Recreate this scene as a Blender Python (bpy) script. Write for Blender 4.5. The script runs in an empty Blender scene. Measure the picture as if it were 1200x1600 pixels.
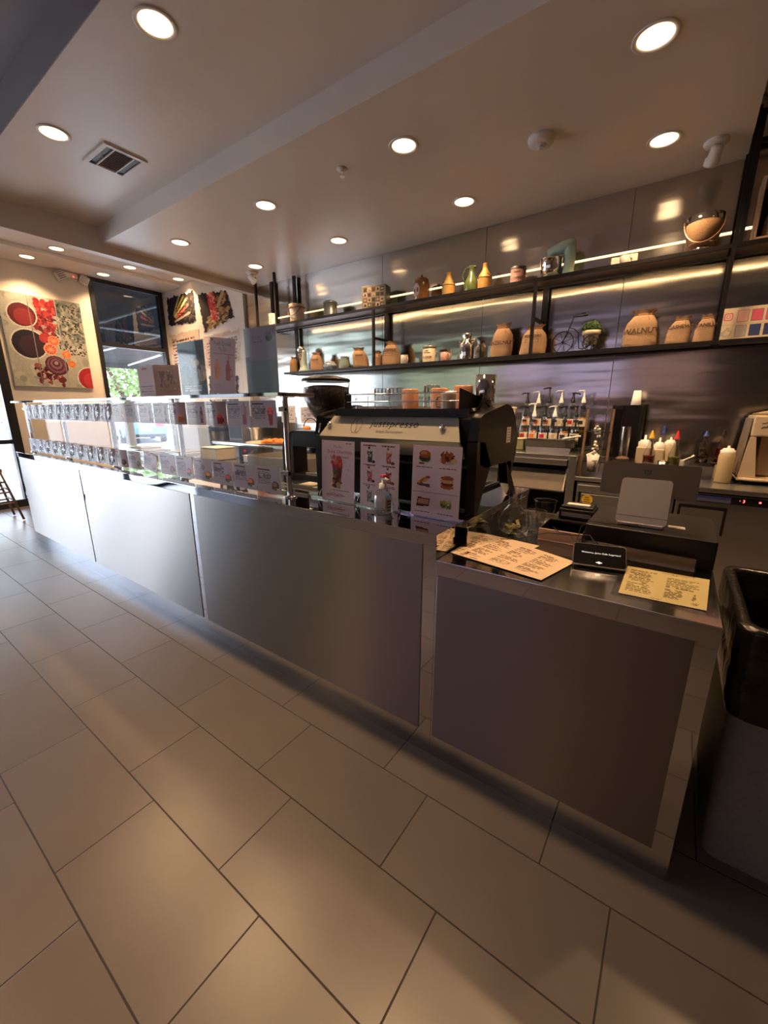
import bpy, bmesh, math, random
import numpy as np
from mathutils import Vector, Matrix, Euler
PI = math.pi
random.seed(7)
scn = bpy.context.scene
COL = scn.collection

# ---------------------------------------------------------------- camera
cam_d = bpy.data.cameras.new('camera'); cam = bpy.data.objects.new('camera', cam_d); COL.objects.link(cam)
cam.location = (-0.162, -1.270, 1.418)
cam.rotation_euler = (PI/2 - 0.249, 0, 0.62)
cam_d.sensor_fit = 'VERTICAL'; cam_d.sensor_height = 24.0; cam_d.lens = 635.06/1600*24.0
cam_d.clip_start = 0.02; cam_d.clip_end = 200
scn.camera = cam
# ---------------------------------------------------------------- exposure, world, sun
scn.view_settings.view_transform = 'Standard'
scn.view_settings.look = 'None'
scn.view_settings.gamma = 1.0
scn.view_settings.use_curve_mapping = False
scn.view_settings.exposure = 1.35
scn.cycles.max_bounces = 8
scn.cycles.diffuse_bounces = 4
scn.cycles.glossy_bounces = 5
scn.cycles.transparent_max_bounces = 24
scn.cycles.sample_clamp_indirect = 6.0
scn.cycles.use_denoising = True
scn.cycles.caustics_reflective = False
scn.cycles.caustics_refractive = False
SKY = 4.2
LAMP_W = 54.0
GLOW = 2.4
WARM = (1.0, 0.62, 0.32)
w = bpy.data.worlds.new('daylight'); scn.world = w; w.use_nodes = True
nt = w.node_tree; nt.nodes.clear()
o_ = nt.nodes.new('ShaderNodeOutputWorld'); b_ = nt.nodes.new('ShaderNodeBackground')
tc = nt.nodes.new('ShaderNodeTexCoord'); sp = nt.nodes.new('ShaderNodeSeparateXYZ'); cr = nt.nodes.new('ShaderNodeValToRGB')
nt.links.new(tc.outputs['Generated'], sp.inputs[0]); nt.links.new(sp.outputs['Z'], cr.inputs[0])
cr.color_ramp.elements[0].position = 0.0; cr.color_ramp.elements[0].color = (0.95, 0.97, 1.0, 1)
cr.color_ramp.elements[1].position = 0.45; cr.color_ramp.elements[1].color = (0.58, 0.66, 1.0, 1)
e_ = cr.color_ramp.elements.new(0.18); e_.color = (0.80, 0.88, 1.0, 1)
nt.links.new(cr.outputs[0], b_.inputs[0]); b_.inputs[1].default_value = SKY
nt.links.new(b_.outputs[0], o_.inputs[0])
sd = bpy.data.lights.new('sun', 'SUN'); sd.energy = 8.0; sd.angle = 0.02; sd.color = (1.0, 0.95, 0.88)
so = bpy.data.objects.new('sun', sd); COL.objects.link(so); so.rotation_euler = (math.radians(-28), math.radians(-18), 0)

# ---------------------------------------------------------------- materials
MATS = {}
def _n(nt, t, **k):
    n = nt.nodes.new(t)
    for a, v in k.items(): setattr(n, a, v)
    return n
def _m(nt, op, a, b=None, c=None):
    n = nt.nodes.new('ShaderNodeMath'); n.operation = op
    for i, v in enumerate((a, b, c)):
        if v is None: continue
        if isinstance(v, (int, float)): n.inputs[i].default_value = v
        else: nt.links.new(v, n.inputs[i])
    return n.outputs[0]
def srgb(h):
    if isinstance(h, str):
        h = h.lstrip('#'); c = [int(h[i:i+2], 16)/255 for i in (0, 2, 4)]
    else: c = list(h)
    return tuple(x/12.92 if x <= 0.04045 else ((x+0.055)/1.055)**2.4 for x in c)
def mat(name, col, rough=0.5, metal=0.0, var=0.06, scale=18.0, bump=0.0, emit=0.0, coat=0.0, stretch=None, trans=0.0, spec=0.5, aniso=0.0):
    """plain surface with a little procedural variation of colour and roughness"""
    if name in MATS: return MATS[name]
    m = bpy.data.materials.new(name); m.use_nodes = True; nt = m.node_tree
    p = nt.nodes['Principled BSDF']; c = srgb(col) if isinstance(col, str) else col
    p.inputs['Roughness'].default_value = rough; p.inputs['Metallic'].default_value = metal
    p.inputs['Specular IOR Level'].default_value = spec
    if coat: p.inputs['Coat Weight'].default_value = coat; p.inputs['Coat Roughness'].default_value = 0.08
    if trans: p.inputs['Transmission Weight'].default_value = trans
    tcn = _n(nt, 'ShaderNodeTexCoord'); mp = _n(nt, 'ShaderNodeMapping')
    nt.links.new(tcn.outputs['Object'], mp.inputs[0])
    if stretch: mp.inputs['Scale'].default_value = stretch
    nz = _n(nt, 'ShaderNodeTexNoise'); nz.inputs['Scale'].default_value = scale; nz.inputs['Detail'].default_value = 4
    nt.links.new(mp.outputs[0], nz.inputs['Vector'])
    r = _n(nt, 'ShaderNodeValToRGB')
    r.color_ramp.elements[0].position = 0.3; r.color_ramp.elements[1].position = 0.7
    r.color_ramp.elements[0].color = tuple(max(0, x*(1-var)) for x in c) + (1,)
    r.color_ramp.elements[1].color = tuple(min(1, x*(1+var)) for x in c) + (1,)
    nt.links.new(nz.outputs[0], r.inputs[0]); nt.links.new(r.outputs[0], p.inputs['Base Color'])
    if emit:
        nt.links.new(r.outputs[0], p.inputs['Emission Color']); p.inputs['Emission Strength'].default_value = emit
    if bump:
        bp = _n(nt, 'ShaderNodeBump'); bp.inputs['Strength'].default_value = bump; bp.inputs['Distance'].default_value = 0.01
        nt.links.new(nz.outputs[0], bp.inputs['Height']); nt.links.new(bp.outputs[0], p.inputs['Normal'])
    if aniso:
        p.inputs['Anisotropic'].default_value = aniso
        tg = _n(nt, 'ShaderNodeTangent'); tg.direction_type = 'RADIAL'; tg.axis = 'Z'; nt.links.new(tg.outputs[0], p.inputs['Tangent'])
    MATS[name] = m; return m
def glassmat(name, tint=(1, 1, 1), refl=0.12, rough=0.02, edge=0.55):
    m = bpy.data.materials.new(name); m.use_nodes = True; nt = m.node_tree; nt.nodes.clear()
    out = _n(nt, 'ShaderNodeOutputMaterial'); mx = _n(nt, 'ShaderNodeMixShader'); t = _n(nt, 'ShaderNodeBsdfTransparent')
    g = _n(nt, 'ShaderNodeBsdfGlossy'); g.inputs['Roughness'].default_value = rough
    lw = _n(nt, 'ShaderNodeLayerWeight'); lw.inputs[0].default_value = 0.5
    f = _m(nt, 'MULTIPLY_ADD', _m(nt, 'POWER', lw.outputs['Facing'], 3.0), edge, refl)
    t.inputs[0].default_value = tuple(tint) + (1,)
    nt.links.new(f, mx.inputs[0]); nt.links.new(t.outputs[0], mx.inputs[1]); nt.links.new(g.outputs[0], mx.inputs[2])
    nt.links.new(mx.outputs[0], out.inputs[0]); MATS[name] = m; return m
def printmat(name, rough=0.35):
    m = bpy.data.materials.new(name); m.use_nodes = True; nt = m.node_tree; p = nt.nodes['Principled BSDF']
    a = _n(nt, 'ShaderNodeAttribute'); a.attribute_name = 'ink'; nt.links.new(a.outputs['Color'], p.inputs['Base Color'])
    p.inputs['Roughness'].default_value = rough; p.inputs['Specular IOR Level'].default_value = 0.2; MATS[name] = m; return m
def brushed(name, col=0.55, rough=0.3, aniso=0.8, rot=0.0, wave=0.0, wscale=(1, 1, 1), grain=0.05, tint=(1, 1, 1), gdir=(1.5, 1.5, 260)):
    m = bpy.data.materials.new(name); m.use_nodes = True; nt = m.node_tree; p = nt.nodes['Principled BSDF']
    p.inputs['Metallic'].default_value = 1.0; p.inputs['Roughness'].default_value = rough
    p.inputs['Anisotropic'].default_value = aniso; p.inputs['Anisotropic Rotation'].default_value = rot
    tg = _n(nt, 'ShaderNodeTangent'); tg.direction_type = 'RADIAL'; tg.axis = 'Z'; nt.links.new(tg.outputs[0], p.inputs['Tangent'])
    tcn = _n(nt, 'ShaderNodeTexCoord'); mp = _n(nt, 'ShaderNodeMapping'); mp.inputs['Scale'].default_value = gdir
    nt.links.new(tcn.outputs['Object'], mp.inputs[0])
    nz = _n(nt, 'ShaderNodeTexNoise'); nz.inputs['Scale'].default_value = 1.0; nz.inputs['Detail'].default_value = 3
    nt.links.new(mp.outputs[0], nz.inputs['Vector'])
    r = _n(nt, 'ShaderNodeValToRGB'); c = [col*x for x in tint]
    r.color_ramp.elements[0].color = tuple(x*(1-grain) for x in c) + (1,); r.color_ramp.elements[1].color = tuple(min(1, x*(1+grain)) for x in c) + (1,)
    nt.links.new(nz.outputs[0], r.inputs[0]); nt.links.new(r.outputs[0], p.inputs['Base Color'])
    if wave:
        mp2 = _n(nt, 'ShaderNodeMapping'); mp2.inputs['Scale'].default_value = wscale
        nt.links.new(tcn.outputs['Object'], mp2.inputs[0])
        n2 = _n(nt, 'ShaderNodeTexNoise'); n2.inputs['Scale'].default_value = 1.0; n2.inputs['Detail'].default_value = 1.5
        nt.links.new(mp2.outputs[0], n2.inputs['Vector'])
        bp = _n(nt, 'ShaderNodeBump'); bp.inputs['Strength'].default_value = 1.0; bp.inputs['Distance'].default_value = wave
        nt.links.new(n2.outputs[0], bp.inputs['Height']); nt.links.new(bp.outputs[0], p.inputs['Normal'])
    MATS[name] = m; return m
def lampmat(name, col, s):
    m = bpy.data.materials.new(name); m.use_nodes = True; nt = m.node_tree; nt.nodes.clear()
    out = _n(nt, 'ShaderNodeOutputMaterial'); e = _n(nt, 'ShaderNodeEmission'); e.inputs[0].default_value = tuple(col) + (1,); e.inputs[1].default_value = s
    nt.links.new(e.outputs[0], out.inputs[0]); MATS[name] = m; return m

glassmat('window_glass', (0.93, 0.96, 0.97), 0.05, 0.0, 0.5)
glassmat('violet_glass', (0.29, 0.255, 0.30), 0.05, 0.0, 0.4)  # these three tint the added front panes to colour steel reflections
glassmat('dim_violet_glass', (0.21, 0.155, 0.14), 0.05, 0.0, 0.4)
glassmat('green_tint_glass', (0.26, 0.28, 0.23), 0.05, 0.0, 0.4)
glassmat('tinted_glass', (0.30, 0.33, 0.36), 0.10, 0.0, 0.5)
glassmat('guard_glass', (0.97, 0.99, 0.99), 0.025, 0.0, 0.08)
glassmat('clear_plastic', (0.96, 0.96, 0.96), 0.02, 0.05, 0.15)
glassmat('clear_glass', (0.90, 0.91, 0.90), 0.11, 0.03, 1.3)
glassmat('cup_plastic', (0.88, 0.88, 0.86), 0.12, 0.06, 1.0)
glassmat('half_tint_glass', (0.42, 0.46, 0.44), 0.05, 0.0, 0.4)
glassmat('smoked_plastic', (0.75, 0.72, 0.66), 0.07, 0.04, 0.6)
def wavy_plastic():
    m = glassmat('wavy_plastic', (0.9, 0.92, 0.95), 0.12, 0.08, 0.30); nt = m.node_tree
    g = [n for n in nt.nodes if n.type == 'BSDF_GLOSSY'][0]
    tcn = _n(nt, 'ShaderNodeTexCoord'); nz = _n(nt, 'ShaderNodeTexNoise'); nz.inputs['Scale'].default_value = 14; nz.inputs['Detail'].default_value = 2; nz.inputs['Distortion'].default_value = 1.5
    bp = _n(nt, 'ShaderNodeBump'); bp.inputs['Distance'].default_value = 0.05; bp.inputs['Strength'].default_value = 1.0
    nt.links.new(tcn.outputs['Object'], nz.inputs['Vector']); nt.links.new(nz.outputs[0], bp.inputs['Height']); nt.links.new(bp.outputs[0], g.inputs['Normal'])
wavy_plastic()
printmat('print', 0.6); printmat('print_matte', 0.7)
brushed('brushed_steel', 0.31, 0.34, 1.0, 0.25, wave=0.003, wscale=(1.2, 1, 1.6), tint=(1.08, 0.98, 0.91))
brushed('wall_steel', 0.55, 0.16, 0.35, 0.25, wave=0.0085, wscale=(0.9, 1, 7.0), grain=0.04, tint=(1.0, 0.96, 0.90))
brushed('polished_steel', 0.62, 0.035, 0.0, 0.0, wave=0.002, wscale=(3, 3, 3), grain=0.02)
brushed('worktop_steel', 0.55, 0.13, 0.0, 0.0, wave=0.001, wscale=(4, 4, 4), grain=0.05)
brushed('appliance_steel', 0.50, 0.27, 0.6, 0.25, grain=0.05)
mat('chrome', (0.8, 0.78, 0.75), 0.08, 1.0, 0.02)
mat('black_steel', (0.010, 0.009, 0.009), 0.42, 0.0, 0.2, spec=0.3)
mat('paint_ceiling', (0.80, 0.74, 0.66), 0.36, 0, 0.025, 2.0, coat=0.0, spec=0.6)
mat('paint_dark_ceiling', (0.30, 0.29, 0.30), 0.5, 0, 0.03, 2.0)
mat('paint_wall', (0.74, 0.67, 0.58), 0.55, 0, 0.02, 3.0)
mat('paint_wall_brown', (0.30, 0.22, 0.16), 0.6, 0, 0.05, 3.0)
mat('black_frame', (0.02, 0.02, 0.022), 0.35, 0.3, 0.1)
mat('black_plastic', (0.009, 0.008, 0.008), 0.38, 0, 0.2, spec=0.3)
mat('machine_black', (0.008, 0.007, 0.007), 0.30, 0, 0.2, 60, spec=0.3)
mat('machine_sheet', (0.52, 0.48, 0.38), 0.35, 0.1, 0.02)
mat('dark_steel', (0.16, 0.135, 0.115), 0.42, 0.5, 0.05)
mat('dark_ink', (0.012, 0.010, 0.010), 0.5)
mat('machine_grey', (0.20, 0.20, 0.18), 0.35, 0.3, 0.03)
mat('white_plastic', (0.78, 0.77, 0.74), 0.35, 0, 0.02)
mat('white_trim', (0.80, 0.76, 0.70), 0.4, 0, 0.02)
mat('grey_plastic', (0.20, 0.20, 0.20), 0.5, 0, 0.08, 40)
mat('bin_grey', (0.36, 0.365, 0.33), 0.55, 0, 0.10, 60, bump=0.1)
mat('bag_black', (0.008, 0.007, 0.007), 0.22, 0, 0.1, 16, bump=0.9)
mat('screen_black', (0.006, 0.006, 0.007), 0.10, 0, 0.1)
mat('burlap', (0.42, 0.27, 0.155), 0.9, 0, 0.28, 260, bump=0.6)
mat('burlap_dark', (0.33, 0.19, 0.09), 0.9, 0, 0.28, 260, bump=0.6)
mat('ink', (0.02, 0.016, 0.014), 0.6)
mat('grey_ink', (0.16, 0.14, 0.14), 0.6)
mat('brown_ink', (0.10, 0.05, 0.03), 0.6)
mat('red_ink', (0.45, 0.04, 0.05), 0.6)
mat('white_ink', (0.85, 0.85, 0.85), 0.6, emit=0.25)
mat('paper', (0.80, 0.72, 0.62), 0.6, 0, 0.02)
mat('cream_plastic', (0.70, 0.60, 0.42), 0.35, 0, 0.04)
mat('sauce_yellow', (0.62, 0.48, 0.26), 0.4, 0, 0.05)
mat('mint', (0.46, 0.62, 0.48), 0.25, 0, 0.05, coat=0.4)
mat('green_glaze', (0.07, 0.10, 0.03), 0.25, 0, 0.3, 20, coat=0.5)
mat('sage', (0.22, 0.30, 0.20), 0.35, 0, 0.12, 60)
mat('ochre', (0.42, 0.25, 0.06), 0.45, 0, 0.12, 30)
mat('amber_glass', (0.30, 0.13, 0.045), 0.2, 0, 0.15, 30, coat=0.4)
mat('pale_grey_metal', (0.45, 0.45, 0.43), 0.4, 0.2, 0.04)
mat('zinc', (0.22, 0.24, 0.24), 0.4, 0.7, 0.15, 30)
mat('pink_tin', (0.42, 0.22, 0.20), 0.5, 0, 0.15, 60)
mat('cream_tin', (0.60, 0.52, 0.36), 0.45, 0, 0.06, 30)
mat('enamel_white', (0.60, 0.54, 0.46), 0.4, 0, 0.08, 20)
mat('cork', (0.30, 0.18, 0.09), 0.85, 0, 0.35, 220)
mat('leaf', (0.035, 0.085, 0.018), 0.7, 0, 0.5, 60)
mat('tree_leaf', (0.20, 0.30, 0.10), 0.7, 0, 0.5, 3)
mat('bark', (0.12, 0.08, 0.05), 0.9)
mat('coffee_bean', (0.018, 0.009, 0.005), 0.45, 0, 0.4, 90, bump=1.0)
mat('orange_food', (0.85, 0.22, 0.03), 0.6, 0, 0.2, 40)
mat('red_plastic', (0.55, 0.03, 0.04), 0.35)
mat('green_plastic', (0.02, 0.18, 0.05), 0.35)
mat('orange_plastic', (0.75, 0.18, 0.02), 0.35)
mat('yellow_plastic', (0.80, 0.50, 0.03), 0.35)
mat('blue_plastic', (0.03, 0.07, 0.30), 0.35)
mat('red_syrup', (0.16, 0.006, 0.004), 0.15, coat=0.5)
mat('green_syrup', (0.12, 0.13, 0.008), 0.15, coat=0.5)
mat('dark_syrup', (0.015, 0.006, 0.005), 0.15, coat=0.5)
mat('amber_syrup', (0.40, 0.16, 0.03), 0.15, coat=0.5)
mat('wood_light', (0.62, 0.42, 0.27), 0.5, 0, 0.12, 6, stretch=(2, 20, 20))
mat('wood_rack', (0.20, 0.12, 0.065), 0.55, 0, 0.25, 8, stretch=(20, 20, 2))
mat('wood_dark', (0.10, 0.06, 0.04), 0.5, 0, 0.25, 8, stretch=(20, 20, 2))
mat('money', (0.42, 0.38, 0.16), 0.8, 0, 0.2, 60)
mat('creamer', (0.85, 0.80, 0.70), 0.5)
mat('purple_foam', (0.10, 0.09, 0.14), 0.6)
mat('concrete', (0.62, 0.58, 0.53), 0.85, 0, 0.1, 2)
mat('asphalt', (0.30, 0.30, 0.30), 0.9, 0, 0.15, 3)
mat('car_white', (0.80, 0.81, 0.82), 0.2, 0, 0.01, coat=0.6)
mat('car_blue', (0.10, 0.22, 0.45), 0.2, 0, 0.01, coat=0.6)
mat('car_glass', (0.02, 0.03, 0.04), 0.05)
mat('rubber', (0.015, 0.015, 0.015), 0.8)
mat('awning', (0.030, 0.032, 0.035), 0.8)
mat('awning_white', (0.65, 0.65, 0.65), 0.5)
mat('led_red_off', (0.30, 0.01, 0.01), 0.4)
lampmat('diffuser_glow', (1.0, 0.66, 0.36), GLOW)
lampmat('led_warm', (1.0, 0.62, 0.28), 9.0)
lampmat('led_reflection', (1.0, 0.60, 0.26), 1.5)  # glow painted in for the warm reflection on the steel wall
lampmat('led_red', (1.0, 0.05, 0.05), 4.0)
lampmat('screen_glow', (0.05, 0.05, 0.06), 0.3)

def tile_material():
    m = bpy.data.materials.new('floor_tile'); m.use_nodes = True; nt = m.node_tree; p = nt.nodes['Principled BSDF']
    g = _n(nt, 'ShaderNodeNewGeometry'); s = _n(nt, 'ShaderNodeSeparateXYZ'); nt.links.new(g.outputs['Position'], s.inputs[0])
    W, L = 0.305, 0.6143
    v = _m(nt, 'DIVIDE', _m(nt, 'SUBTRACT', -0.177, s.outputs['Y']), W)
    n = _m(nt, 'FLOOR', v); fv = _m(nt, 'FRACT', v)
    # n = 0 is the row whose far side is the joint at y = -0.177; its own joints sit one third further along
    n1 = _m(nt, 'ADD', n, 1.0)
    u = _m(nt, 'DIVIDE', _m(nt, 'SUBTRACT', _m(nt, 'SUBTRACT', s.outputs['X'], -4.0156), _m(nt, 'MULTIPLY', n1, 0.2033)), L)
    fu = _m(nt, 'FRACT', u); iu = _m(nt, 'FLOOR', u)
    du = _m(nt, 'MULTIPLY', _m(nt, 'MINIMUM', fu, _m(nt, 'SUBTRACT', 1.0, fu)), L)
    dv = _m(nt, 'MULTIPLY', _m(nt, 'MINIMUM', fv, _m(nt, 'SUBTRACT', 1.0, fv)), W)
    d = _m(nt, 'MINIMUM', du, dv)
    mask = _n(nt, 'ShaderNodeMapRange'); mask.interpolation_type = 'SMOOTHSTEP'
    mask.inputs['From Min'].default_value = 0.0014; mask.inputs['From Max'].default_value = 0.0030
    nt.links.new(d, mask.inputs['Value'])
    cv = _n(nt, 'ShaderNodeCombineXYZ'); nt.links.new(iu, cv.inputs[0]); nt.links.new(n, cv.inputs[1])
    wn = _n(nt, 'ShaderNodeTexWhiteNoise'); nt.links.new(cv.outputs[0], wn.inputs['Vector'])
    nz = _n(nt, 'ShaderNodeTexNoise'); nz.inputs['Scale'].default_value = 3.0; nz.inputs['Detail'].default_value = 6; nz.inputs['Roughness'].default_value = 0.65
    nt.links.new(g.outputs['Position'], nz.inputs['Vector'])
    k = _m(nt, 'ADD', _m(nt, 'MULTIPLY', wn.outputs['Value'], 0.35), _m(nt, 'MULTIPLY', nz.outputs[0], 0.8))
    r = _n(nt, 'ShaderNodeValToRGB'); r.color_ramp.elements[0].position = 0.05; r.color_ramp.elements[1].position = 1.0
    r.color_ramp.elements[0].color = (0.115, 0.098, 0.085, 1); r.color_ramp.elements[1].color = (0.182, 0.156, 0.136, 1)
    nt.links.new(k, r.inputs[0])
    mix = _n(nt, 'ShaderNodeMix'); mix.data_type = 'RGBA'
    nt.links.new(mask.outputs[0], mix.inputs['Factor']); mix.inputs[6].default_value = (0.028, 0.022, 0.019, 1); nt.links.new(r.outputs[0], mix.inputs[7])
    nt.links.new(mix.outputs[2], p.inputs['Base Color'])
    rr = _m(nt, 'ADD', _m(nt, 'MULTIPLY', nz.outputs[0], 0.06), _m(nt, 'SUBTRACT', 0.715, _m(nt, 'MULTIPLY', mask.outputs[0], 0.43)))
    nt.links.new(rr, p.inputs['Roughness']); p.inputs['Specular IOR Level'].default_value = 0.6
    bp = _n(nt, 'ShaderNodeBump'); bp.inputs['Distance'].default_value = 0.002; bp.inputs['Strength'].default_value = 0.6
    nt.links.new(_m(nt, 'ADD', mask.outputs[0], _m(nt, 'MULTIPLY', nz.outputs[0], 0.02)), bp.inputs['Height']); nt.links.new(bp.outputs[0], p.inputs['Normal'])
    MATS['floor_tile'] = m
tile_material()

# ---------------------------------------------------------------- mesh building
class MB:
    def __init__(s): s.v = []; s.f = []; s.m = []; s.sm = []; s.T = [Matrix.Identity(4)]; s.col = {}
    def push(s, M): s.T.append(s.T[-1] @ M); return s
    def pop(s): s.T.pop(); return s
    def add(s, vs, fs, m, smooth=False):
        b = len(s.v); T = s.T[-1]
        s.v += [tuple(T @ Vector(x)) for x in vs]
        for f in fs: s.f.append(tuple(i+b for i in f)); s.m.append(m); s.sm.append(smooth)
        return s
    def box(s, x0, x1, y0, y1, z0, z1, m):
        if x0 > x1: x0, x1 = x1, x0
        if y0 > y1: y0, y1 = y1, y0
        if z0 > z1: z0, z1 = z1, z0
        v = [(x, y, z) for z in (z0, z1) for y in (y0, y1) for x in (x0, x1)]
        return s.add(v, [(0, 2, 3, 1), (4, 5, 7, 6), (0, 1, 5, 4), (2, 6, 7, 3), (0, 4, 6, 2), (1, 3, 7, 5)], m)
    def quad(s, a, b, c, d, m): return s.add([a, b, c, d], [(0, 1, 2, 3)], m)
    def lathe(s, c, prof, m, seg=28, sx=1.0, sy=1.0, cap=True, smooth=True):
        vs = []; fs = []; n = len(prof)
        for (r, z) in prof:
            for k in range(seg):
                a = 2*PI*k/seg; vs.append((c[0]+r*sx*math.cos(a), c[1]+r*sy*math.sin(a), c[2]+z))
        for i in range(n-1):
            for k in range(seg):
                k2 = (k+1) % seg; fs.append((i*seg+k, i*seg+k2, (i+1)*seg+k2, (i+1)*seg+k))
        s.add(vs, fs, m, smooth)
        if cap:
            for i, fl in ((0, True), (n-1, False)):
                if prof[i][0] > 1e-5:
                    r, z = prof[i]
                    ring = [(c[0]+r*sx*math.cos(2*PI*k/seg), c[1]+r*sy*math.sin(2*PI*k/seg), c[2]+z) for k in range(seg)]
                    s.add(ring, [tuple(range(seg))[::-1] if fl else tuple(range(seg))], m)
        return s
    def cyl(s, p0, p1, r0, m, r1=None, seg=20, cap=True, smooth=True):
        r1 = r0 if r1 is None else r1
        p0 = Vector(p0); p1 = Vector(p1); d = p1-p0
        q = d.to_track_quat('Z', 'Y').to_matrix().to_4x4()
        s.push(Matrix.Translation(p0) @ q); s.lathe((0, 0, 0), [(r0, 0), (r1, d.length)], m, seg, cap=cap, smooth=smooth); s.pop(); return s
    def tube(s, pts, r, m, seg=8, closed=False):
        pts = [Vector(p) for p in pts]; n = len(pts); vs = []; fs = []
        up = Vector((0, 0, 1)); prev = None
        for i, p in enumerate(pts):
            if closed: t = pts[(i+1) % n]-pts[i-1]
            else: t = pts[min(i+1, n-1)]-pts[max(i-1, 0)]
            t.normalize()
            if prev is None:
                a = t.orthogonal().normalized()
            else:
                a = (prev - t*prev.dot(t))
                a = a.normalized() if a.length > 1e-6 else t.orthogonal().normalized()
            prev = a; b = t.cross(a)
            for k in range(seg):
                q = 2*PI*k/seg; vs.append(tuple(p+a*(r*math.cos(q))+b*(r*math.sin(q))))
        for i in range(n if closed else n-1):
            j = (i+1) % n
            for k in range(seg):
                k2 = (k+1) % seg; fs.append((i*seg+k, i*seg+k2, j*seg+k2, j*seg+k))
        if not closed: fs += [tuple(range(seg))[::-1], tuple((n-1)*seg+k for k in range(seg))]
        return s.add(vs, fs, m, True)
    def ell(s, c, r, m, seg=20, rings=12):
        prof = [(math.sin(PI*i/rings), -math.cos(PI*i/rings)) for i in range(rings+1)]
        vs = []; fs = []
        for (q, z) in prof:
            for k in range(seg): a = 2*PI*k/seg; vs.append((c[0]+r[0]*q*math.cos(a), c[1]+r[1]*q*math.sin(a), c[2]+r[2]*z))
        for i in range(rings):
            for k in range(seg): k2 = (k+1) % seg; fs.append((i*seg+k, i*seg+k2, (i+1)*seg+k2, (i+1)*seg+k))
        return s.add(vs, fs, m, True)
    def prism(s, poly, a0, a1, m, axis='X', smooth=False, mside=None):
        """poly in the plane across axis: X -> (y,z), Y -> (x,z), Z -> (x,y)"""
        n = len(poly)
        def P(p, a): return (a, p[0], p[1]) if axis == 'X' else ((p[0], a, p[1]) if axis == 'Y' else (p[0], p[1], a))
        vs = [P(p, a0) for p in poly]+[P(p, a1) for p in poly]
        s.add(vs, [(i, (i+1) % n, n+(i+1) % n, n+i) for i in range(n)], mside or m, smooth)
        s.add(vs, [tuple(range(n))[::-1], tuple(range(n, 2*n))], m)
        return s
    def text(s, body, size, place, m, align='CENTER', shear=0.0, bold=0.0, space=1.0):
        cu = bpy.data.curves.new('t', 'FONT'); cu.body = body; cu.size = size; cu.align_x = align; cu.align_y = 'CENTER'
        cu.shear = shear; cu.offset = bold; cu.space_character = space; cu.resolution_u = 2; cu.fill_mode = 'FRONT'
        ob = bpy.data.objects.new('t', cu); me = bpy.data.meshes.new_from_object(ob)
        vs = [place(v.co.x, v.co.y) for v in me.vertices]; fs = [tuple(p.vertices) for p in me.polygons]
        s.add(vs, fs, m); bpy.data.objects.remove(ob); bpy.data.curves.remove(cu); bpy.data.meshes.remove(me); return s
    def sheet(s, w, h, img, y=0.0, m='print', thick=0.0015, place=None):
        """a printed sheet standing in the XZ plane, front towards -Y, origin bottom centre; img rows run from the bottom"""
        ny, nx = img.shape[:2]; b0 = len(s.f); vs = []; fs = []
        P = place or (lambda x, z, d: (x, y+d, z))
        for j in range(ny+1):
            for i in range(nx+1): vs.append(P(-w/2+w*i/nx, h*j/ny, 0.0))
        for j in range(ny):
            for i in range(nx):
                a = j*(nx+1)+i; fs.append((a, a+1, a+nx+2, a+nx+1))
        s.add(vs, fs, m, False)
        for k in range(ny*nx): s.col[b0+k] = tuple(img[k//nx, k % nx])
        c = [P(-w/2, 0, 0), P(w/2, 0, 0), P(w/2, h, 0), P(-w/2, h, 0)]; d = [P(-w/2, 0, thick), P(w/2, 0, thick), P(w/2, h, thick), P(-w/2, h, thick)]
        b1 = len(s.f)
        s.add(c+d, [(4, 7, 6, 5), (0, 4, 5, 1), (1, 5, 6, 2), (2, 6, 7, 3), (3, 7, 4, 0)], m)
        for k in range(b1, len(s.f)): s.col[k] = (0.8, 0.78, 0.76)
        return s
    def build(s, name, parent=None, loc=None, rot=None, bevel=0.0):
        me = bpy.data.meshes.new(name); me.from_pydata(s.v, [], s.f)
        names = []
        for x in s.m:
            if x not in names: names.append(x)
        for x in names: me.materials.append(MATS[x])
        ix = {x: i for i, x in enumerate(names)}
        me.polygons.foreach_set('material_index', [ix[x] for x in s.m]); me.polygons.foreach_set('use_smooth', s.sm)
        if s.col:
            at = me.color_attributes.new('ink', 'FLOAT_COLOR', 'CORNER'); buf = np.ones((len(me.loops), 4), np.float32)
            for fi, p in enumerate(me.polygons):
                c = s.col.get(fi)
                if c is not None: buf[p.loop_start:p.loop_start+p.loop_total, :3] = c
            at.data.foreach_set('color', buf.ravel())
        me.update()
        o = bpy.data.objects.new(name, me); COL.objects.link(o)
        if parent: o.parent = parent
        if loc: o.location = loc
        if rot: o.rotation_euler = rot
        if bevel:
            b = o.modifiers.new('bevel', 'BEVEL'); b.width = bevel; b.segments = 2; b.limit_method = 'ANGLE'; b.angle_limit = math.radians(40)
        return o
def tag(o, label, cat, group=None, kind=None):
    o['label'] = label; o['category'] = cat
    if group: o['group'] = group
    if kind: o['kind'] = kind
    return o
def thing(name, label, cat, loc=(0, 0, 0), rz=0.0, group=None, rot=None):
    o = bpy.data.objects.new(name, None); COL.objects.link(o); o.empty_display_size = 0.05
    o.location = loc; o.rotation_euler = rot or (0, 0, rz); tag(o, label, cat, group); return o
def struct(o): o['kind'] = 'structure'; return o
def copy_tree(o, parent=None):
    c = o.copy(); COL.objects.link(c)
    if parent: c.parent = parent
    for ch in list(o.children): copy_tree(ch, c)
    return c
def RZ(a): return Matrix.Rotation(a, 4, 'Z')
def RX(a): return Matrix.Rotation(a, 4, 'X')
def RY(a): return Matrix.Rotation(a, 4, 'Y')
def TR(x, y, z): return Matrix.Translation((x, y, z))

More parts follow.
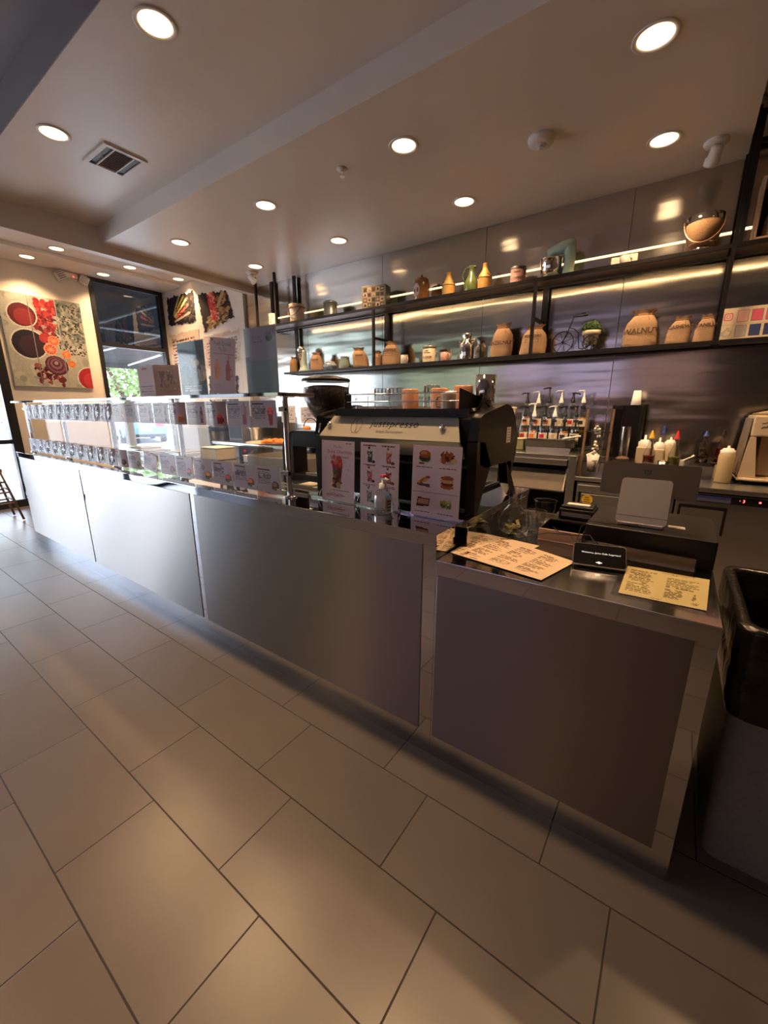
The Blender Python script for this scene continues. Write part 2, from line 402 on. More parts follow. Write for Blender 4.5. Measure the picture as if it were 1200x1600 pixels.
# ---------------------------------------------------------------- painting printed sheets
class Img:
    def __init__(s, nx, ny, bg, seed=0):
        s.nx, s.ny = nx, ny; s.a = np.ones((ny, nx, 3))*np.array(bg); s.r = np.random.RandomState(seed)
        s.X, s.Y = np.meshgrid((np.arange(nx)+.5)/nx, (np.arange(ny)+.5)/ny)
    def put(s, mk, c): s.a[mk] = c; return s
    def ell(s, cx, cy, rx, ry, c, rot=0.0):
        dx = s.X-cx; dy = (s.Y-cy); ca, sa = math.cos(rot), math.sin(rot); k = s.ny/s.nx
        x = dx*ca+dy*k*sa; y = (-dx*sa+dy*k*ca)/k
        return s.put((x/rx)**2+(y/ry)**2 < 1, c)
    def rect(s, x0, y0, x1, y1, c): return s.put((s.X >= x0) & (s.X <= x1) & (s.Y >= y0) & (s.Y <= y1), c)
    def poly(s, pts, c):
        mk = np.ones_like(s.X, bool); n = len(pts)
        for i in range(n):
            (x0, y0), (x1, y1) = pts[i], pts[(i+1) % n]; mk &= ((x1-x0)*(s.Y-y0)-(y1-y0)*(s.X-x0)) >= 0
        return s.put(mk, c)
    def lines(s, x0, x1, y0, y1, n, c, fill=0.75, gap=0.25):
        for i in range(n):
            yt = y1-(y1-y0)*(i+0.5)/n; hh = (y1-y0)/n*0.28; x = x0; xe = x1-(x1-x0)*(s.r.rand()*gap)
            while x < xe:
                wd = (0.03+0.06*s.r.rand())
                if s.r.rand() < fill: s.rect(x, yt-hh, min(x+wd, xe), yt+hh, c)
                x += wd+0.012
        return s
    def speck(s, x0, y0, x1, y1, n, cols, r=0.02):
        for i in range(n):
            s.ell(x0+(x1-x0)*s.r.rand(), y0+(y1-y0)*s.r.rand(), r*(.5+s.r.rand()), r*s.nx/s.ny*(.5+s.r.rand()), cols[s.r.randint(len(cols))])
        return s
    def noise(s, k): s.a = s.a*(1+k*(s.r.rand(s.ny, s.nx, 1)-.5)); return s
    def out(s):
        a = np.clip(s.a, 0, 1); return np.where(a <= 0.04045, a/12.92, ((a+0.055)/1.055)**2.4)

# ================================================================ THE SETTING
XL, XR, YF, YB = -8.0, 2.4, -4.6, 2.92
o = MB(); o.box(XL-0.15, XR+0.15, YF-0.15, YB+0.15, -0.12, 0.0, 'floor_tile'); struct(o.build('floor'))
c = MB()
c.box(XL-0.15, XR+0.15, -0.08, YB+0.15, 3.46, 3.62, 'paint_ceiling')
c.box(XL-0.15, -7.38, -0.08, YB, 3.41, 3.46, 'paint_ceiling')
c.box(-5.52, -5.42, YF, YB, 3.015, 3.46, 'paint_ceiling')
c.box(-5.42, XR, 0.33, 0.94, 3.262, 3.46, 'paint_ceiling')
c.box(-5.42, XR, -0.08, 0.33, 3.240, 3.46, 'paint_ceiling')
c.box(-5.42, -0.05, 0.94, YB, 3.10, 3.46, 'paint_ceiling')
struct(c.build('ceiling'))
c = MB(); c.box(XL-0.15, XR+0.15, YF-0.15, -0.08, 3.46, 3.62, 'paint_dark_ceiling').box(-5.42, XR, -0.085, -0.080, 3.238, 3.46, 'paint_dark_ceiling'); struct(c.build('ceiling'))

w_ = MB()
for a in [(YF-0.15, -4.5, 0, 3.46), (-4.5, -0.62, 3.30, 3.46), (-0.62, 0.44, 2.52, 3.46), (0.56, 1.76, 0, 3.46), (2.90, YB+0.15, 0, 3.46), (1.76, 2.90, 0.0, 0.12)]:
    w_.box(XL-0.15, XL, a[0], a[1], a[2], a[3], 'paint_wall')
struct(w_.build('wall_left'))
w_ = MB(); w_.box(XL-0.15, XR+0.15, YB, YB+0.15, 0, 3.46, 'paint_wall')
w_.box(-5.80, -5.66, 2.86, YB, 0, 3.10, 'paint_wall')
struct(w_.build('wall_back'))
sx = [-5.66, -4.39, -3.16, -1.93, -0.71, 0.52, 1.75, XR]
for a, b in zip(sx[:-1], sx[1:]):
    q = MB(); q.box(a+0.0025, b-0.0025, 2.900, 2.915, 0.0, 3.44 if a > -0.6 else 3.098 if a < -0.8 else 3.098, 'wall_steel')
    if -0.8 < a < -0.6: q.box(-0.045, b-0.0025, 2.900, 2.915, 3.098, 3.44, 'wall_steel')
    struct(q.build('wall_back_panel'))
w_ = MB(); w_.box(XR, XR+0.15, YF-0.15, YB, 0, 3.46, 'paint_wall_brown'); struct(w_.build('wall_right'))
# front wall behind the camera plus unseen windows added to colour the steel reflections
w_ = MB()
w_.box(XL, XR, YF-0.15, YF, 0, 1.55, 'paint_wall_brown'); w_.box(XL, XR, YF-0.15, YF, 3.05, 3.46, 'paint_wall')
fx = [-7.8, -6.2, -4.6, -3.0, -1.4, 0.2]
w_.box(XL, -7.8, YF-0.15, YF, 1.55, 3.05, 'paint_wall'); w_.box(0.2, XR, YF-0.15, YF, 1.55, 3.05, 'paint_wall_brown')
struct(w_.build('wall_front'))
wn_no = 2
def window_frame_x(x0, x1, z0, z1, y, n, glass='window_glass'):
    f = MB(); t = 0.05
    f.box(x0, x1, y-0.04, y+0.03, z0, z0+t, 'black_frame').box(x0, x1, y-0.04, y+0.03, z1-t, z1, 'black_frame')
    f.box(x0, x0+t, y-0.04, y+0.03, z0+t, z1-t, 'black_frame').box(x1-t, x1, y-0.04, y+0.03, z0+t, z1-t, 'black_frame')
    o = struct(f.build('window_%d' % n)); g = MB(); g.box(x0+t, x1-t, y-0.006, y+0.0, z0+t, z1-t, glass); g.build('pane', o)  # unseen window, added for what the steel reflects
def window_frame_y(y0, y1, z0, z1, x, n, bars=(), glass='window_glass', t=0.06, name='window_%d', upper=None):
    f = MB()
    f.box(x-0.10, x+0.02, y0, y1, z0, z0+t, 'black_frame').box(x-0.10, x+0.02, y0, y1, z1-t, z1, 'black_frame')
    f.box(x-0.10, x+0.02, y0, y0+t, z0+t, z1-t, 'black_frame').box(x-0.10, x+0.02, y1-t, y1, z0+t, z1-t, 'black_frame')
    for b in bars: f.box(x-0.10, x+0.02, y0+t, y1-t, b-0.03, b+0.03, 'black_frame')
    o = struct(f.build(name % n)); zs = [z0+t]+[q for b in bars for q in (b-0.03, b+0.03)]+[z1-t]
    for i in range(0, len(zs), 2):
        g = MB(); g.box(x-0.045, x-0.039, y0+t, y1-t, zs[i], zs[i+1], upper if (upper and i == len(zs)-2) else glass); g.build('pane', o)
    return o
for i in range(5): window_frame_x(fx[i], fx[i+1], 1.55, 3.05, YF-0.06, i+2, 'green_tint_glass' if i < 2 else 'violet_glass' if i < 4 else 'dim_violet_glass')
window_frame_y(1.76, 2.90, 0.12, 3.41, XL, 1, bars=(2.44,), upper='tinted_glass')
d1 = window_frame_y(-0.62, 0.56, 0.0, 2.52, XL, 1, bars=(0.955,), name='door_%d', t=0.11)
hb = MB(); hb.tube([(XL+0.02, -0.48, 1.0), (XL+0.07, -0.48, 1.02), (XL+0.07, -0.48, 1.40), (XL+0.02, -0.48, 1.42)], 0.012, 'chrome'); hb.build('door_handle', d1)
for i, (a, b) in enumerate([(-1.92, -0.62), (-3.22, -1.92), (-4.50, -3.22)]):
    window_frame_y(a, b, 0.0, 3.30, XL, 7+i, bars=(2.46,), glass=['window_glass', 'window_glass', 'tinted_glass'][i], upper='half_tint_glass')
bb = MB(); bb.box(XL, XL+0.015, 0.56, 1.76, 0, 0.11, 'black_frame'); struct(bb.build('baseboard_left'))
bb = MB(); bb.box(XL, -5.80, 2.905, YB, 0, 0.11, 'black_frame'); struct(bb.build('baseboard_back'))

# ---- outside
g = MB(); g.box(-60, XL-0.15, -40, 40, -0.30, -0.16, 'asphalt'); struct(g.build('ground'))
g = MB(); g.box(-60, 30, -60, YF-0.15, -0.30, -0.14, 'concrete'); struct(g.build('ground'))
g = MB(); g.box(-12.5, XL-0.15, -6, 12, -0.16, -0.02, 'concrete'); struct(g.build('path'))
aw = thing('awning', 'dark sloping awning with white struts outside the tall window', 'awning', (-8.15, 2.0, 3.6))
q = MB(); q.prism([(0, 0), (-3.4, -1.05), (-3.4, -1.12), (0, -0.07)], -3.5, 6.0, 'awning', axis='Y')
q.box(-3.44, -3.38, -3.5, 6.0, -1.22, -1.02, 'awning'); q.build('canopy', aw)
for (p0, p1) in [((-0.1, -0.9, -1.2), (-3.3, -0.2, -1.14)), ((-0.1, 0.9, -1.2), (-3.3, 1.7, -1.14)), ((-0.3, 1.2, -0.25), (-3.2, -0.8, -1.13)), ((-1.6, -3.0, -0.63), (-1.6, 5.5, -0.63)), ((-0.5, 2.6, -0.3), (-3.2, 0.4, -1.13))]:
    q = MB(); q.cyl(p0, p1, 0.022, 'awning_white', seg=10); q.build('strut', aw)

def tree(loc, h, r, label, seed, n=5200):
    rnd = random.Random(seed); t = thing('tree', label, 'tree', loc, group=None)
    q = MB(); q.cyl((0, 0, 0), (0.1, 0, h*0.45), 0.16, 'bark', r1=0.10)
    for k in range(6):
        a = k*1.05; q.cyl((0.1, 0, h*(0.3+0.03*k)), (0.1+r*0.6*math.cos(a), r*0.6*math.sin(a), h*(0.55+0.05*k)), 0.06, 'bark', r1=0.02, seg=8)
    q.build('trunk', t)
    q = MB(); blobs = [(rnd.uniform(-r, r)*0.75, rnd.uniform(-r, r)*0.75, h*rnd.uniform(0.30, 0.98), r*rnd.uniform(0.28, 0.5)) for _ in range(26)]
    vs = []; fs = []
    for i in range(n):
        b = blobs[i % 26]; d = Vector((rnd.gauss(0, 1), rnd.gauss(0, 1), rnd.gauss(0, 1))).normalized()*b[3]*rnd.uniform(0.75, 1.05)
        p = Vector((b[0], b[1], b[2]))+d; u = Vector((rnd.gauss(0, 1), rnd.gauss(0, 1), rnd.gauss(0, 1))).normalized(); v = u.orthogonal().normalized(); s = rnd.uniform(0.05, 0.11)
        k = len(vs); vs += [p-u*s, p+v*s*0.5, p+u*s, p-v*s*0.5]; fs.append((k, k+1, k+2, k+3))
    q.add(vs, fs, 'tree_leaf'); q.build('foliage', t)
tree((-15.0, 5.0, -0.2), 4.6, 2.3, 'leafy green tree beyond the tall window, nearest to the picture panels', 3)
tree((-17.5, 12.6, -0.2), 5.2, 2.6, 'leafy green tree beyond the tall window, nearest to the torn-edged posters', 4)
tree((-24.0, 2.5, -0.2), 6.5, 3.0, 'distant green tree beyond the glass door', 5, 3000)

def car(loc, rz, m, label):
    t = thing('car', label, 'car', loc, rz); L, W, H = 4.6, 1.85, 1.44
    prof = [(-2.3, 0.30), (-2.32, 0.70), (-2.22, 0.98), (-1.55, 1.08), (-0.7, 1.40), (0.3, 1.44), (1.05, 1.20), (1.55, 0.98), (2.15, 0.80), (2.3, 0.55), (2.28, 0.28)]
    q = MB(); q.prism(prof, -W/2, W/2, m, axis='Y'); b = q.build('body', t, bevel=0.06)
    q = MB(); q.prism([(-1.48, 1.07), (-0.72, 1.37), (-0.5, 1.39), (-0.4, 1.02), (-1.4, 1.02)], -W/2-0.004, W/2+0.004, 'car_glass', axis='Y')
    q.prism([(-0.4, 1.02), (-0.3, 1.39), (0.3, 1.41), (1.0, 1.19), (1.3, 1.02)], -W/2-0.004, W/2+0.004, 'car_glass', axis='Y'); q.build('side_window', t)
    q = MB(); q.push(Matrix.Translation((-1.13, 0, 1.245)) @ Matrix.Rotation(-math.radians(20.6), 4, 'Y')); q.box(-0.42, 0.40, -0.68, 0.68, 0.0, 0.02, 'car_glass'); q.pop(); q.build('rear_window', t)
    q = MB(); q.box(-2.335, -2.31, -0.80, -0.45, 0.76, 0.90, 'red_plastic').box(-2.335, -2.31, 0.45, 0.80, 0.76, 0.90, 'red_plastic'); q.build('tail_light', t)
    q = MB(); q.box(-2.34, -2.315, -0.26, 0.26, 0.55, 0.68, 'white_plastic'); q.text('7WCR', 0.12, lambda x, y: (-2.343, -x, 0.612+y), 'ink'); q.build('number_plate', t)
    q = MB(); q.box(-2.34, -2.2, -0.82, 0.82, 0.28, 0.42, 'rubber'); q.build('bumper', t)
    for x in (-1.45, 1.45):
        for y in (-0.86, 0.86):
            q = MB(); q.cyl((x, y-0.11, 0.32), (x, y+0.11, 0.32), 0.32, 'rubber', seg=28); q.cyl((x, y-0.115, 0.32), (x, y+0.115, 0.32), 0.2, 'zinc', seg=20); q.build('wheel', t)
car((-19.6, 5.2, -0.16), math.radians(180-22), 'car_white', 'white car parked outside, seen through the far end of the display guard')
car((-22.6, 8.6, -0.16), math.radians(180-16), 'car_blue', 'blue car parked beside the white car outside')
car((-17.5, -1.5, -0.16), math.radians(180), 'car_white', 'white car parked outside the glass door')

# ================================================================ LIGHTS ON THE CEILING
def downlight_proto():
    r = thing('recessed_light', '', 'ceiling light')
    q = MB(); q.lathe((0, 0, 0), [(0.078, 0.0), (0.098, 0.0), (0.099, -0.004), (0.094, -0.007), (0.080, -0.005), (0.074, 0.010)], 'white_trim', 40, cap=False); q.build('trim_ring', r)
    q = MB(); q.lathe((0, 0, 0), [(0.0, -0.001), (0.076, -0.001)], 'diffuser_glow', 40, cap=False); q.build('diffuser', r)
    ld = bpy.data.lights.new('lamp', 'SPOT'); ld.energy = LAMP_W; ld.color = WARM; ld.spot_size = math.radians(118); ld.spot_blend = 0.7; ld.shadow_soft_size = 0.06
    lo = bpy.data.objects.new('lamp', ld); COL.objects.link(lo); lo.parent = r; lo.location = (0, 0, -0.012)
    return r
DL = downlight_proto(); first = True
def put_light(x, y, z, label, group):
    global first
    r = DL if first else copy_tree(DL); first = False
    r.location = (x, y, z-0.0005); r['label'] = label; r['group'] = group
    return r
nm = ['rightmost', 'second from right', 'third from right', 'leftmost']
for i, x in enumerate((-0.515, -1.912, -3.314, -4.69)):
    put_light(x, 1.405, 3.10, 'recessed light over the bar, %s in the row nearer the ceiling step' % nm[i], 'downlights over the bar')
for i, x in enumerate((-0.511, -1.907, -3.309, -4.66)):
    put_light(x, 2.33, 3.10, 'recessed light over the bar, %s in the row nearer the steel wall' % nm[i], 'downlights over the bar')
for i, (x, y) in enumerate(((-7.18, 1.14), (-7.18, 2.04), (-7.15, 2.76))):
    put_light(x, y, 3.46, 'recessed light near the window end, %s in the inner row' % ['leftmost', 'middle', 'rightmost'][i], 'downlights by the window wall')
for i, (x, y) in enumerate(((-7.68, 0.95), (-7.69, 1.87))):
    put_light(x, y, 3.41, 'recessed light close to the window wall, %s' % ['above the fruit picture panels', 'above the tall window'][i], 'downlights by the window wall')
for i, x in enumerate((-2.53, -3.93)):
    put_light(x, 0.125, 3.24, 'recessed light in the upper left ceiling strip, %s' % ['cut by the top of the photo', 'beside the air vent'][i], 'downlights over the customer side')
for i, (x, y) in enumerate(((-1.13, 0.125), (0.9, 1.6), (-3.6, -1.9), (-1.05, -4.2))):  # unseen lamps added for their light on floor and panels
    z = 3.24 if y == 0.125 else 3.46
    put_light(x, y, z, 'unseen recessed light added to light the room, %s' % ['just above the top edge', 'past the right edge', 'behind the camera', 'farthest behind the camera'][i], 'added downlights outside the view')

v = thing('air_vent', 'white rectangular ceiling air vent with louvres', 'air vent', (-3.98, 0.53, 3.262))
q = MB()
q.box(-0.19, 0.19, -0.15, -0.12, -0.012, 0, 'white_trim').box(-0.19, 0.19, 0.12, 0.15, -0.012, 0, 'white_trim').box(-0.19, -0.16, -0.12, 0.12, -0.012, 0, 'white_trim').box(0.16, 0.19, -0.12, 0.12, -0.012, 0, 'white_trim'); q.build('frame', v)
q = MB(); q.box(-0.16, 0.16, -0.12, 0.12, -0.003, -0.001, 'black_plastic'); q.build('duct_opening', v)
q = MB()
for k in range(15):
    x = -0.145+k*0.0207; q.push(TR(x, 0, -0.008) @ RY(0.6)); q.box(-0.007, 0.007, -0.065, 0.065, -0.001, 0.001, 'white_trim'); q.pop()
q.box(-0.155, 0.155, -0.072, -0.064, -0.013, -0.004, 'white_trim').box(-0.155, 0.155, 0.064, 0.072, -0.013, -0.004, 'white_trim'); q.build('louvres', v)
q = MB(); q.tube([(0.02, -0.095, -0.010), (0.02, -0.10, -0.025), (0.028, -0.105, -0.03)], 0.004, 'white_trim'); q.build('lever', v)

s = thing('smoke_detector', 'round white smoke detector on the low ceiling', 'smoke detector', (-1.15, 1.85, 3.10))
q = MB(); q.lathe((0, 0, 0), [(0.0, 0), (0.082, 0), (0.084, -0.012), (0.076, -0.032), (0.05, -0.040), (0, -0.041)], 'white_trim', 36, cap=False); q.build('housing', s)
q = MB(); q.lathe((0, 0, 0), [(0.030, -0.038), (0.030, -0.046), (0.012, -0.050), (0, -0.050)], 'white_plastic', 20, cap=False); q.box(-0.022, 0.022, -0.004, 0.004, -0.060, -0.048, 'white_plastic').box(-0.004, 0.004, -0.022, 0.022, -0.060, -0.048, 'white_plastic'); q.build('sensor', s)
s = thing('sprinkler_head', 'small chrome sprinkler head on the low ceiling', 'sprinkler', (-2.42, 1.37, 3.10))
q = MB(); q.lathe((0, 0, 0), [(0, 0), (0.036, 0), (0.038, -0.004), (0.02, -0.010), (0.012, -0.012)], 'white_trim', 24, cap=False); q.build('escutcheon', s)
q = MB(); q.cyl((0, 0, -0.01), (0, 0, -0.022), 0.010, 'chrome').tube([(-0.012, 0, -0.02), (-0.016, 0, -0.034), (0, 0, -0.05), (0.016, 0, -0.034), (0.012, 0, -0.02)], 0.003, 'chrome').cyl((0, 0, -0.052), (0, 0, -0.05), 0.018, 'chrome'); q.build('deflector', s)
def ceiling_camera(loc, rz, label):
    s = thing('security_camera', label, 'security camera', loc, rz)
    q = MB(); q.lathe((0, 0, 0), [(0, 0), (0.068, 0), (0.070, -0.010), (0.058, -0.026), (0.03, -0.03), (0, -0.03)], 'white_trim', 30, cap=False); q.build('base', s)
    q = MB(); q.tube([(-0.02, 0, -0.028), (-0.022, 0, -0.06), (0, 0.0, -0.075), (0.022, 0, -0.06), (0.02, 0, -0.028)], 0.007, 'white_trim'); q.build('bracket', s)
    q = MB(); q.push(TR(0, -0.005, -0.078) @ RX(0.75)); q.lathe((0, 0, 0), [(0, 0.05), (0.026, 0.05), (0.034, 0.035), (0.036, -0.02), (0.044, -0.022), (0.042, -0.055), (0.036, -0.058), (0, -0.05)], 'white_trim', 26, cap=False); q.pop(); q.build('camera_body', s)
ceiling_camera((-0.235, 2.545, 3.10), 0.4, 'white swivel security camera at the right end of the low ceiling')
ceiling_camera((-4.88, 2.45, 3.10), -0.5, 'white swivel security camera at the left end of the low ceiling')
s = thing('emergency_light', 'white two-headed emergency light high on the window wall', 'emergency light', (-8.0, 1.50, 3.36))
q = MB(); q.box(0, 0.05, -0.06, 0.12, -0.03, 0.04, 'white_trim'); q.build('housing', s, bevel=0.006)
for (y, rx) in ((-0.11, 0.5), (0.19, -0.4)):
    q = MB(); q.push(TR(0.05, y, -0.03) @ RX(rx)); q.box(-0.04, 0.05, -0.055, 0.055, -0.055, 0.055, 'white_trim')
    for k in range(4): q.box(0.05, 0.054, -0.05, 0.05, -0.042+k*0.026, -0.034+k*0.026, 'grey_ink')
    q.pop(); q.build('lamp_head', s, bevel=0.006)
q = MB(); q.ell((0.055, 0.06, -0.012), (0.006, 0.006, 0.006), 'led_red'); q.build('indicator', s)

# ---- fruit picture in three panels on the window wall
rs = np.random.RandomState(5)
NXF, NYF = 150, 196
im = Img(NXF, NYF, srgb('#ffffff') and (0.66, 0.65, 0.60), 3)
im.noise(0.12)
im.speck(0, 0, 1, 1, 160, [(0.72, 0.70, 0.64), (0.58, 0.58, 0.54), (0.66, 0.66, 0.62)], 0.05)
im.speck(0.66, 0.50, 1.0, 0.97, 200, [(0.42, 0.48, 0.44), (0.50, 0.54, 0.50), (0.36, 0.40, 0.38), (0.62, 0.60, 0.54)], 0.03)
im.speck(0.58, 0.38, 0.98, 0.95, 260, [(0.25, 0.22, 0.20), (0.36, 0.32, 0.30), (0.18, 0.15, 0.15)], 0.011)
im.speck(0.42, 0.70, 0.64, 0.97, 90, [(0.72, 0.15, 0.16), (0.60, 0.10, 0.14), (0.82, 0.28, 0.24)], 0.028)
im.speck(0.36, 0.55, 0.60, 0.82, 80, [(0.55, 0.10, 0.16), (0.70, 0.20, 0.22), (0.38, 0.08, 0.12)], 0.026)
im.speck(0.30, 0.02, 0.62, 0.26, 60, [(0.42, 0.12, 0.16), (0.62, 0.25, 0.28), (0.75, 0.6, 0.55), (0.25, 0.08, 0.12)], 0.03)
def bowl(cx, cy, r, c1, c2):
    im.ell(cx, cy, r*1.10, r*1.10*NXF/NYF, (0.80, 0.78, 0.74)); im.ell(cx, cy, r, r*NXF/NYF, c1); im.ell(cx+r*.12, cy-.02, r*.72, r*.72*NXF/NYF, c2)
bowl(0.24, 0.78, 0.16, (0.40, 0.10, 0.14), (0.58, 0.14, 0.17)); bowl(0.26, 0.47, 0.20, (0.14, 0.11, 0.16), (0.22, 0.12, 0.19)); bowl(0.98, 0.115, 0.17, (0.72, 0.10, 0.16), (0.82, 0.18, 0.22))
for cx, cy, r, a, b in [(0.46, 0.55, 0.07, (0.75, 0.18, 0.20), (0.60, 0.12, 0.16)), (0.57, 0.53, 0.075, (0.92, 0.55, 0.35), (0.82, 0.20, 0.14)), (0.51, 0.43, 0.088, (0.95, 0.60, 0.42), (0.78, 0.14, 0.14)), (0.70, 0.385, 0.062, (0.95, 0.55, 0.30), (0.85, 0.25, 0.12)), (0.75, 0.28, 0.055, (0.92, 0.50, 0.20), (0.80, 0.18, 0.10))]:
    im.ell(cx, cy, r, r*NXF/NYF, a); im.ell(cx, cy, r*.80, r*.80*NXF/NYF, b)
    for k in range(6):
        an = k*PI/6; 
        for t_ in np.linspace(-.78, .78, 14): im.ell(cx+r*t_*math.cos(an), cy+r*t_*math.sin(an)*NXF/NYF, .006, .005, a)
for k in range(6):
    im.ell(0.55, 0.25+0.006*k, 0.14-0.022*k, 0.115-0.019*k, [(0.30, 0.10, 0.18), (0.48, 0.26, 0.34), (0.36, 0.12, 0.22), (0.52, 0.34, 0.40), (0.34, 0.12, 0.20), (0.60, 0.48, 0.50)][k], 0.9)
g_ = im.a.mean(axis=2, keepdims=True); im.a = g_+(im.a-g_)*0.80; im.a *= 0.88; im.noise(0.10); fa = im.out()
for i in range(3):
    sub = fa[:, i*50:(i+1)*50]; wd = 0.318
    q = MB(); q.sheet(wd, 1.25, sub, m='print_matte', thick=0.03)
    p = q.build('canvas_panel', loc=(XL+0.032, 0.615+wd/2+i*(wd+0.008), 1.735), rot=(0, 0, PI/2))
    tag(p, ['left', 'middle', 'right'][i]+' panel of the three-part picture of fruit and bowls on the window wall', 'picture', 'three-part fruit picture')

# ---- torn-edge posters on the painted back wall
def torn(name, pts, img, label, seed, txt=None):
    """pts: corners bl, br, tr, tl as (x, z) on the wall; the edges are ragged"""
    rnd = random.Random(seed); bl, br, tr, tl = pts; ny, nx = img.shape[:2]
    def P(x, z, d):
        u, v = x+0.5, z
        jx = 0.012*math.sin(v*23+seed)+0.008*math.sin(v*57); jz = 0.012*math.sin(u*19+seed*2)+0.010*math.sin(u*47)
        X = (1-v)*((1-u)*bl[0]+u*br[0])+v*((1-u)*tl[0]+u*tr[0])+jx*(1 if u > .5 else -1)*(abs(u-.5)*2)**8
        Z = (1-v)*((1-u)*bl[1]+u*br[1])+v*((1-u)*tl[1]+u*tr[1])+jz*(abs(v-.5)*2)**8
        return (X, 2.915+d, Z)
    q = MB(); q.sheet(1.0, 1.0, img, m='print_matte', thick=0.004, place=P)
    if txt: q.text(txt[0], txt[1], lambda x, y: (txt[2]+x, 2.9135, txt[3]+y+x*0.05), 'brown_ink', align='LEFT', bold=0.002)
    return tag(q.build(name), label, 'poster', 'torn-edge posters beside the tall window')
im = Img(56, 50, (0.12, 0.10, 0.10), 11).noise(0.6); im.speck(0.6, .1, 1, .9, 60, [(0.22, 0.20, 0.19), (0.3, 0.28, 0.26)], .03)
for k, (a, b, cc) in enumerate([((0.22, 0.35), (0.62, 0.92), (0.62, 0.58, 0.20)), ((0.26, 0.30), (0.72, 0.80), (0.78, 0.72, 0.48)), ((0.30, 0.24), (0.78, 0.62), (0.75, 0.42, 0.36)), ((0.24, 0.42), (0.48, 0.98), (0.66, 0.62, 0.50)), ((0.26, 0.12), (0.80, 0.34), (0.66, 0.62, 0.58))]):
    for t_ in np.linspace(0, 1, 60): im.ell(a[0]+(b[0]-a[0])*t_, a[1]+(b[1]-a[1])*t_, 0.032, 0.04, cc)
im.lines(0.3, 0.72, 0.24, 0.62, 4, (0.45, 0.10, 0.08), 0.5)
torn('poster', [(-7.89, 2.86), (-7.03, 2.83), (-7.02, 3.29), (-7.86, 3.30)], im.out(), 'torn-edge photo poster of sandwich wraps, next to the tall window', 1)
im = Img(56, 50, (0.13, 0.10, 0.09), 12).noise(0.6); im.speck(.15, 0.0, .85, .35, 70, [(0.55, 0.42, 0.25), (0.70, 0.60, 0.42), (0.36, 0.24, 0.14)], .05); im.speck(.55, .3, .95, .9, 50, [(0.55, 0.38, 0.22), (0.30, 0.18, 0.10), (0.68, 0.52, 0.34)], .045)
im.rect(.33, .18, .55, 1.0, (0.80, 0.34, 0.30)); im.speck(.32, .18, .56, 1, 50, [(0.92, 0.60, 0.50), (0.70, 0.16, 0.16)], .03)
for t_ in np.linspace(0, 1, 40): im.ell(.60+.28*t_, .55+.42*t_, .05, .05, (0.72, 0.58, 0.42))
torn('poster', [(-6.80, 2.64), (-5.98, 2.78), (-6.12, 3.17), (-6.90, 3.23)], im.out(), 'torn-edge photo poster of a red striped shake, next to the steel wall', 2)
im = Img(60, 50, (0.80, 0.70, 0.62), 13).noise(0.05); im.lines(.06, .95, .08, .84, 8, (0.40, 0.28, 0.22), .85, .1)
torn('poster', [(-7.90, 2.12), (-7.05, 2.20), (-6.97, 2.71), (-7.90, 2.69)], im.out(), 'torn-edge paper text poster below the sandwich photo', 3, ('Kati:', 0.085, -7.84, 2.60))
im = Img(60, 50, (0.80, 0.70, 0.62), 14).noise(0.05); im.lines(.06, .95, .08, .84, 8, (0.40, 0.28, 0.22), .85, .1)
torn('poster', [(-6.84, 2.06), (-5.95, 2.14), (-5.84, 2.60), (-6.84, 2.56)], im.out(), 'torn-edge paper text poster below the striped shake photo', 4, ('Falooda:', 0.085, -6.72, 2.47))
im = Img(50, 40, (0.15, 0.12, 0.11), 15).noise(.5); im.speck(.1, .1, .9, .9, 60, [(0.7, 0.68, 0.66), (0.3, 0.3, 0.32)], .05)
torn('poster', [(-6.85, 1.50), (-6.05, 1.45), (-6.00, 1.92), (-6.80, 1.96)], im.out(), 'dark torn-edge photo low behind the acrylic signs', 5)

# ================================================================ COUNTERS
t = thing('service_counter', 'long stainless steel service counter with three brushed front panels', 'counter', (0, 0, 0))
q = MB(); q.box(-5.85, -0.829, -0.004, 1.0, 0.0, 0.925, 'polished_steel'); q.build('cabinet_frame', t)
for a, b in ((-5.81, -4.19), (-4.15, -2.50), (-2.45, -0.885)):
    q = MB(); q.box(a, b, -0.0075, -0.0042, 0.105, 0.925, 'brushed_steel'); q.build('front_panel', t, bevel=0.0012)
q = MB(); q.box(-5.86, -0.826, -0.009, 0.189, 0.926, 0.974, 'polished_steel'); q.build('front_ledge', t, bevel=0.002)
q = MB(); q.box(-5.86, -0.797, 0.190, 1.02, 0.955, 0.986, 'worktop_steel'); q.box(-0.797-0.004, -0.797, 0.200, 1.0, 0.874, 0.955, 'polished_steel'); q.build('worktop', t, bevel=0.002)
t = thing('register_counter', 'lower stainless steel register counter at the right end', 'counter', (0, 0, 0))
q = MB(); q.box(-0.828, 0.001, -0.004, 0.84, 0.0, 0.819, 'polished_steel'); q.build('cabinet_frame', t)
q = MB(); q.box(-0.820, -0.048, -0.0075, -0.0042, 0.100, 0.8185, 'brushed_steel'); q.build('front_panel', t, bevel=0.0012)
q = MB(); q.box(-0.877, 0.002, -0.008, 0.86, 0.820, 0.874, 'polished_steel') if False else q.box(-0.826, 0.002, -0.006, 0.86, 0.820, 0.874, 'worktop_steel'); q.build('countertop', t, bevel=0.002)
q = MB(); q.box(-0.826, 0.002, -0.0085, -0.0062, 0.819, 0.8735, 'polished_steel'); q.build('front_fascia', t, bevel=0.0008)

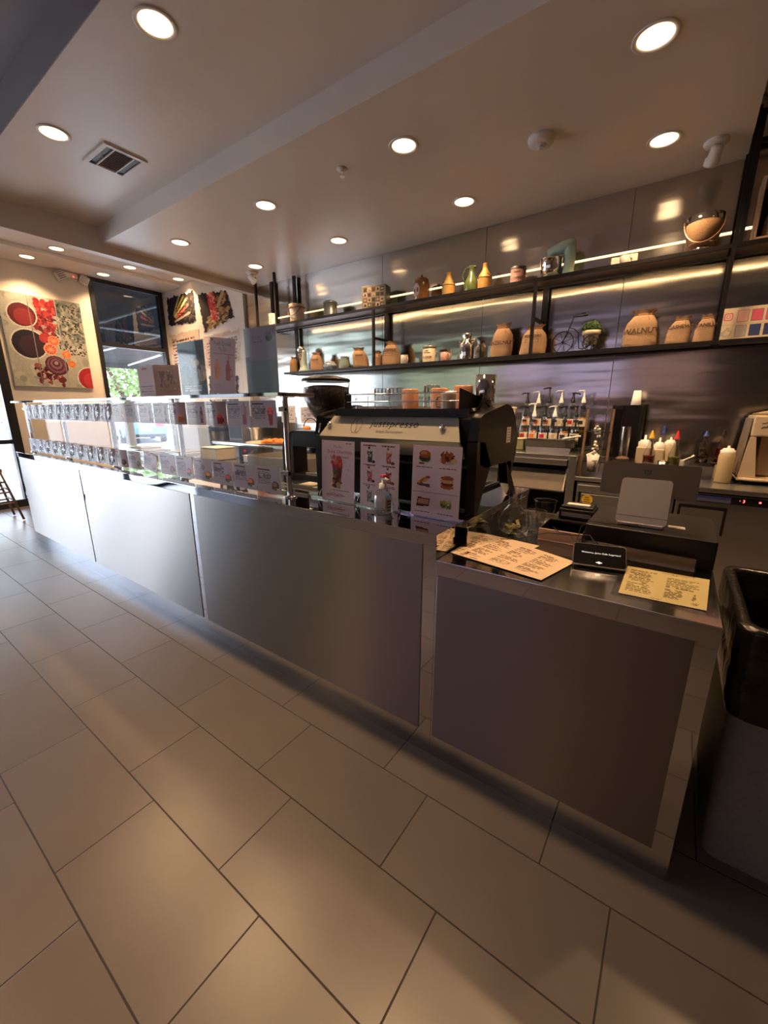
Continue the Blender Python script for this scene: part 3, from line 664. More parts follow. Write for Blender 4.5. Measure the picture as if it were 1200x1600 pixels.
# ---- glass display guard
g = thing('display_guard', 'glass display guard with steel posts along the service counter', 'display guard', (0, 0, 0))
q = MB(); q.box(-5.95, -1.720, 0.055, 0.295, 1.475, 1.494, 'polished_steel'); q.build('top_shelf', g, bevel=0.002)
for x in (-1.753, -2.753, -3.753, -4.753, -5.753):
    q = MB(); q.cyl((x, 0.125, 0.975), (x, 0.125, 1.475), 0.0145, 'chrome', seg=20); q.lathe((x, 0.125, 0.974), [(0, 0), (0.036, 0), (0.036, 0.005), (0.018, 0.010), (0.0145, 0.012)], 'chrome', 24, cap=False)
    q.build('post', g)
    for z in (1.10, 1.415):
        q = MB(); q.box(x-0.022, x+0.022, 0.098, 0.118, z-0.012, z+0.012, 'chrome'); q.build('glass_clamp', g, bevel=0.003)
for i in range(4):
    x1 = -1.765-i*1.0; q = MB(); q.box(x1-0.975, x1, 0.098, 0.104, 0.985, 1.472, 'guard_glass'); q.build('glass_pane', g)
q = MB(); q.box(-5.76, -1.775, 0.300, 0.304, 0.99, 1.0, 'chrome'); q.build('rear_rail', g)

# ---- cards hanging on the guard
DR = dict(red=(0.62, 0.12, 0.12), dark=(0.22, 0.16, 0.18), amber=(0.72, 0.38, 0.12), brown=(0.40, 0.22, 0.16), bun=(0.62, 0.28, 0.12), burger=(0.55, 0.20, 0.10))
PINK = (0.72, 0.64, 0.65)
def card_img(kind, col, seed):
    im = Img(42, 34, PINK, seed).noise(0.04)
    im.rect(.08, .86, .08+.35+.15*im.r.rand(), .91, (0.30, 0.16, 0.18)); im.lines(.08, .60, .30, .82, 9, (0.42, 0.36, 0.38), .9, .12)
    c = DR[col]; lt = tuple(min(1, x*1.5+.1) for x in c)
    if kind == 'bottle':
        im.rect(.72, .08, .86, .62, c); im.rect(.755, .60, .825, .80, c); im.rect(.75, .30, .83, .45, lt)
    elif kind == 'glass':
        im.poly([(.72, .08), (.84, .08), (.88, .66), (.66, .66)], c); im.rect(.70, .50, .86, .58, lt); im.ell(.77, .68, .10, .08, lt)
    elif kind == 'jar':
        im.rect(.66, .08, .86, .40, c); im.ell(.76, .40, .10, .06, lt); im.rect(.86, .16, .91, .32, c)
    elif kind == 'straws':
        im.rect(.66, .08, .84, .46, c); im.rect(.66, .46, .70, .86, c); im.rect(.74, .46, .78, .95, c); im.rect(.82, .46, .85, .80, c)
    else:
        im.ell(.76, .30, .15, .17, c); im.ell(.76, .22, .15, .06, (0.25, 0.14, 0.08)); im.ell(.76, .18, .15, .05, (0.35, 0.38, 0.12)); im.ell(.74, .34, .10, .08, lt); im.ell(.86, .16, .06, .05, (0.85, 0.75, 0.6))
    return im.out()
def hang_card(x, z0, wd, ht, im, label, group, tilt=0.0, sleeve='clear_plastic', cat='menu card', bow=0.0):
    r = thing('menu_card', label, cat, (x, 0.094, z0), group=group, rot=(0, tilt, 0))
    q = MB(); q.sheet(wd-0.006, ht-0.006, im, m='print', thick=0.001, place=lambda X, Z, d: (X, d-bow*math.cos(X/wd*PI), Z+0.003)); q.build('sheet', r)
    q = MB(); n = 14
    for k in range(n):
        a = -wd/2+wd*k/n; b = -wd/2+wd*(k+1)/n
        ya = -0.0035-bow*math.cos(a/wd*PI); yb = -0.0035-bow*math.cos(b/wd*PI); q.quad((a, ya, 0), (b, yb, 0), (b, yb, ht), (a, ya, ht), sleeve)
    q.build('sleeve', r); return r
ordn = ['first', 'second', 'third', 'fourth', 'fifth', 'sixth', 'seventh', 'eighth', 'ninth', 'tenth', 'eleventh', 'twelfth', 'thirteenth', 'fourteenth', 'fifteenth', 'sixteenth', 'seventeenth', 'eighteenth', 'nineteenth']
up = [('glass', 'red', 'tall red drink'), ('straws', 'red', 'red drink with straws'), ('jar', 'red', 'small red jar drink'), ('bottle', 'brown', 'brown bottle'), ('jar', 'amber', 'amber jar drink'), ('bottle', 'dark', 'slim dark bottle'), ('bottle', 'dark', 'dark bottle'), ('bottle', 'dark', 'narrow dark bottle'), ('bottle', 'red', 'red bottle')]
for i in range(19):
    k, cc, nm_ = up[i] if i < 9 else (('bottle', 'dark', 'drink, blurred by glare'))
    x = -1.884-0.205*i
    hang_card(x, 1.322-0.0003*i, 0.203, 0.138, card_img(k, cc, 20+i), 'drink card on the guard glass, upper row, %s from the right, %s' % (ordn[i], nm_), 'drink cards in the upper row', sleeve='clear_plastic' if i < 9 else 'wavy_plastic', tilt=random.uniform(-.01, .01), bow=0.0 if i not in (2, 4) and i < 9 else 0.02 if i < 9 else 0.016)
lo = [('burger', 'brown', 'dark brown burger'), ('burger', 'bun', 'golden bun burger'), ('burger', 'burger', 'tall burger'), ('burger', 'amber', 'orange pieces'), ('burger', 'red', 'red glazed burger'), ('burger', 'brown', 'small grey snack')]
xs = [-1.880, -2.083, -2.287, -2.490, -2.700, -2.905]
for i, x in enumerate(xs):
    hang_card(x, 0.985, 0.203, 0.142, card_img(lo[i][0], lo[i][1], 60+i), 'food card on the guard glass, lower row, %s from the right, %s' % (ordn[i], lo[i][2]), 'food cards in the lower row', tilt=random.uniform(-.01, .01))
hang_card(-3.16, 0.992, 0.19, 0.13, card_img('burger', 'brown', 71), 'food card leaning sideways beside the gap in the lower row', 'food cards in the lower row', tilt=0.20)
for i in range(12):
    x = -3.38-0.205*i
    hang_card(x, 0.985, 0.203, 0.135, card_img('burger', 'dark', 80+i), 'food card behind shiny plastic, lower row, %s left of the leaning card' % ordn[i], 'food cards in the lower row', sleeve='clear_plastic' if i < 2 else 'wavy_plastic', bow=0.0 if i < 1 else 0.018, tilt=random.uniform(-.03, .03))

# ---- signs standing on the guard's top shelf (z 1.494)
ZS = 1.4945
def stand_sign(name, label, x, y, wd, ht, im, rz=0.0, lean=0.0, holder=True, m='print', foot=0.06, glass='clear_plastic'):
    r = thing(name, label, 'sign', (x, y, ZS), rz)
    q = MB(); q.push(RX(-lean)); q.sheet(wd, ht, im, m=m, thick=0.001); q.pop(); q.build('sheet', r, loc=(0, 0, 0.004))
    if holder:
        q = MB(); q.push(RX(-lean)); q.box(-wd/2-0.004, wd/2+0.004, -0.004, -0.002, 0, ht+0.008, glass).box(-wd/2-0.004, wd/2+0.004, 0.003, 0.005, 0, ht+0.008, glass); q.pop()
        q.box(-wd/2-0.004, wd/2+0.004, -0.002, foot, 0, 0.0025, glass); q.build('acrylic_holder', r)
    return r
im = Img(16, 24, (0.62, 0.08, 0.10), 1); im.ell(.75, .55, .35, .25, (0.85, 0.6, 0.6)); im.ell(.75, .55, .22, .16, (0.62, 0.08, 0.10))
stand_sign('table_card', 'small red card behind the tri-fold sign on the guard shelf', -3.235, 0.20, 0.09, 0.115, im.out(), holder=False)
r = thing('table_tent', 'pinkish folded tent sign with text lines on the guard shelf', 'sign', (-3.10, 0.13, ZS), 0.0)
im = Img(60, 60, (0.68, 0.55, 0.56), 2); im.rect(.30, .90, .62, .945, (0.5, 0.2, 0.22)); im.lines(.12, .92, .33, .37, 1, (0.25, 0.16, 0.18), 1, .02); im.lines(.22, .82, .26, .30, 1, (0.35, 0.25, 0.25), 1, .02); im.lines(.12, .95, .16, .22, 1, (0.2, 0.12, 0.14), 1, .02); im.lines(.25, .8, .07, .11, 1, (0.3, 0.2, 0.2), 1, .02)
q = MB(); q.sheet(0.215, 0.195, im.out(), place=lambda X, Z, d: (X-0.02, d, Z)); q.build('front_face', r)
q = MB(); q.sheet(0.16, 0.20, Img(20, 20, (0.68, 0.60, 0.61), 2).lines(.2, .8, .3, .8, 5, (0.5, 0.45, 0.5), .6).out(), place=lambda X, Z, d: (0.09+(X+0.08)*0.75, 0.0+(X+0.08)*0.66+d, Z)); q.build('side_face', r)
q = MB(); q.add([(0.09, -0.003, 0), (0.21, 0.10, 0), (0.21, 0.10, 0.2), (0.09, -0.003, 0.2)], [(0, 1, 2, 3)], 'wavy_plastic'); q.build('sleeve', r)
im = Img(50, 56, (0.30, 0.36, 0.40), 3).noise(.3); im.rect(0, .5, 1, 1, (0.46, 0.55, 0.62)); im.rect(.70, 0, 1, 1, (0.20, 0.15, 0.15)); im.speck(.5, .30, .95, .62, 50, [(0.62, 0.50, 0.36), (0.75, 0.66, 0.52), (0.40, 0.30, 0.24)], .06); im.speck(0, .22, .7, .5, 50, [(0.22, 0.30, 0.28), (0.30, 0.40, 0.36)], .06); im.rect(0, 0, 1, .22, (0.16, 0.20, 0.20)); im.lines(.15, .9, .07, .19, 3, (0.6, 0.62, 0.62), .9, .2)
stand_sign('acrylic_sign', 'acrylic stand with a dark blue photo print on the guard shelf', -2.60, 0.16, 0.285, 0.305, im.out(), glass='clear_plastic')
im = Img(56, 70, (0.70, 0.57, 0.57), 4).noise(.03)
im.ell(.10, .96, .03, .02, (0.2, 0.15, 0.15)); im.lines(.15, .50, .715, .725, 1, (0.45, 0.25, 0.25), 1, 0); im.lines(.58, .95, .715, .725, 1, (0.45, 0.25, 0.25), 1, 0)
for cx, c1, c2 in ((.28, (0.78, 0.42, 0.10), (0.70, 0.34, 0.08)), (.72, (0.58, 0.12, 0.12), (0.42, 0.07, 0.08))):
    im.rect(cx-.10, .28, cx+.08, .50, c1); im.ell(cx-.01, .28, .09, .03, c1); im.ell(cx-.01, .50, .09, .06, c1); im.rect(cx-.06, .50, cx+.04, .62, c1); im.rect(cx-.08, .30, cx-.03, .48, c2); im.ell(cx+.11, .40, .05, .08, c1); im.ell(cx+.11, .40, .028, .055, (0.70, 0.57, 0.57))
im.rect(.71, .60, .725, .70, (0.58, 0.12, 0.12)); im.poly([(.72, .66), (.86, .66), (.72, .71)], (0.85, 0.30, 0.20)); im.lines(.1, .5, .10, .16, 3, (0.6, 0.48, 0.48), .7)
r = stand_sign('acrylic_sign', holder=False, label='slanted pink drink sign with an orange and a red bottle on the guard shelf', x=-2.275, y=0.15, wd=0.23, ht=0.295, im=im.out())
q = MB(); q.box(-0.165, 0.165, 0.004, 0.007, 0, 0.305, 'clear_plastic').box(-0.165, 0.165, -0.03, 0.05, 0, 0.0025, 'clear_plastic'); q.build('acrylic_holder', r)
q = MB(); q.text('Fresh Drinks', 0.030, lambda x, y: (x+0.01, -0.006, 0.268+y), 'ink'); q.text('To Go', 0.026, lambda x, y: (x+0.01, -0.006, 0.240+y), 'ink'); q.build('lettering', r)
for ch in r.children:
    if ch.name.startswith(('sheet', 'lettering')): ch.rotation_euler = (0, 0.13, 0); ch.location.x -= 0.02
im = Img(50, 70, (0.58, 0.56, 0.62), 5); im.rect(0, 0, 1, .50, (0.50, 0.54, 0.56)); im.ell(.78, .83, .10, .06, (0.30, 0.26, 0.30)); im.rect(.71, .85, .85, .90, (0.45, 0.42, 0.46)); im.lines(.3, .62, .76, .79, 1, (0.4, 0.38, 0.42), .9)  # lower half: sky reflection painted into the sheet
im.lines(.3, .7, .05, .07, 1, (0.45, 0.5, 0.48), 1, .1)
r = stand_sign('acrylic_sign', 'tall glossy acrylic sign at the right end of the guard shelf', -1.955, 0.16, 0.250, 0.318, im.out(), glass='clear_plastic')
q = MB(); q.text('BOBA', 0.026, lambda x, y: (x-0.02, -0.006, 0.272+y), 'grey_ink'); q.build('lettering', r)

# ---- menus standing on the ledge before the espresso machine (z .974)
def easel(label, xa, xb, zt, im, name='menu_stand', wire=True, base=0.974, y=0.178):
    wd = xb-xa; ht = zt-base; r = thing(name, label, 'menu', ((xa+xb)/2, y, base+0.0005))
    q = MB(); q.push(RX(-0.04)); q.sheet(wd, ht, im, m='print', thick=0.002); q.pop(); q.build('sheet', r, loc=(0, 0, 0.005))
    q = MB(); q.push(RX(-0.04)); q.box(-wd/2-0.003, wd/2+0.003, -0.004, -0.002, 0, ht+0.006, 'clear_plastic'); q.pop(); q.box(-wd/2-0.003, wd/2+0.003, -0.022, 0.0, 0, 0.003, 'clear_plastic').box(-wd/2-0.003, wd/2+0.003, -0.024, -0.021, 0, 0.010, 'clear_plastic'); q.build('acrylic_holder', r)
    if wire:
        q = MB(); q.tube([(-wd/2-0.02, -0.01, 0.002), (-wd/2-0.004, 0.0, 0.05), (-wd/2-0.004, 0.012, 0.06)], 0.0015, 'chrome').tube([(wd/2+0.02, -0.01, 0.002), (wd/2+0.004, 0.0, 0.05), (wd/2+0.004, 0.012, 0.06)], 0.0015, 'chrome').tube([(-wd/2-0.02, -0.01, 0.002), (wd/2+0.02, -0.01, 0.002)], 0.0015, 'chrome'); q.build('wire_foot', r)
    return r
BG = (0.92, 0.81, 0.82)
im = Img(66, 90, BG, 6).noise(.04); im.speck(.05, .05, .95, .95, 10, [(0.62, 0.52, 0.54)], .012)
im.poly([(.40, .22), (.58, .22), (.66, .66), (.32, .66)], (0.45, 0.16, 0.16)); im.speck(.36, .24, .62, .50, 60, [(0.25, 0.28, 0.18), (0.55, 0.20, 0.14), (0.70, 0.45, 0.30), (0.30, 0.10, 0.10)], .03)
im.rect(.33, .56, .65, .64, (0.68, 0.14, 0.15)); im.speck(.33, .62, .65, .74, 26, [(0.80, 0.20, 0.16), (0.88, 0.45, 0.35)], .035); im.ell(.52, .27, .07, .05, (0.72, 0.62, 0.38))
im.lines(.30, .85, .175, .195, 1, (0.4, 0.2, 0.2), 1, .05); im.lines(.15, .80, .06, .14, 3, (0.68, 0.35, 0.30), .9, .3); im.ell(.04, .97, .015, .012, (0.1, 0.1, 0.1)); im.lines(.75, .95, .955, .965, 1, (0.3, 0.2, 0.2), 1)
r = easel('menu stand advertising a strawberry cup, leftmost before the espresso machine', -1.578, -1.371, 1.265, im.out())
q = MB(); q.push(RX(-0.04)); q.text('Dubai Chocolate', 0.0225, lambda x, y: (x+0.012, -0.0008, 0.244+y), 'red_ink'); q.text('Strawberries', 0.0225, lambda x, y: (x+0.012, -0.0008, 0.220+y), 'red_ink'); q.text('Try our', 0.016, lambda x, y: (x, -0.0008, 0.268+y), 'grey_ink'); q.pop(); q.build('lettering', r)
im = Img(66, 90, BG, 7).noise(.03); im.rect(.497, .03, .503, .97, (0.70, 0.60, 0.60))
cells = [(.25, .80, 'g'), (.74, .80, 'r'), (.25, .50, 'p'), (.74, .50, 'r2'), (.25, .18, 'b'), (.74, .18, 'b')]
for cx, cy, k in cells:
    im.lines(cx-.18, cx+.18, cy+.135, cy+.175, 2, (0.35, 0.22, 0.22), .9, .15)
    cc = {'g': (0.16, 0.26, 0.20), 'r': (0.66, 0.32, 0.26), 'p': (0.60, 0.28, 0.26), 'r2': (0.62, 0.10, 0.10), 'b': (0.42, 0.52, 0.54)}[k]
    im.poly([(cx-.05, cy-.10), (cx+.06, cy-.10), (cx+.075, cy+.08), (cx-.065, cy+.08)], cc); im.ell(cx+.005, cy+.09, .06, .035, (0.88, 0.84, 0.80)); im.speck(cx-.05, cy-.08, cx+.06, cy+.06, 10, [tuple(min(1, x*1.5) for x in cc), (0.8, 0.7, 0.66)], .02); im.ell(cx+.10, cy-.09, .05, .02, tuple(x*.7 for x in cc)); im.ell(cx-.02, cy+.12, .03, .02, cc)
easel('menu stand with six small drinks, behind the hand sanitizer bottle', -1.334, -1.122, 1.266, im.out())
im = Img(72, 88, BG, 8).noise(.03); im.rect(.497, .03, .503, .97, (0.68, 0.58, 0.58)); im.rect(.03, .655, .97, .662, (0.70, 0.60, 0.60)); im.rect(.03, .34, .97, .347, (0.70, 0.60, 0.60))
def food(cx, cy, k):
    if k == 0: im.ell(cx, cy-.03, .15, .06, (0.80, 0.78, 0.72)); im.ell(cx, cy-.02, .12, .05, (0.25, 0.32, 0.12)); im.ell(cx, cy, .12, .045, (0.30, 0.14, 0.08)); im.ell(cx, cy+.04, .12, .055, (0.66, 0.32, 0.12)); im.ell(cx-.02, cy+.055, .07, .025, (0.82, 0.50, 0.24)); im.ell(cx-.06, cy-.09, .06, .015, (0.55, 0.1, 0.08))
    if k == 1: im.ell(cx, cy-.03, .17, .06, (0.78, 0.70, 0.62)); im.speck(cx-.13, cy-.05, cx+.11, cy+.06, 34, [(0.50, 0.18, 0.10), (0.66, 0.34, 0.16), (0.36, 0.12, 0.08)], .035); im.ell(cx+.13, cy-.03, .05, .03, (0.88, 0.72, 0.50))
    if k == 2: im.poly([(cx-.15, cy-.08), (cx+.14, cy-.10), (cx+.13, cy-.06), (cx-.14, cy-.04)], (0.42, 0.28, 0.32)); [im.ell(cx-.05+.05*j, cy-.01+.01*j, .10, .022, [(0.82, 0.52, 0.20), (0.70, 0.38, 0.12), (0.88, 0.62, 0.30)][j], .6) for j in range(3)]; im.ell(cx+.08, cy+.04, .05, .02, (0.7, 0.3, 0.2))
    if k == 3: [im.ell(cx, cy-.07+.04*j, .13, .03, [(0.70, 0.36, 0.14), (0.45, 0.18, 0.10), (0.86, 0.62, 0.36), (0.66, 0.30, 0.12)][j]) for j in range(4)]
    if k == 4: im.poly([(cx-.15, cy-.08), (cx+.12, cy-.06), (cx+.15, cy+.05), (cx-.12, cy+.06)], (0.30, 0.13, 0.10)); [im.ell(cx-.08+.055*j, cy, .035, .045, (0.80, 0.58, 0.40), -.4) for j in range(4)]
    if k == 5: im.poly([(cx-.15, cy-.02), (cx+.06, cy-.10), (cx+.16, cy-.01), (cx-.04, cy+.05)], (0.88, 0.84, 0.78)); im.speck(cx-.08, cy-.05, cx+.09, cy+.04, 22, [(0.62, 0.62, 0.25), (0.80, 0.76, 0.45), (0.35, 0.38, 0.15)], .03)
for k in range(6):
    cx, cy = (.26, .74)[k % 2], (.84, .52, .21)[k//2]
    food(cx, cy, k); im.lines(cx-.17, cx+.17, cy-.155, cy-.135, 1, (0.30, 0.16, 0.18), 1, .05)
easel('menu stand with six food pictures, rightmost before the espresso machine', -1.054, -0.832, 1.268, im.out(), wire=False)

# ---- hand sanitizer
t = thing('sanitizer_bottle', 'clear hand sanitizer pump bottle on the counter ledge', 'bottle', (-1.158, 0.118, 0.9745), -0.2)
q = MB(); q.lathe((0, 0, 0), [(0, 0), (0.036, 0), (0.040, 0.006), (0.040, 0.070), (0.037, 0.088), (0.026, 0.104), (0.013, 0.112), (0.013, 0.118)], 'clear_glass', 30, cap=False); q.build('bottle_body', t)
q = MB(); q.lathe((0, 0, 0), [(0, 0.004), (0.035, 0.004), (0.036, 0.050), (0, 0.051)], 'clear_plastic', 24, cap=False); q.build('gel', t)
q = MB(); q.lathe((0, 0, 0), [(0.0170, 0.112), (0.0170, 0.134), (0.010, 0.137), (0.006, 0.139), (0.006, 0.158), (0, 0.158)], 'white_plastic', 20, cap=False); q.tube([(0, 0, 0.154), (0.012, 0, 0.158), (0.032, 0, 0.150)], 0.006, 'white_plastic'); q.build('pump', t)
q = MB(); q.box(-0.014, 0.014, -0.008, 0.008, 0.158, 0.172, 'red_plastic'); q.build('pump_button', t, bevel=0.003); 
q = MB(); q.add([(0.0415*math.cos(a), 0.0415*math.sin(a), z) for z in (0.014, 0.074) for a in np.linspace(-0.5, 0.25, 7)], [(k, k+1, k+8, k+7) for k in range(6)], 'cream_tin'); 
for k in range(4): q.add([(0.042*math.cos(a), 0.042*math.sin(a), z) for z in (0.022+k*.013, 0.028+k*.013) for a in np.linspace(-0.3, 0.2, 5)], [(j, j+1, j+6, j+5) for j in range(4)], 'ink')
q.build('label', t)

# ================================================================ ESPRESSO MACHINE
t = thing('espresso_machine', 'black two-legged espresso machine with a cream front panel', 'coffee machine', (-1.25, 0.0, 0.986))
# local z is height above the worktop
def prof_out(): return [(0.285, 0.398), (0.32, 0.412), (0.56, 0.452), (0.60, 0.450), (0.66, 0.430), (0.71, 0.385), (0.755, 0.29), (0.745, 0.22), (0.70, 0.13), (0.68, 0.10), (0.66, 0.16), (0.60, 0.19), (0.36, 0.19), (0.30, 0.21), (0.29, 0.30), (0.262, 0.302)]
for sx_ in (-1, 1):
    a, b = (0.405, 0.447) if sx_ > 0 else (-0.447, -0.405)
    q = MB(); q.prism(prof_out(), a, b, 'machine_black'); q.build('side_panel', t, bevel=0.008)
    q = MB(); q.prism([(0.268, 0.004), (0.300, 0.004), (0.42, 0.20), (0.34, 0.30), (0.262, 0.30)], a, b, 'machine_black'); q.build('leg', t, bevel=0.004)
    q = MB(); q.prism([(0.67, 0.11), (0.70, 0.12), (0.80, 0.004), (0.765, 0.004), (0.66, 0.08), (0.62, 0.19), (0.69, 0.19)], a, b, 'machine_black'); q.build('leg', t, bevel=0.004)
    q = MB()
    for (y, z) in ((0.282, 0.0), (0.782, 0.0)): q.cyl(((a+b)/2, y, 0), ((a+b)/2, y, 0.006), 0.016, 'rubber')
    q.build('foot', t)
q = MB(); q.prism([(0.29, 0.20), (0.285, 0.39), (0.56, 0.445), (0.66, 0.42), (0.73, 0.30), (0.66, 0.18)], -0.405, 0.405, 'machine_black'); q.build('boiler_housing', t, bevel=0.006)
# cream panel: follows the slanted front, rounded upper corners
def rnd_corner(cx, cz, r, a0, a1, n=8): return [(cx+r*math.cos(a0+(a1-a0)*k/n), cz+r*math.sin(a0+(a1-a0)*k/n)) for k in range(n+1)]
sh = [(-0.385, 0.0), (0.385, 0.0)]+rnd_corner(0.325, 0.080, 0.030, 0.0, PI/2)+rnd_corner(-0.30, 0.070, 0.040, PI/2, PI*0.82)
sl = math.atan2(0.06, 0.105)
q = MB(); q.push(TR(0, 0.235, 0.300) @ RX(-sl)); q.prism([(x, z*1.08) for x, z in sh], -0.004, 0.004, 'machine_sheet', axis='Y'); q.pop(); q.build('front_panel', t, bevel=0.002)
def onp(x, y, d=0.0052): v = TR(0, 0.235, 0.300) @ RX(-sl) @ Vector((x, -d, y)); return tuple(v)
q = MB(); q.text('justspresso', 0.050, lambda x, y: onp(0.045+x, 0.072+y), 'dark_ink', shear=0.25, space=1.12); q.build('lettering', t)
q = MB(); q.text('Simply Barmination', 0.019, lambda x, y: onp(0.030+x, 0.034+y), 'grey_ink', shear=0.2); q.build('tagline', t)
q = MB()
for s_ in (-1, 1):
    pts = [onp(-0.165+s_*0.003+0.027*math.cos(a)*1, 0.060+0.038*math.sin(a), 0.006) for a in np.linspace(PI/2-s_*0.1, PI/2+(PI*0.98)*(-s_), 18)]; q.tube(pts, 0.0009, 'brown_ink', 5)
q.tube([onp(-0.165+0.012*math.sin(k/12*PI*2)*0.35, 0.024+0.072*k/12, 0.006) for k in range(13)], 0.0009, 'brown_ink', 5); q.build('bean_emblem', t)
for x in (-0.330, 0.295):
    q = MB(); c_ = Vector(onp(x, 0.058, 0.0)); n_ = Vector(onp(x, 0.058, 0.02))-c_; q.cyl(c_, c_+n_*0.7, 0.012, 'chrome'); q.ell(tuple(c_+n_*0.75), (0.0115, 0.006, 0.0115), 'chrome'); q.build('panel_knob', t)
q = MB(); q.add([(-0.385, 0.232, 0.299), (0.385, 0.232, 0.299), (0.385, 0.325, 0.185), (-0.385, 0.325, 0.185), (-0.385, 0.245, 0.299), (0.385, 0.245, 0.299), (0.385, 0.335, 0.19), (-0.385, 0.335, 0.19)], [(0, 3, 2, 1), (4, 5, 6, 7), (0, 1, 5, 4), (1, 2, 6, 5), (2, 3, 7, 6), (3, 0, 4, 7)], 'machine_grey'); q.build('lower_front', t)
q = MB(); q.box(-0.40, 0.40, 0.345, 0.70, 0.055, 0.075, 'machine_black').box(-0.40, 0.40, 0.33, 0.352, 0.01, 0.20, 'machine_black'); q.build('drip_tray', t)
q = MB()
for k in range(20): q.box(-0.38+k*0.04, -0.372+k*0.04, 0.36, 0.69, 0.076, 0.080, 'chrome')
q.build('drip_grate', t)
# cup rail
for s_ in (-1, 1):
    x = 0.352*s_ if s_ > 0 else -0.245
    q = MB(); q.prism([(0.285, 0.425), (0.30, 0.425), (0.30, 0.500), (0.52, 0.447), (0.60, 0.452), (0.60, 0.462), (0.30, 0.530), (0.285, 0.515)] if False else ([(0.282, 0.422), (0.62, 0.452), (0.62, 0.462), (0.282, 0.512)] if s_ > 0 else [(0.272, 0.422), (0.32, 0.424), (0.32, 0.500), (0.272, 0.512)]), x-0.002, x+0.002, 'machine_black'); q.build('rail_bracket', t)
for z in (0.462, 0.497):
    q = MB(); q.cyl((-0.245, 0.280, z), (0.352, 0.280, z), 0.0028, 'chrome', seg=8); q.build('cup_rail', t)
q = MB(); q.box(-0.30, 0.36, 0.275, 0.62, 0.412, 0.422, 'machine_black'); q.push(TR(0, 0, 0)); q.box(-0.30, 0.40, 0.262, 0.276, 0.398, 0.432, 'machine_black'); q.pop(); q.build('cup_tray', t)
q = MB(); q.push(TR(0.4475, 0.60, 0.26)); q.box(0, 0.001, -0.01, 0.045, 0.02, 0.09, 'paper')
for k in range(5): q.box(0.001, 0.0013, -0.004, 0.038, 0.030+k*0.012, 0.033+k*0.012, 'grey_ink')
q.pop(); q.build('sticker', t)
for x in (-0.2, 0.12):
    q = MB(); q.cyl((x, 0.42, 0.20), (x, 0.42, 0.145), 0.035, 'chrome').cyl((x, 0.42, 0.145), (x, 0.42, 0.12), 0.038, 'machine_black').cyl((x, 0.45, 0.132), (x, 0.60, 0.115), 0.012, 'machine_black'); q.build('group_head', t)
q = MB(); q.cyl((-0.427, 0.30, 0.36-0.05), (-0.427, 0.30, 0.36-0.025), 0.010, 'chrome').cyl((-0.427, 0.30, 0.335), (-0.427, 0.30, 0.350), 0.016, 'machine_black'); q.tube([(-0.40, 0.30, 0.20), (-0.42, 0.27, 0.31), (-0.41, 0.27, 0.36)], 0.006, 'chrome'); q.build('steam_valve', t)

# cups and glasses on top (z = .986+.422)
ZT = 0.986+0.4225
def tumbler(x, y, r, h, m, label, pattern=False):
    t = thing('tumbler', label, 'glass', (x, y, ZT), 0, 'upturned glasses and mugs on the espresso machine')
    q = MB(); q.lathe((0, 0, 0), [(r, 0), (r*0.90, h), (r*0.80, h+0.002), (0, h+0.001)], m, 24, cap=False); q.build('glass_wall', t)
    if pattern:
        q = MB()
        for k in range(12):
            a = k*PI/6
            q.tube([(r*0.92*math.cos(a+s*0.12), r*0.92*math.sin(a+s*0.12), h*0.70+h*0.30*s) for s in (0, 0.5, 1)], 0.0016, 'brown_ink', 5)
        q.build('etched_pattern', t)
    return t
def mug(x, y, rz, r, h, m, label, z=ZT, upside=True, name='mug', group='upturned glasses and mugs on the espresso machine', cat='mug'):
    t = thing(name, label, cat, (x, y, z), rz, group)
    pr = [(0, h), (r*0.93, h), (r, h-0.006), (r, 0)] if upside else [(0, 0.002), (r*0.85, 0.0), (r, 0.012), (r, h), (r*0.92, h), (r*0.90, 0.012), (0, 0.010)]
    q = MB(); q.lathe((0, 0, 0), pr, m, 26, cap=False); q.build('body', t)
    q = MB(); q.tube([(r*0.96, 0, h*0.22), (r*1.45, 0, h*0.26), (r*1.62, 0, h*0.52), (r*1.42, 0, h*0.78), (r*0.96, 0, h*0.80)], r*0.13, m, 8); q.build('handle', t); return t
tumbler(-1.395, 0.44, 0.040, 0.105, 'clear_glass', 'patterned glass tumbler, leftmost on the machine rail', True)
tumbler(-1.305, 0.44, 0.040, 0.105, 'clear_glass', 'patterned glass tumbler, second from the left on the machine rail', True)
tumbler(-1.145, 0.50, 0.040, 0.115, 'clear_glass', 'patterned glass tumbler standing taller behind the amber mugs', True)
mat('peach_glass', (0.72, 0.36, 0.20), 0.25, 0, 0.1, 30, coat=0.4)
mat('smoke_mug', (0.34, 0.28, 0.25), 0.3, 0, 0.1, 30)
mug(-1.215, 0.42, PI*0.9, 0.038, 0.098, 'peach_glass', 'peach coloured mug, left of the two peach mugs in the middle of the rail')
mug(-1.062, 0.42, PI*0.4, 0.040, 0.098, 'peach_glass', 'peach coloured mug, right of the two peach mugs in the middle of the rail')
mug(-0.965, 0.46, PI*1.0, 0.042, 0.108, 'peach_glass', 'peach coloured mug beside the steel shaker at the rail end')
mug(-1.460, 0.36, PI, 0.033, 0.070, 'clear_glass', 'small clear glass mug at the left end of the machine rail')
mug(-0.985, 0.355, PI*1.05, 0.034, 0.075, 'smoke_mug', 'dark smoky mug in front of the peach mug at the rail end')
t = tag(MB().lathe((0, 0, 0), [(0, 0), (0.040, 0), (0.045, 0.15), (0.043, 0.15), (0.038, 0.004), (0, 0.004)], 'chrome', 28, cap=False).build('shaker', loc=(-0.880, 0.50, ZT+0.001)), 'tall steel shaker cup at the right end of the machine top', 'shaker')

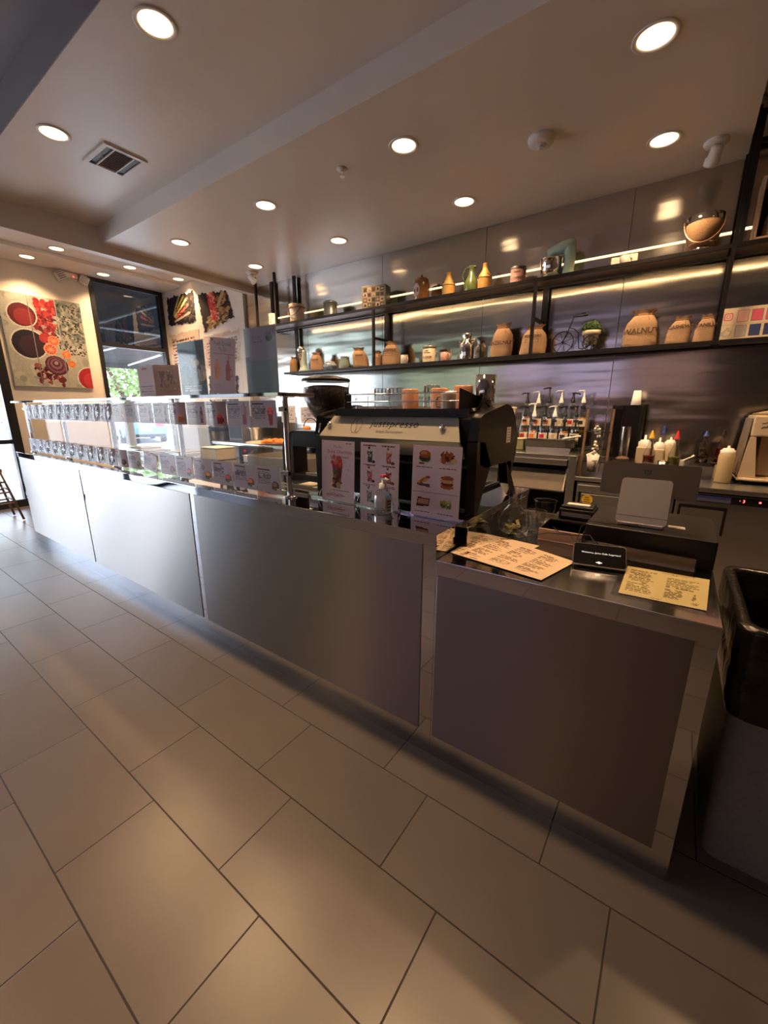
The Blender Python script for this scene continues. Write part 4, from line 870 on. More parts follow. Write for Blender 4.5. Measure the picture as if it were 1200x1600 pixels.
# ---- coffee grinder left of the machine
t = thing('coffee_grinder', 'black coffee grinder with a bean-filled hopper left of the espresso machine', 'coffee grinder', (-1.876, 0.55, 0.986))
q = MB(); q.lathe((0, 0, 0), [(0.040, 0.345), (0.078, 0.385), (0.112, 0.430), (0.131, 0.49), (0.137, 0.585)], 'clear_glass', 36, cap=False); q.build('hopper', t)
q = MB(); q.lathe((0, 0, 0), [(0, 0.348), (0.037, 0.348), (0.075, 0.387), (0.108, 0.432), (0.127, 0.492), (0.131, 0.550), (0.08, 0.562), (0, 0.560)], 'coffee_bean', 36, cap=False); q.build('coffee_beans', t)
q = MB(); q.lathe((0, 0, 0), [(0.139, 0.583), (0.143, 0.590), (0.135, 0.600), (0.07, 0.614), (0, 0.618)], 'black_plastic', 36); q.build('hopper_lid', t)
q = MB(); q.cyl((0, 0, 0.30), (0, 0, 0.35), 0.055, 'machine_black'); q.cyl((0, 0, 0.345), (0, 0, 0.352), 0.045, 'chrome'); q.build('collar', t)
bp_ = [(-0.17, 0.0), (-0.335, 0.0)]+[(-0.335, 0.17)]+[(-0.22+0.115*math.cos(a), 0.17+0.11*math.sin(a)) for a in np.linspace(PI, PI/2, 8)]+[(0.06, 0.30), (0.06, 0.20), (-0.06, 0.19), (-0.235, 0.19), (-0.235, 0.04), (-0.17, 0.04)]
q = MB()
q.prism([(-0.345, 0.0), (-0.345, 0.17)]+[(-0.22+0.125*math.cos(a), 0.17+0.13*math.sin(a)) for a in np.linspace(PI*0.98, PI/2, 8)]+[(-0.22, 0.0)][:0]+[(-0.245, 0.298), (-0.245, 0.0)], -0.06, 0.06, 'machine_black', axis='Y')
q.box(-0.245, 0.07, -0.06, 0.06, 0.205, 0.302, 'machine_black').box(-0.345, 0.07, -0.07, 0.07, 0.0, 0.035, 'machine_black'); q.build('body', t, bevel=0.004)
q = MB(); q.cyl((-0.10, -0.02, 0.20), (-0.10, -0.02, 0.17), 0.03, 'machine_black').box(-0.16, -0.04, -0.04, 0.04, 0.035, 0.045, 'chrome'); q.build('spout', t)
t = thing('knock_tray', 'flat steel tray with papers beside the coffee grinder', 'tray', (-1.83, 0.36, 0.986))
q = MB(); q.box(-0.10, 0.14, -0.06, 0.06, 0, 0.012, 'appliance_steel'); q.build('plate', t, bevel=0.002)
q = MB(); q.box(-0.06, 0.05, -0.05, 0.04, 0.012, 0.015, 'paper'); q.build('paper_slip', t)

# ================================================================ ON THE REGISTER COUNTER (z .874)
ZR = 0.8745
t = thing('cash_drawer', 'black metal cash drawer on the register counter', 'cash drawer', (-0.205, 0.635, ZR))
q = MB(); q.box(-0.205, 0.205, -0.195, 0.200, 0.004, 0.106, 'black_plastic'); q.build('case', t, bevel=0.004)
q = MB(); q.box(-0.195, 0.195, 0.200, 0.206, 0.012, 0.085, 'machine_black').cyl((0, 0.206, 0.05), (0, 0.212, 0.05), 0.012, 'chrome'); q.build('drawer_front', t)
for x in (-0.18, 0.18):
    for y in (-0.17, 0.18):
        q = MB(); q.cyl((x, y, 0), (x, y, 0.005), 0.012, 'rubber'); q.build('foot', t)
mat('stand_grey', (0.38, 0.36, 0.36), 0.45, 0.2, 0.02); mat('tablet_back', (0.10, 0.085, 0.07), 0.4, 0.2, 0.03)
t = thing('register_tablet', 'register screen on a grey slanted stand, seen from behind', 'cash register', (-0.235, 0.50, ZR+0.1125))
def rrect(x0, x1, y0, y1, r, n=6):
    return rnd_corner(x1-r, y1-r, r, 0, PI/2, n)+rnd_corner(x0+r, y1-r, r, PI/2, PI, n)+rnd_corner(x0+r, y0+r, r, PI, 1.5*PI, n)+rnd_corner(x1-r, y0+r, r, 1.5*PI, 2*PI, n)
lean = 0.42
q = MB(); q.push(RX(-lean)); q.prism(rrect(-0.083, 0.083, 0.006, 0.185, 0.014), 0.0, 0.012, 'stand_grey', axis='Y'); q.box(-0.0832, 0.0832, -0.0004, 0.0, 0.034, 0.0355, 'ink'); q.pop(); q.build('stand_plate', t)
q = MB(); q.push(RX(0.0)); q.box(-0.075, 0.075, 0.0, 0.16, -0.005, 0.008, 'stand_grey'); q.pop(); q.build('stand_base', t, bevel=0.003)
q = MB(); q.push(TR(0.0, 0.105, 0.098) @ RX(-0.30)); q.prism(rrect(-0.163, 0.163, 0.0, 0.128, 0.010), 0.0, 0.016, 'tablet_back', axis='Y')
q.prism(rrect(-0.160, 0.160, 0.003, 0.125, 0.008), 0.0161, 0.0165, 'screen_black', axis='Y'); q.pop(); q.build('screen', t, bevel=0.001)
q = MB(); q.push(TR(0.0, 0.105, 0.098) @ RX(-0.30)); 
for (a, b, c_, d_) in ((-0.004, 0.018, 0.098, 0.101), (-0.004, 0.018, 0.086, 0.089), (-0.004, -0.001, 0.086, 0.101), (0.015, 0.018, 0.086, 0.101), (0.004, 0.010, 0.0925, 0.0945)): q.box(a-0.012, b-0.012, -0.001, 0.0, c_, d_, 'ink')
q.pop(); q.build('emblem', t)
t = tag(MB().box(-0.026, 0.026, -0.018, 0.018, 0, 0.0012, 'paper').box(-0.02, 0.02, -0.012, -0.010, 0.0012, 0.0014, 'grey_ink').box(-0.02, 0.012, 0.004, 0.006, 0.0012, 0.0014, 'grey_ink').build('paper_slip', loc=(-0.118, 0.575, ZR+0.1068), rot=(0, 0, 0.05)), 'small white receipt slip on the black cash drawer', 'paper slip')

t = thing('receipt_printer', 'black receipt printer with white paper, left of the cash drawer', 'printer', (-0.49, 0.735, ZR+0.055))
q = MB(); q.box(-0.072, 0.072, -0.055, 0.075, 0.0, 0.045, 'black_plastic').box(-0.066, 0.066, -0.045, 0.065, 0.045, 0.058, 'black_plastic'); q.build('case', t, bevel=0.005)
q = MB(); q.box(-0.045, 0.050, -0.035, 0.0, 0.058, 0.066, 'paper'); q.build('paper_roll_end', t, bevel=0.002)
q = MB(); q.box(-0.060, 0.062, -0.057, -0.054, 0.012, 0.03, 'grey_plastic'); q.build('front_slot', t)
t = thing('organizer_tray', 'open black tray with light wood front under the receipt printer', 'tray', (-0.505, 0.62, ZR))
q = MB(); q.box(-0.085, 0.085, -0.155, -0.149, 0.004, 0.052, 'wood_light'); q.build('front_board', t, bevel=0.001)
q = MB(); q.box(-0.085, -0.081, -0.149, 0.21, 0.004, 0.052, 'black_plastic').box(0.081, 0.085, -0.149, 0.21, 0.004, 0.052, 'black_plastic').box(-0.085, 0.085, 0.206, 0.21, 0.004, 0.052, 'black_plastic').box(-0.081, 0.081, -0.149, 0.206, 0.004, 0.008, 'black_plastic'); q.build('walls', t)
q = MB(); q.box(-0.081, 0.081, 0.02, 0.200, 0.044, 0.0535, 'black_plastic'); q.build('shelf_plate', t)
q = MB(); q.box(-0.086, 0.084, -0.158, -0.150, 0.0, 0.004, 'wood_light'); q.build('base_lip', t)
t = thing('payment_terminal', 'black card payment terminal with a small line of white text', 'card terminal', (-0.322, 0.236, ZR+0.0065), 0.20)
q = MB(); q.push(TR(0, 0, 0.004) @ RX(-0.95)); q.prism(rrect(-0.084, 0.084, 0.0, 0.098, 0.009), 0.0, 0.012, 'tablet_back', axis='Y'); q.pop(); q.prism([(0.005, -0.006), (0.075, -0.006), (0.075, 0.045), (0.065, 0.048)], -0.07, 0.07, 'black_plastic'); q.build('body', t)
q = MB(); q.push(TR(0, 0, 0.004) @ RX(-0.95)); q.prism(rrect(-0.082, 0.082, 0.006, 0.096, 0.008), -0.0008, 0.0, 'screen_black', axis='Y'); q.pop(); q.build('screen', t)
q = MB(); q.push(TR(0, 0, 0.004) @ RX(-0.95)); q.text('Welcome, Juice Cafe Sugarland', 0.0098, lambda x, y: (x+0.005, -0.0012, 0.058+y), 'white_ink'); q.prism(rnd_corner(0, 0.018, 0.005, 0, 2*PI, 14), -0.0012, -0.0008, 'white_ink', axis='Y')
q.prism(rrect(-0.010, 0.010, 0.0165, 0.0200, 0.0015), -0.0011, -0.0008, 'white_ink', axis='Y'); q.pop(); q.build('screen_text', t)
q = MB(); q.tube([(0.02, 0.078, 0.03), (0.0, 0.12, 0.04), (-0.03, 0.16, 0.07), (-0.09, 0.15, 0.065), (-0.18, 0.20, 0.05), (-0.30, 0.20, 0.006), (-0.36, 0.19, 0.003)], 0.0018, 'rubber'); q.build('power_cable', t)
tag(MB().tube([(-0.16, 0.60, 0.112), (-0.24, 0.50, 0.115), (-0.33, 0.47, 0.112), (-0.40, 0.46, 0.113), (-0.425, 0.44, 0.09), (-0.43, 0.40, 0.03), (-0.46, 0.425, 0.058), (-0.50, 0.43, 0.056), (-0.54, 0.5, 0.056)], 0.0016, 'rubber').build('cable', loc=(0, 0, ZR)), 'thin black cable looping from the register stand over the wooden tray', 'cable')
t = thing('acrylic_sign', 'low clear acrylic sign holder leaning before the cash drawer', 'sign holder', (-0.235, 0.395, ZR+0.0005), -0.02)
q = MB(); q.push(RX(-0.35)); q.box(-0.19, 0.185, -0.003, 0.0, 0, 0.052, 'smoked_plastic'); q.pop(); q.box(-0.19, 0.185, -0.055, 0.0, 0, 0.003, 'smoked_plastic'); q.build('holder', t, bevel=0.0006)
q = MB(); q.push(RX(-0.35)); q.box(-0.05, 0.182, 0.0005, 0.002, 0.004, 0.048, 'cream_tin'); q.pop(); q.build('insert', t)  # cream strip painted in for the menu's reflection in the acrylic

def flat_sheet(name, corners, z, img, label, group=None, sleeve=False):
    """corners: near-left, near-right, far-right, far-left, as x, y on the counter"""
    bl, br, tr_, tl = [Vector(c) for c in corners]
    def P(x, zz, d):
        u, v = x+0.5, zz; p = (bl*(1-u)+br*u)*(1-v)+(tl*(1-u)+tr_*u)*v; return (p.x, p.y, z-d)
    q = MB(); q.sheet(1.0, 1.0, img, m='print', thick=0.0008, place=P); o = q.build(name); tag(o, label, 'menu', group)
    return o
CR = (0.86, 0.76, 0.64)
def menu_img(seed, bg, cols=3, nx=110, ny=84):
    im = Img(nx, ny, bg, seed).noise(.03); ink = (0.42, 0.30, 0.24)
    for k in range(cols):
        x0 = .05+k*(.92/cols); x1 = x0+.92/cols-.05; y = .90
        while y > .12:
            n = im.r.randint(3, 7); h_ = n*.030; im.lines(x0, x0+(x1-x0)*.6, y-.035, y, 1, (0.28, 0.16, 0.14), 1, .2); im.lines(x0, x1, y-.04-h_, y-.04, n, ink, .85, .35); y -= .04+h_+.035
    return im
im = menu_img(31, CR); flat_sheet('paper_menu', [(-0.700, 0.048), (-0.560, 0.020), (-0.610, 0.420), (-0.826, 0.408)] if False else [(-0.822, 0.098), (-0.620, 0.060), (-0.560, 0.380), (-0.822, 0.412)], ZR+0.0012, im.out(), 'printed cafe menu sheet mostly under another, at the counter step', 'menu sheets on the register counter')
im = menu_img(32, CR); im.rect(.06, .10, .10, .18, (0.3, 0.16, 0.14))
flat_sheet('paper_menu', [(-0.800, 0.085), (-0.458, 0.022), (-0.402, 0.262), (-0.716, 0.385)], ZR+0.0045, im.out(), 'printed cafe menu sheet on top, left of the card terminal', 'menu sheets on the register counter')
CRY = (0.84, 0.78, 0.56)
im = Img(100, 84, CRY, 33).noise(.03)
im.lines(.06, .40, .12, .90, 15, (0.45, 0.38, 0.24), .9, .3); im.lines(.52, .92, .46, .82, 8, (0.45, 0.38, 0.24), .9, .3); im.lines(.52, .74, .14, .42, 8, (0.40, 0.32, 0.22), .9, .3)
im.speck(.84, .18, .87, .36, 10, [(0.5, 0.42, 0.28)], .015); im.ell(.60, .93, .035, .025, (0.35, 0.28, 0.20)); im.ell(.60, .93, .025, .017, CRY)
for a in (-.9, -.45, 0.1, .6): 
    for t_ in np.linspace(.3, 1, 12): im.ell(.88+.06*t_*math.sin(a), .05+.09*t_*math.cos(a), .005, .006, (0.42, 0.18, 0.14))
im.lines(.38, .50, .035, .055, 1, (0.15, 0.1, 0.08), 1, 0)
mb = flat_sheet('paper_menu', [(-0.243, 0.068), (-0.030, 0.080), (-0.012, 0.350), (-0.243, 0.335)], ZR+0.0022, im.out(), 'yellowish cafe menu in a clear sleeve beside the bin', 'menu sheets on the register counter')
q = MB(); q.text('JUICE    CAFE', 0.012, lambda x, y: (-0.105+x, 0.325+y, ZR+0.0027), 'brown_ink'); q.build('lettering', mb)
q = MB(); q.box(-0.262, -0.004, 0.055, 0.350, ZR+0.0002, ZR+0.0010, 'clear_plastic').box(-0.262, -0.004, 0.055, 0.350, ZR+0.0036, ZR+0.0040, 'clear_plastic'); q.build('sleeve', mb)

t = thing('glass_flask', 'round clear glass tip flask holding folded banknotes', 'flask', (-0.712, 0.505, ZR))
q = MB(); q.lathe((0, 0, 0), [(0, 0), (0.040, 0.0), (0.060, 0.014), (0.069, 0.040), (0.066, 0.072), (0.048, 0.102), (0.029, 0.120), (0.027, 0.135), (0.029, 0.185), (0.032, 0.192)], 'clear_glass', 36, cap=False); q.build('flask_wall', t)
q = MB(); rnd = random.Random(9)
for k in range(22):
    a = rnd.uniform(0, 2*PI); r_ = rnd.uniform(0, 0.028); q.push(TR(r_*math.cos(a), r_*math.sin(a), rnd.uniform(0.010, 0.042)) @ RZ(rnd.uniform(0, PI)) @ RX(rnd.uniform(-0.5, 0.5)) @ RY(rnd.uniform(-0.3, 0.3)))
    n = 6; pts = [(-0.026+0.052*i/n, 0, 0.004*math.sin(i*1.3+k)) for i in range(n+1)]
    q.add([(p[0], -0.007, p[2]) for p in pts]+[(p[0], 0.007, p[2]) for p in pts], [(i, i+1, i+n+2, i+n+1) for i in range(n)], 'money'); q.pop()
q.build('banknotes', t)
for (x, y, h, r, lb) in ((-0.635, 0.725, 0.118, 0.050, 'larger clear plastic cup, behind the smaller one, beside the glass flask'), (-0.633, 0.572, 0.098, 0.042, 'smaller clear plastic cup, in front, beside the glass flask')):
    t = thing('plastic_cup', lb, 'cup', (x, y, ZR), 0, 'clear plastic cups by the flask')
    q = MB(); q.lathe((0, 0, 0), [(0, 0.002), (r*0.70, 0.0), (r*0.74, 0.012), (r*0.98, h)], 'cup_plastic', 32, cap=False); q.build('cup_wall', t)
    q = MB(); q.tube([(r*math.cos(a), r*math.sin(a), h) for a in np.linspace(0, 2*PI, 33)[:-1]], 0.0018, 'clear_glass', 6, closed=True); q.build('rim', t)

# ================================================================ BACK COUNTER
t = thing('back_counter', 'steel worktop along the steel wall with squeeze bottles on it', 'worktop', (0, 0, 0))
q = MB(); q.box(-0.765, 1.60, 2.095, 2.895, 0.885, 0.915, 'appliance_steel').box(-0.765, 1.60, 2.885, 2.899, 0.915, 1.0, 'appliance_steel'); q.build('worktop', t, bevel=0.003)
t = thing('undercounter_dishwasher', 'steel undercounter washer with a red digital display strip', 'appliance', (0.0, 2.12, 0.0))
q = MB(); q.box(-0.115, 0.62, 0.0, 0.72, 0.10, 0.872, 'appliance_steel'); q.build('cabinet', t, bevel=0.004)
q = MB(); q.box(-0.10, 0.60, -0.012, 0.0, 0.818, 0.868, 'black_plastic'); q.build('control_strip', t, bevel=0.002)
q = MB(); q.box(-0.09, 0.172, -0.014, -0.012, 0.824, 0.862, 'purple_foam'); q.box(-0.085, 0.168, -0.0146, -0.014, 0.846, 0.858, 'blue_plastic'); q.text('Reach-In Saver', 0.014, lambda x, y: (0.04+x, -0.0152, 0.836+y), 'grey_ink'); q.build('brand_label', t)
q = MB(); q.text('3', 0.026, lambda x, y: (0.236+x, -0.013, 0.845+y), 'led_red'); q.box(0.308, 0.318, -0.0135, -0.012, 0.843, 0.852, 'led_red'); q.box(0.215, 0.218, -0.0135, -0.012, 0.846, 0.849, 'led_red'); q.build('digital_display', t)
q = MB(); q.box(-0.095, 0.165, -0.006, 0.0, 0.600, 0.788, 'black_plastic').box(-0.080, 0.150, -0.008, -0.006, 0.60, 0.768, 'appliance_steel'); q.build('recessed_handle', t, bevel=0.002)
q = MB()
for x in (-0.08, 0.58):
    for y in (0.05, 0.66): q.cyl((x, y, 0), (x, y, 0.10), 0.02, 'zinc')
q.build('feet', t)
t = thing('undercounter_fridge', 'steel undercounter fridge with a round yellow sticker', 'fridge', (-0.44, 2.12, 0.0))
q = MB(); q.box(-0.31, 0.315, 0.0, 0.72, 0.05, 0.872, 'appliance_steel'); q.build('cabinet', t, bevel=0.004)
q = MB(); q.box(-0.27, 0.30, -0.022, 0.0, 0.10, 0.79, 'appliance_steel').box(-0.29, -0.27, -0.01, 0.0, 0.10, 0.80, 'black_plastic'); q.build('door', t, bevel=0.004)
q = MB(); q.box(-0.30, 0.30, -0.020, 0.0, 0.80, 0.855, 'appliance_steel'); q.build('door_pull', t, bevel=0.004)
q = MB(); q.prism(rnd_corner(-0.222, 0.745, 0.038, 0, 2*PI, 26), -0.0235, -0.0225, 'yellow_plastic', axis='Y'); q.text('ONLY', 0.018, lambda x, y: (-0.222+x, -0.0242, 0.765+y), 'ink'); q.text('Members', 0.012, lambda x, y: (-0.222+x, -0.0242, 0.745+y), 'ink'); q.text('Cashiers', 0.012, lambda x, y: (-0.222+x, -0.0242, 0.725+y), 'ink') if False else [q.box(-0.245+i*.004, -0.199-i*.006, -0.0238, -0.0235, 0.724+.016*i, 0.729+.016*i, 'ink') for i in range(3)]; q.build('sticker', t)
q = MB(); q.box(-0.31, 0.31, 0.02, 0.7, 0, 0.05, 'black_plastic'); q.build('plinth', t)
t = thing('ice_bin', 'taller steel ice bin with a slanted open lid under the syrup bottles', 'ice bin', (-1.06, 2.10, 0.0))
q = MB(); q.box(-0.30, 0.295, 0.0, 0.78, 0.04, 0.60, 'appliance_steel').box(-0.30, -0.24, 0.0, 0.78, 0.60, 1.07, 'appliance_steel').box(0.235, 0.295, 0.0, 0.78, 0.60, 1.07, 'appliance_steel').box(-0.24, 0.235, 0.0, 0.78, 1.035, 1.07, 'appliance_steel').box(-0.24, 0.235, 0.45, 0.78, 0.60, 1.035, 'black_plastic'); q.build('cabinet', t, bevel=0.004)
q = MB(); q.box(-0.235, 0.230, -0.015, 0.0, 0.99, 1.035, 'appliance_steel'); q.build('front_lip', t, bevel=0.003)
q = MB(); q.push(TR(0, 0.01, 0.78) @ RX(-0.45)); q.box(-0.235, 0.215, -0.012, 0.0, 0.0, 0.175, 'dark_steel').box(0.215, 0.225, -0.03, 0.0, 0.0, 0.185, 'cream_plastic'); q.box(-0.235, 0.22, -0.03, -0.01, -0.012, 0.0, 'black_plastic'); q.pop(); q.build('lid', t, bevel=0.003)
q = MB(); q.box(-0.29, 0.285, 0.03, 0.75, 0, 0.04, 'black_plastic'); q.build('plinth', t)

ZI = 1.0705; ZB = 0.9155
# syrup rack and pump bottles
t = thing('syrup_rack', 'black two-step rack under the syrup bottles', 'rack', (-1.08, 2.56, ZI))
q = MB(); q.box(-0.27, 0.25, 0.045, 0.16, 0.0, 0.135, 'black_plastic'); q.build('rear_step', t, bevel=0.003)
q = MB(); q.box(-0.27, 0.25, -0.10, 0.045, 0.0, 0.02, 'black_plastic'); q.build('front_step', t, bevel=0.003)
def syrup(x, y, z, pump, lab, level, label, ph=0.10, ori=PI):
    t = thing('syrup_bottle', label, 'syrup bottle', (x, y, z), 0, 'pump bottles of syrup')
    r = 0.036
    q = MB(); q.lathe((0, 0, 0), [(0, 0), (r*.94, 0), (r, 0.006), (r, 0.150), (r*.92, 0.175), (0.018, 0.225), (0.0145, 0.245), (0.0145, 0.272)], 'clear_glass', 24, cap=False); q.build('bottle_glass', t)
    q = MB(); q.lathe((0, 0, 0), [(0, 0.002), (r*.93, 0.002), (r*.95, 0.02), (r*.95, min(level, .148)), (0, min(level, .148))], 'amber_syrup' if lab % 3 == 1 else 'clear_plastic' if lab % 3 == 2 else 'dark_syrup', 20, cap=False); q.build('syrup', t)
    m2 = ['red_ink', 'orange_food', 'red_plastic', 'cream_tin', 'ink'][lab % 5]
    q = MB(); arc = np.linspace(-PI*0.95, -PI*0.05, 13)
    def band(z0, z1, m, rr, a0=0, a1=12):
        q.add([(rr*math.cos(a), rr*math.sin(a), zz) for zz in (z0, z1) for a in arc[a0:a1+1]], [(k, k+1, k+2+a1-a0, k+1+a1-a0) for k in range(a1-a0)], m, True)
    band(0.035, 0.125, 'paper', r+.0006); band(0.035, 0.062, 'ink', r+.0010); band(0.080, 0.112, m2, r+.0011, 3, 8); q.build('label', t); q = MB(); band(0.215, 0.235, 'ink', 0.0205); q.build('neck_label', t)
    q = MB(); z0 = 0.272
    q.lathe((0, 0, z0-0.012), [(0.0185, 0), (0.0185, 0.020), (0.014, 0.024), (0.012, 0.045), (0.0075, 0.052), (0.006, 0.052+ph*0.45), (0, 0.052+ph*0.45)], pump, 16, cap=False)
    zt = z0+0.040+ph*0.45; q.tube([(0.012*-math.cos(ori), 0, zt), (0, 0, zt+0.002), (0.035*math.cos(ori), 0, zt+0.001), (0.055*math.cos(ori), 0, zt-0.008)], 0.0065, pump, 8); q.cyl((0, 0, zt-0.006), (0, 0, zt+0.006), 0.010, pump)
    q.build('pump', t); return t
BLK, WHT = 'black_plastic', 'white_plastic'
fr = [(-1.305, BLK, 0, 'black pump, first bottle from the left in the front row'), (-1.222, WHT, 1, 'short white pump, second bottle from the left in the front row'), (-1.135, BLK, 2, 'black pump, third bottle from the left in the front row'), (-1.050, WHT, 3, 'long white spout, fourth bottle from the left in the front row'), (-0.965, BLK, 4, 'black pump, fifth bottle from the left in the front row'), (-0.880, BLK, 9, 'black pump, rightmost bottle in the front row')]
for i, (x, p, l, s_) in enumerate(fr): syrup(x, 2.495, ZI+0.0205, p, l, 0.12+0.02*(i % 3), 'syrup bottle with a '+s_, ph=0.07 if i != 1 else 0.12, ori=PI if i < 5 else PI)
bk = [(-1.340, BLK, 1, 'black pump, first from the left in the back row', .08), (-1.240, WHT, 2, 'white pump, second from the left in the back row', .10), (-1.150, BLK, 0, 'black pump, tallest of all in the back row', .17), (-1.045, WHT, 3, 'white pump, right of the tallest in the back row', .11), (-0.950, BLK, 2, 'black pump, second from the right in the back row', .06), (-0.865, WHT, 4, 'white pump, rightmost in the back row', .10)]
for x, p, l, s_, ph in bk: syrup(x, 2.655, ZI+0.1355, p, l, 0.14, 'syrup bottle with a '+s_, ph=ph, ori=PI if x != -0.950 else 0.0)
t = thing('cream_dispenser', 'cream two-nozzle pump jar left of the syrup bottles', 'dispenser', (-1.395, 2.44, ZI))
q = MB(); q.lathe((0, 0, 0), [(0, 0), (0.038, 0), (0.040, 0.10), (0.034, 0.20), (0, 0.20)], 'dark_syrup', 22, cap=False); q.build('jar', t)
q = MB(); q.lathe((0, 0, 0), [(0.040, 0.20), (0.038, 0.235), (0.026, 0.26), (0.014, 0.27)], 'cream_plastic', 20); q.cyl((-0.010, 0, 0.26), (-0.010, 0, 0.345), 0.007, 'cream_plastic').cyl((0.012, 0, 0.26), (0.012, 0, 0.35), 0.007, 'cream_plastic').tube([(0.03, 0, 0.352), (0.0, 0, 0.358), (-0.04, 0, 0.348), (-0.06, 0, 0.335)], 0.008, 'cream_plastic'); q.build('pump', t)
def pan(x, y, z, w_, d_, h_, label, rz=0.0, handle=True):
    t = thing('steel_pan', label, 'steel pan', (x, y, z), rz); q = MB(); k = 0.9
    a = [(-w_/2*k, -d_/2*k), (w_/2*k, -d_/2*k), (w_/2*k, d_/2*k), (-w_/2*k, d_/2*k)]; b = [(-w_/2, -d_/2), (w_/2, -d_/2), (w_/2, d_/2), (-w_/2, d_/2)]; c = [(p[0]*1.06, p[1]*1.06) for p in b]
    vs = [(p[0], p[1], 0) for p in a]+[(p[0], p[1], h_) for p in b]+[(p[0], p[1], h_) for p in c]+[(p[0], p[1], h_-0.006) for p in c]+[(p[0]*.97, p[1]*.97, 0.004) for p in a]
    fs = [(3, 2, 1, 0)]+[(i, (i+1) % 4, 4+(i+1) % 4, 4+i) for i in range(4)]+[(4+i, 4+(i+1) % 4, 8+(i+1) % 4, 8+i) for i in range(4)]+[(8+i, 8+(i+1) % 4, 12+(i+1) % 4, 12+i) for i in range(4)]+[(16, 17, 18, 19)]
    q.add(vs, fs, 'chrome'); q.build('pan_body', t); return t
pan(-1.030, 2.33, ZI, 0.38, 0.14, 0.10, 'rectangular steel pan in front of the syrup bottles')
tag(MB().tube([(0, 0, 0), (0.05, 0.0, 0.010), (0.12, 0.0, 0.024), (0.135, 0, 0.026)], 0.008, 'white_plastic').build('spatula', loc=(-0.93, 2.31, ZI+0.108), rot=(0, 0, 0.15)), 'white handled utensil lying across the front steel pan', 'utensil')
t = thing('plastic_container', 'greenish square container with a cream lid beside the front steel pan', 'container', (-1.298, 2.36, ZI))
mat('tub_green', (0.33, 0.36, 0.16), 0.35, 0, 0.15, 40)
q = MB(); q.box(-0.058, 0.058, -0.05, 0.05, 0, 0.088, 'tub_green'); q.build('tub', t, bevel=0.006)
q = MB(); q.box(-0.062, 0.062, -0.054, 0.054, 0.088, 0.100, 'cream_plastic'); q.build('lid', t, bevel=0.003)

t = thing('cup_rack', 'wooden A-shaped rack with wire rings holding cups of creamers', 'rack', (-0.664, 2.25, ZB))
for sx_ in (-1, 1):
    q = MB(); q.push(TR(0.088*sx_-0.008, 0.0, 0.0) @ RX(-0.10) @ RY(0.0)); q.box(-0.008, 0.008, -0.014, 0.014, 0.0, 0.50, 'wood_rack'); q.pop(); q.build('upright', t)
for z, y in ((0.10, 0.012), (0.20, 0.026), (0.33, 0.04)):
    q = MB(); q.tube([(-0.096, y*0.5, z), (0.08, y*0.5, z)], 0.004, 'black_steel', 6); q.build('crossbar', t)
    q = MB(); q.tube([(0.050*math.cos(a), y-0.055+0.050*math.sin(a), z+0.02) for a in np.linspace(0, 2*PI, 21)[:-1]], 0.0025, 'black_steel', 6, closed=True)
    for k in range(5): a = k*2*PI/5; q.tube([(0.050*math.cos(a), y-0.055+0.050*math.sin(a), z+0.02), (0.038*math.cos(a), y-0.055+0.038*math.sin(a), z-0.07)], 0.0022, 'black_steel', 5)
    q.build('wire_ring', t)
for i, (z, y, m_) in enumerate(((0.035, -0.055, 'white_plastic'), (0.150, -0.035, 'clear_plastic'), (0.275, 0.005, 'clear_plastic'))):
    t = thing('paper_cup', 'cup %s in the wooden rack, filled with creamers' % ('in the bottom ring', 'in the middle ring', 'in the top ring')[i], 'cup', (-0.672, 2.25+y, ZB+z), 0, 'cups in the wooden rack')
    q = MB(); q.lathe((0, 0, 0), [(0, 0), (0.030, 0), (0.044, 0.125), (0.041, 0.125), (0.028, 0.004)], m_, 24, cap=False); q.build('cup_wall', t)
    q = MB(); rnd = random.Random(20+i)
    for k in range(34 if i == 0 else 12):
        a = rnd.uniform(0, 2*PI); r_ = 0.040*math.sqrt(rnd.random()); zz = 0.115+0.040*(1-(r_/0.045)**2)*rnd.random() if i == 0 else rnd.uniform(0.02, 0.11); r_ = r_ if i == 0 else r_*0.6
        q.push(TR(r_*math.cos(a), r_*math.sin(a), zz) @ RX(rnd.uniform(-1, 1)) @ RY(rnd.uniform(-1, 1))); q.box(-0.007, 0.007, -0.008, 0.008, -0.006, 0.006, 'creamer'); q.pop()
    tag_ = q.build('creamers', t); tag_['kind'] = 'stuff'
t = thing('cup_dispenser', 'tall black cup dispenser cabinet standing against the steel wall', 'dispenser', (-0.515, 2.62, ZB))
q = MB(); q.box(-0.115, 0.105, -0.02, 0.18, 0, 0.53, 'black_plastic').box(-0.115, -0.035, -0.06, -0.02, 0.0, 0.53, 'black_plastic').box(0.085, 0.105, -0.06, -0.02, 0.0, 0.52, 'black_plastic'); q.build('cabinet', t, bevel=0.003)
q = MB(); q.box(-0.10, -0.04, -0.062, -0.060, 0.1, 0.50, 'screen_black'); q.build('front_slot', t)
tag(MB().lathe((0, 0, 0), [(0.034, 0), (0.036, 0.004), (0.025, 0.110), (0.024, 0.108), (0, 0.106)], 'white_plastic', 26, cap=False).build('paper_cup', loc=(-0.475, 2.62, ZB+0.5305)), 'white paper cup upside down on top of the black cup dispenser', 'cup')
q = MB()
for k in range(10): q.lathe((0, 0, 0.024*k), [(0.036, 0), (0.037, 0.004), (0.035, 0.024)], 'clear_glass', 24, cap=False)
q.lathe((0, 0, 0.0), [(0.034, 0.0), (0.034, 0.24)], 'chrome', 24); t = q.build('cup_sleeve', loc=(-0.505, 2.50, ZB+0.125)); tag(t, 'steel tube of stacked clear cups before the black dispenser', 'cup stack')
pan(-0.520, 2.47, ZB, 0.205, 0.14, 0.115, 'square steel pan under the stack of clear cups')
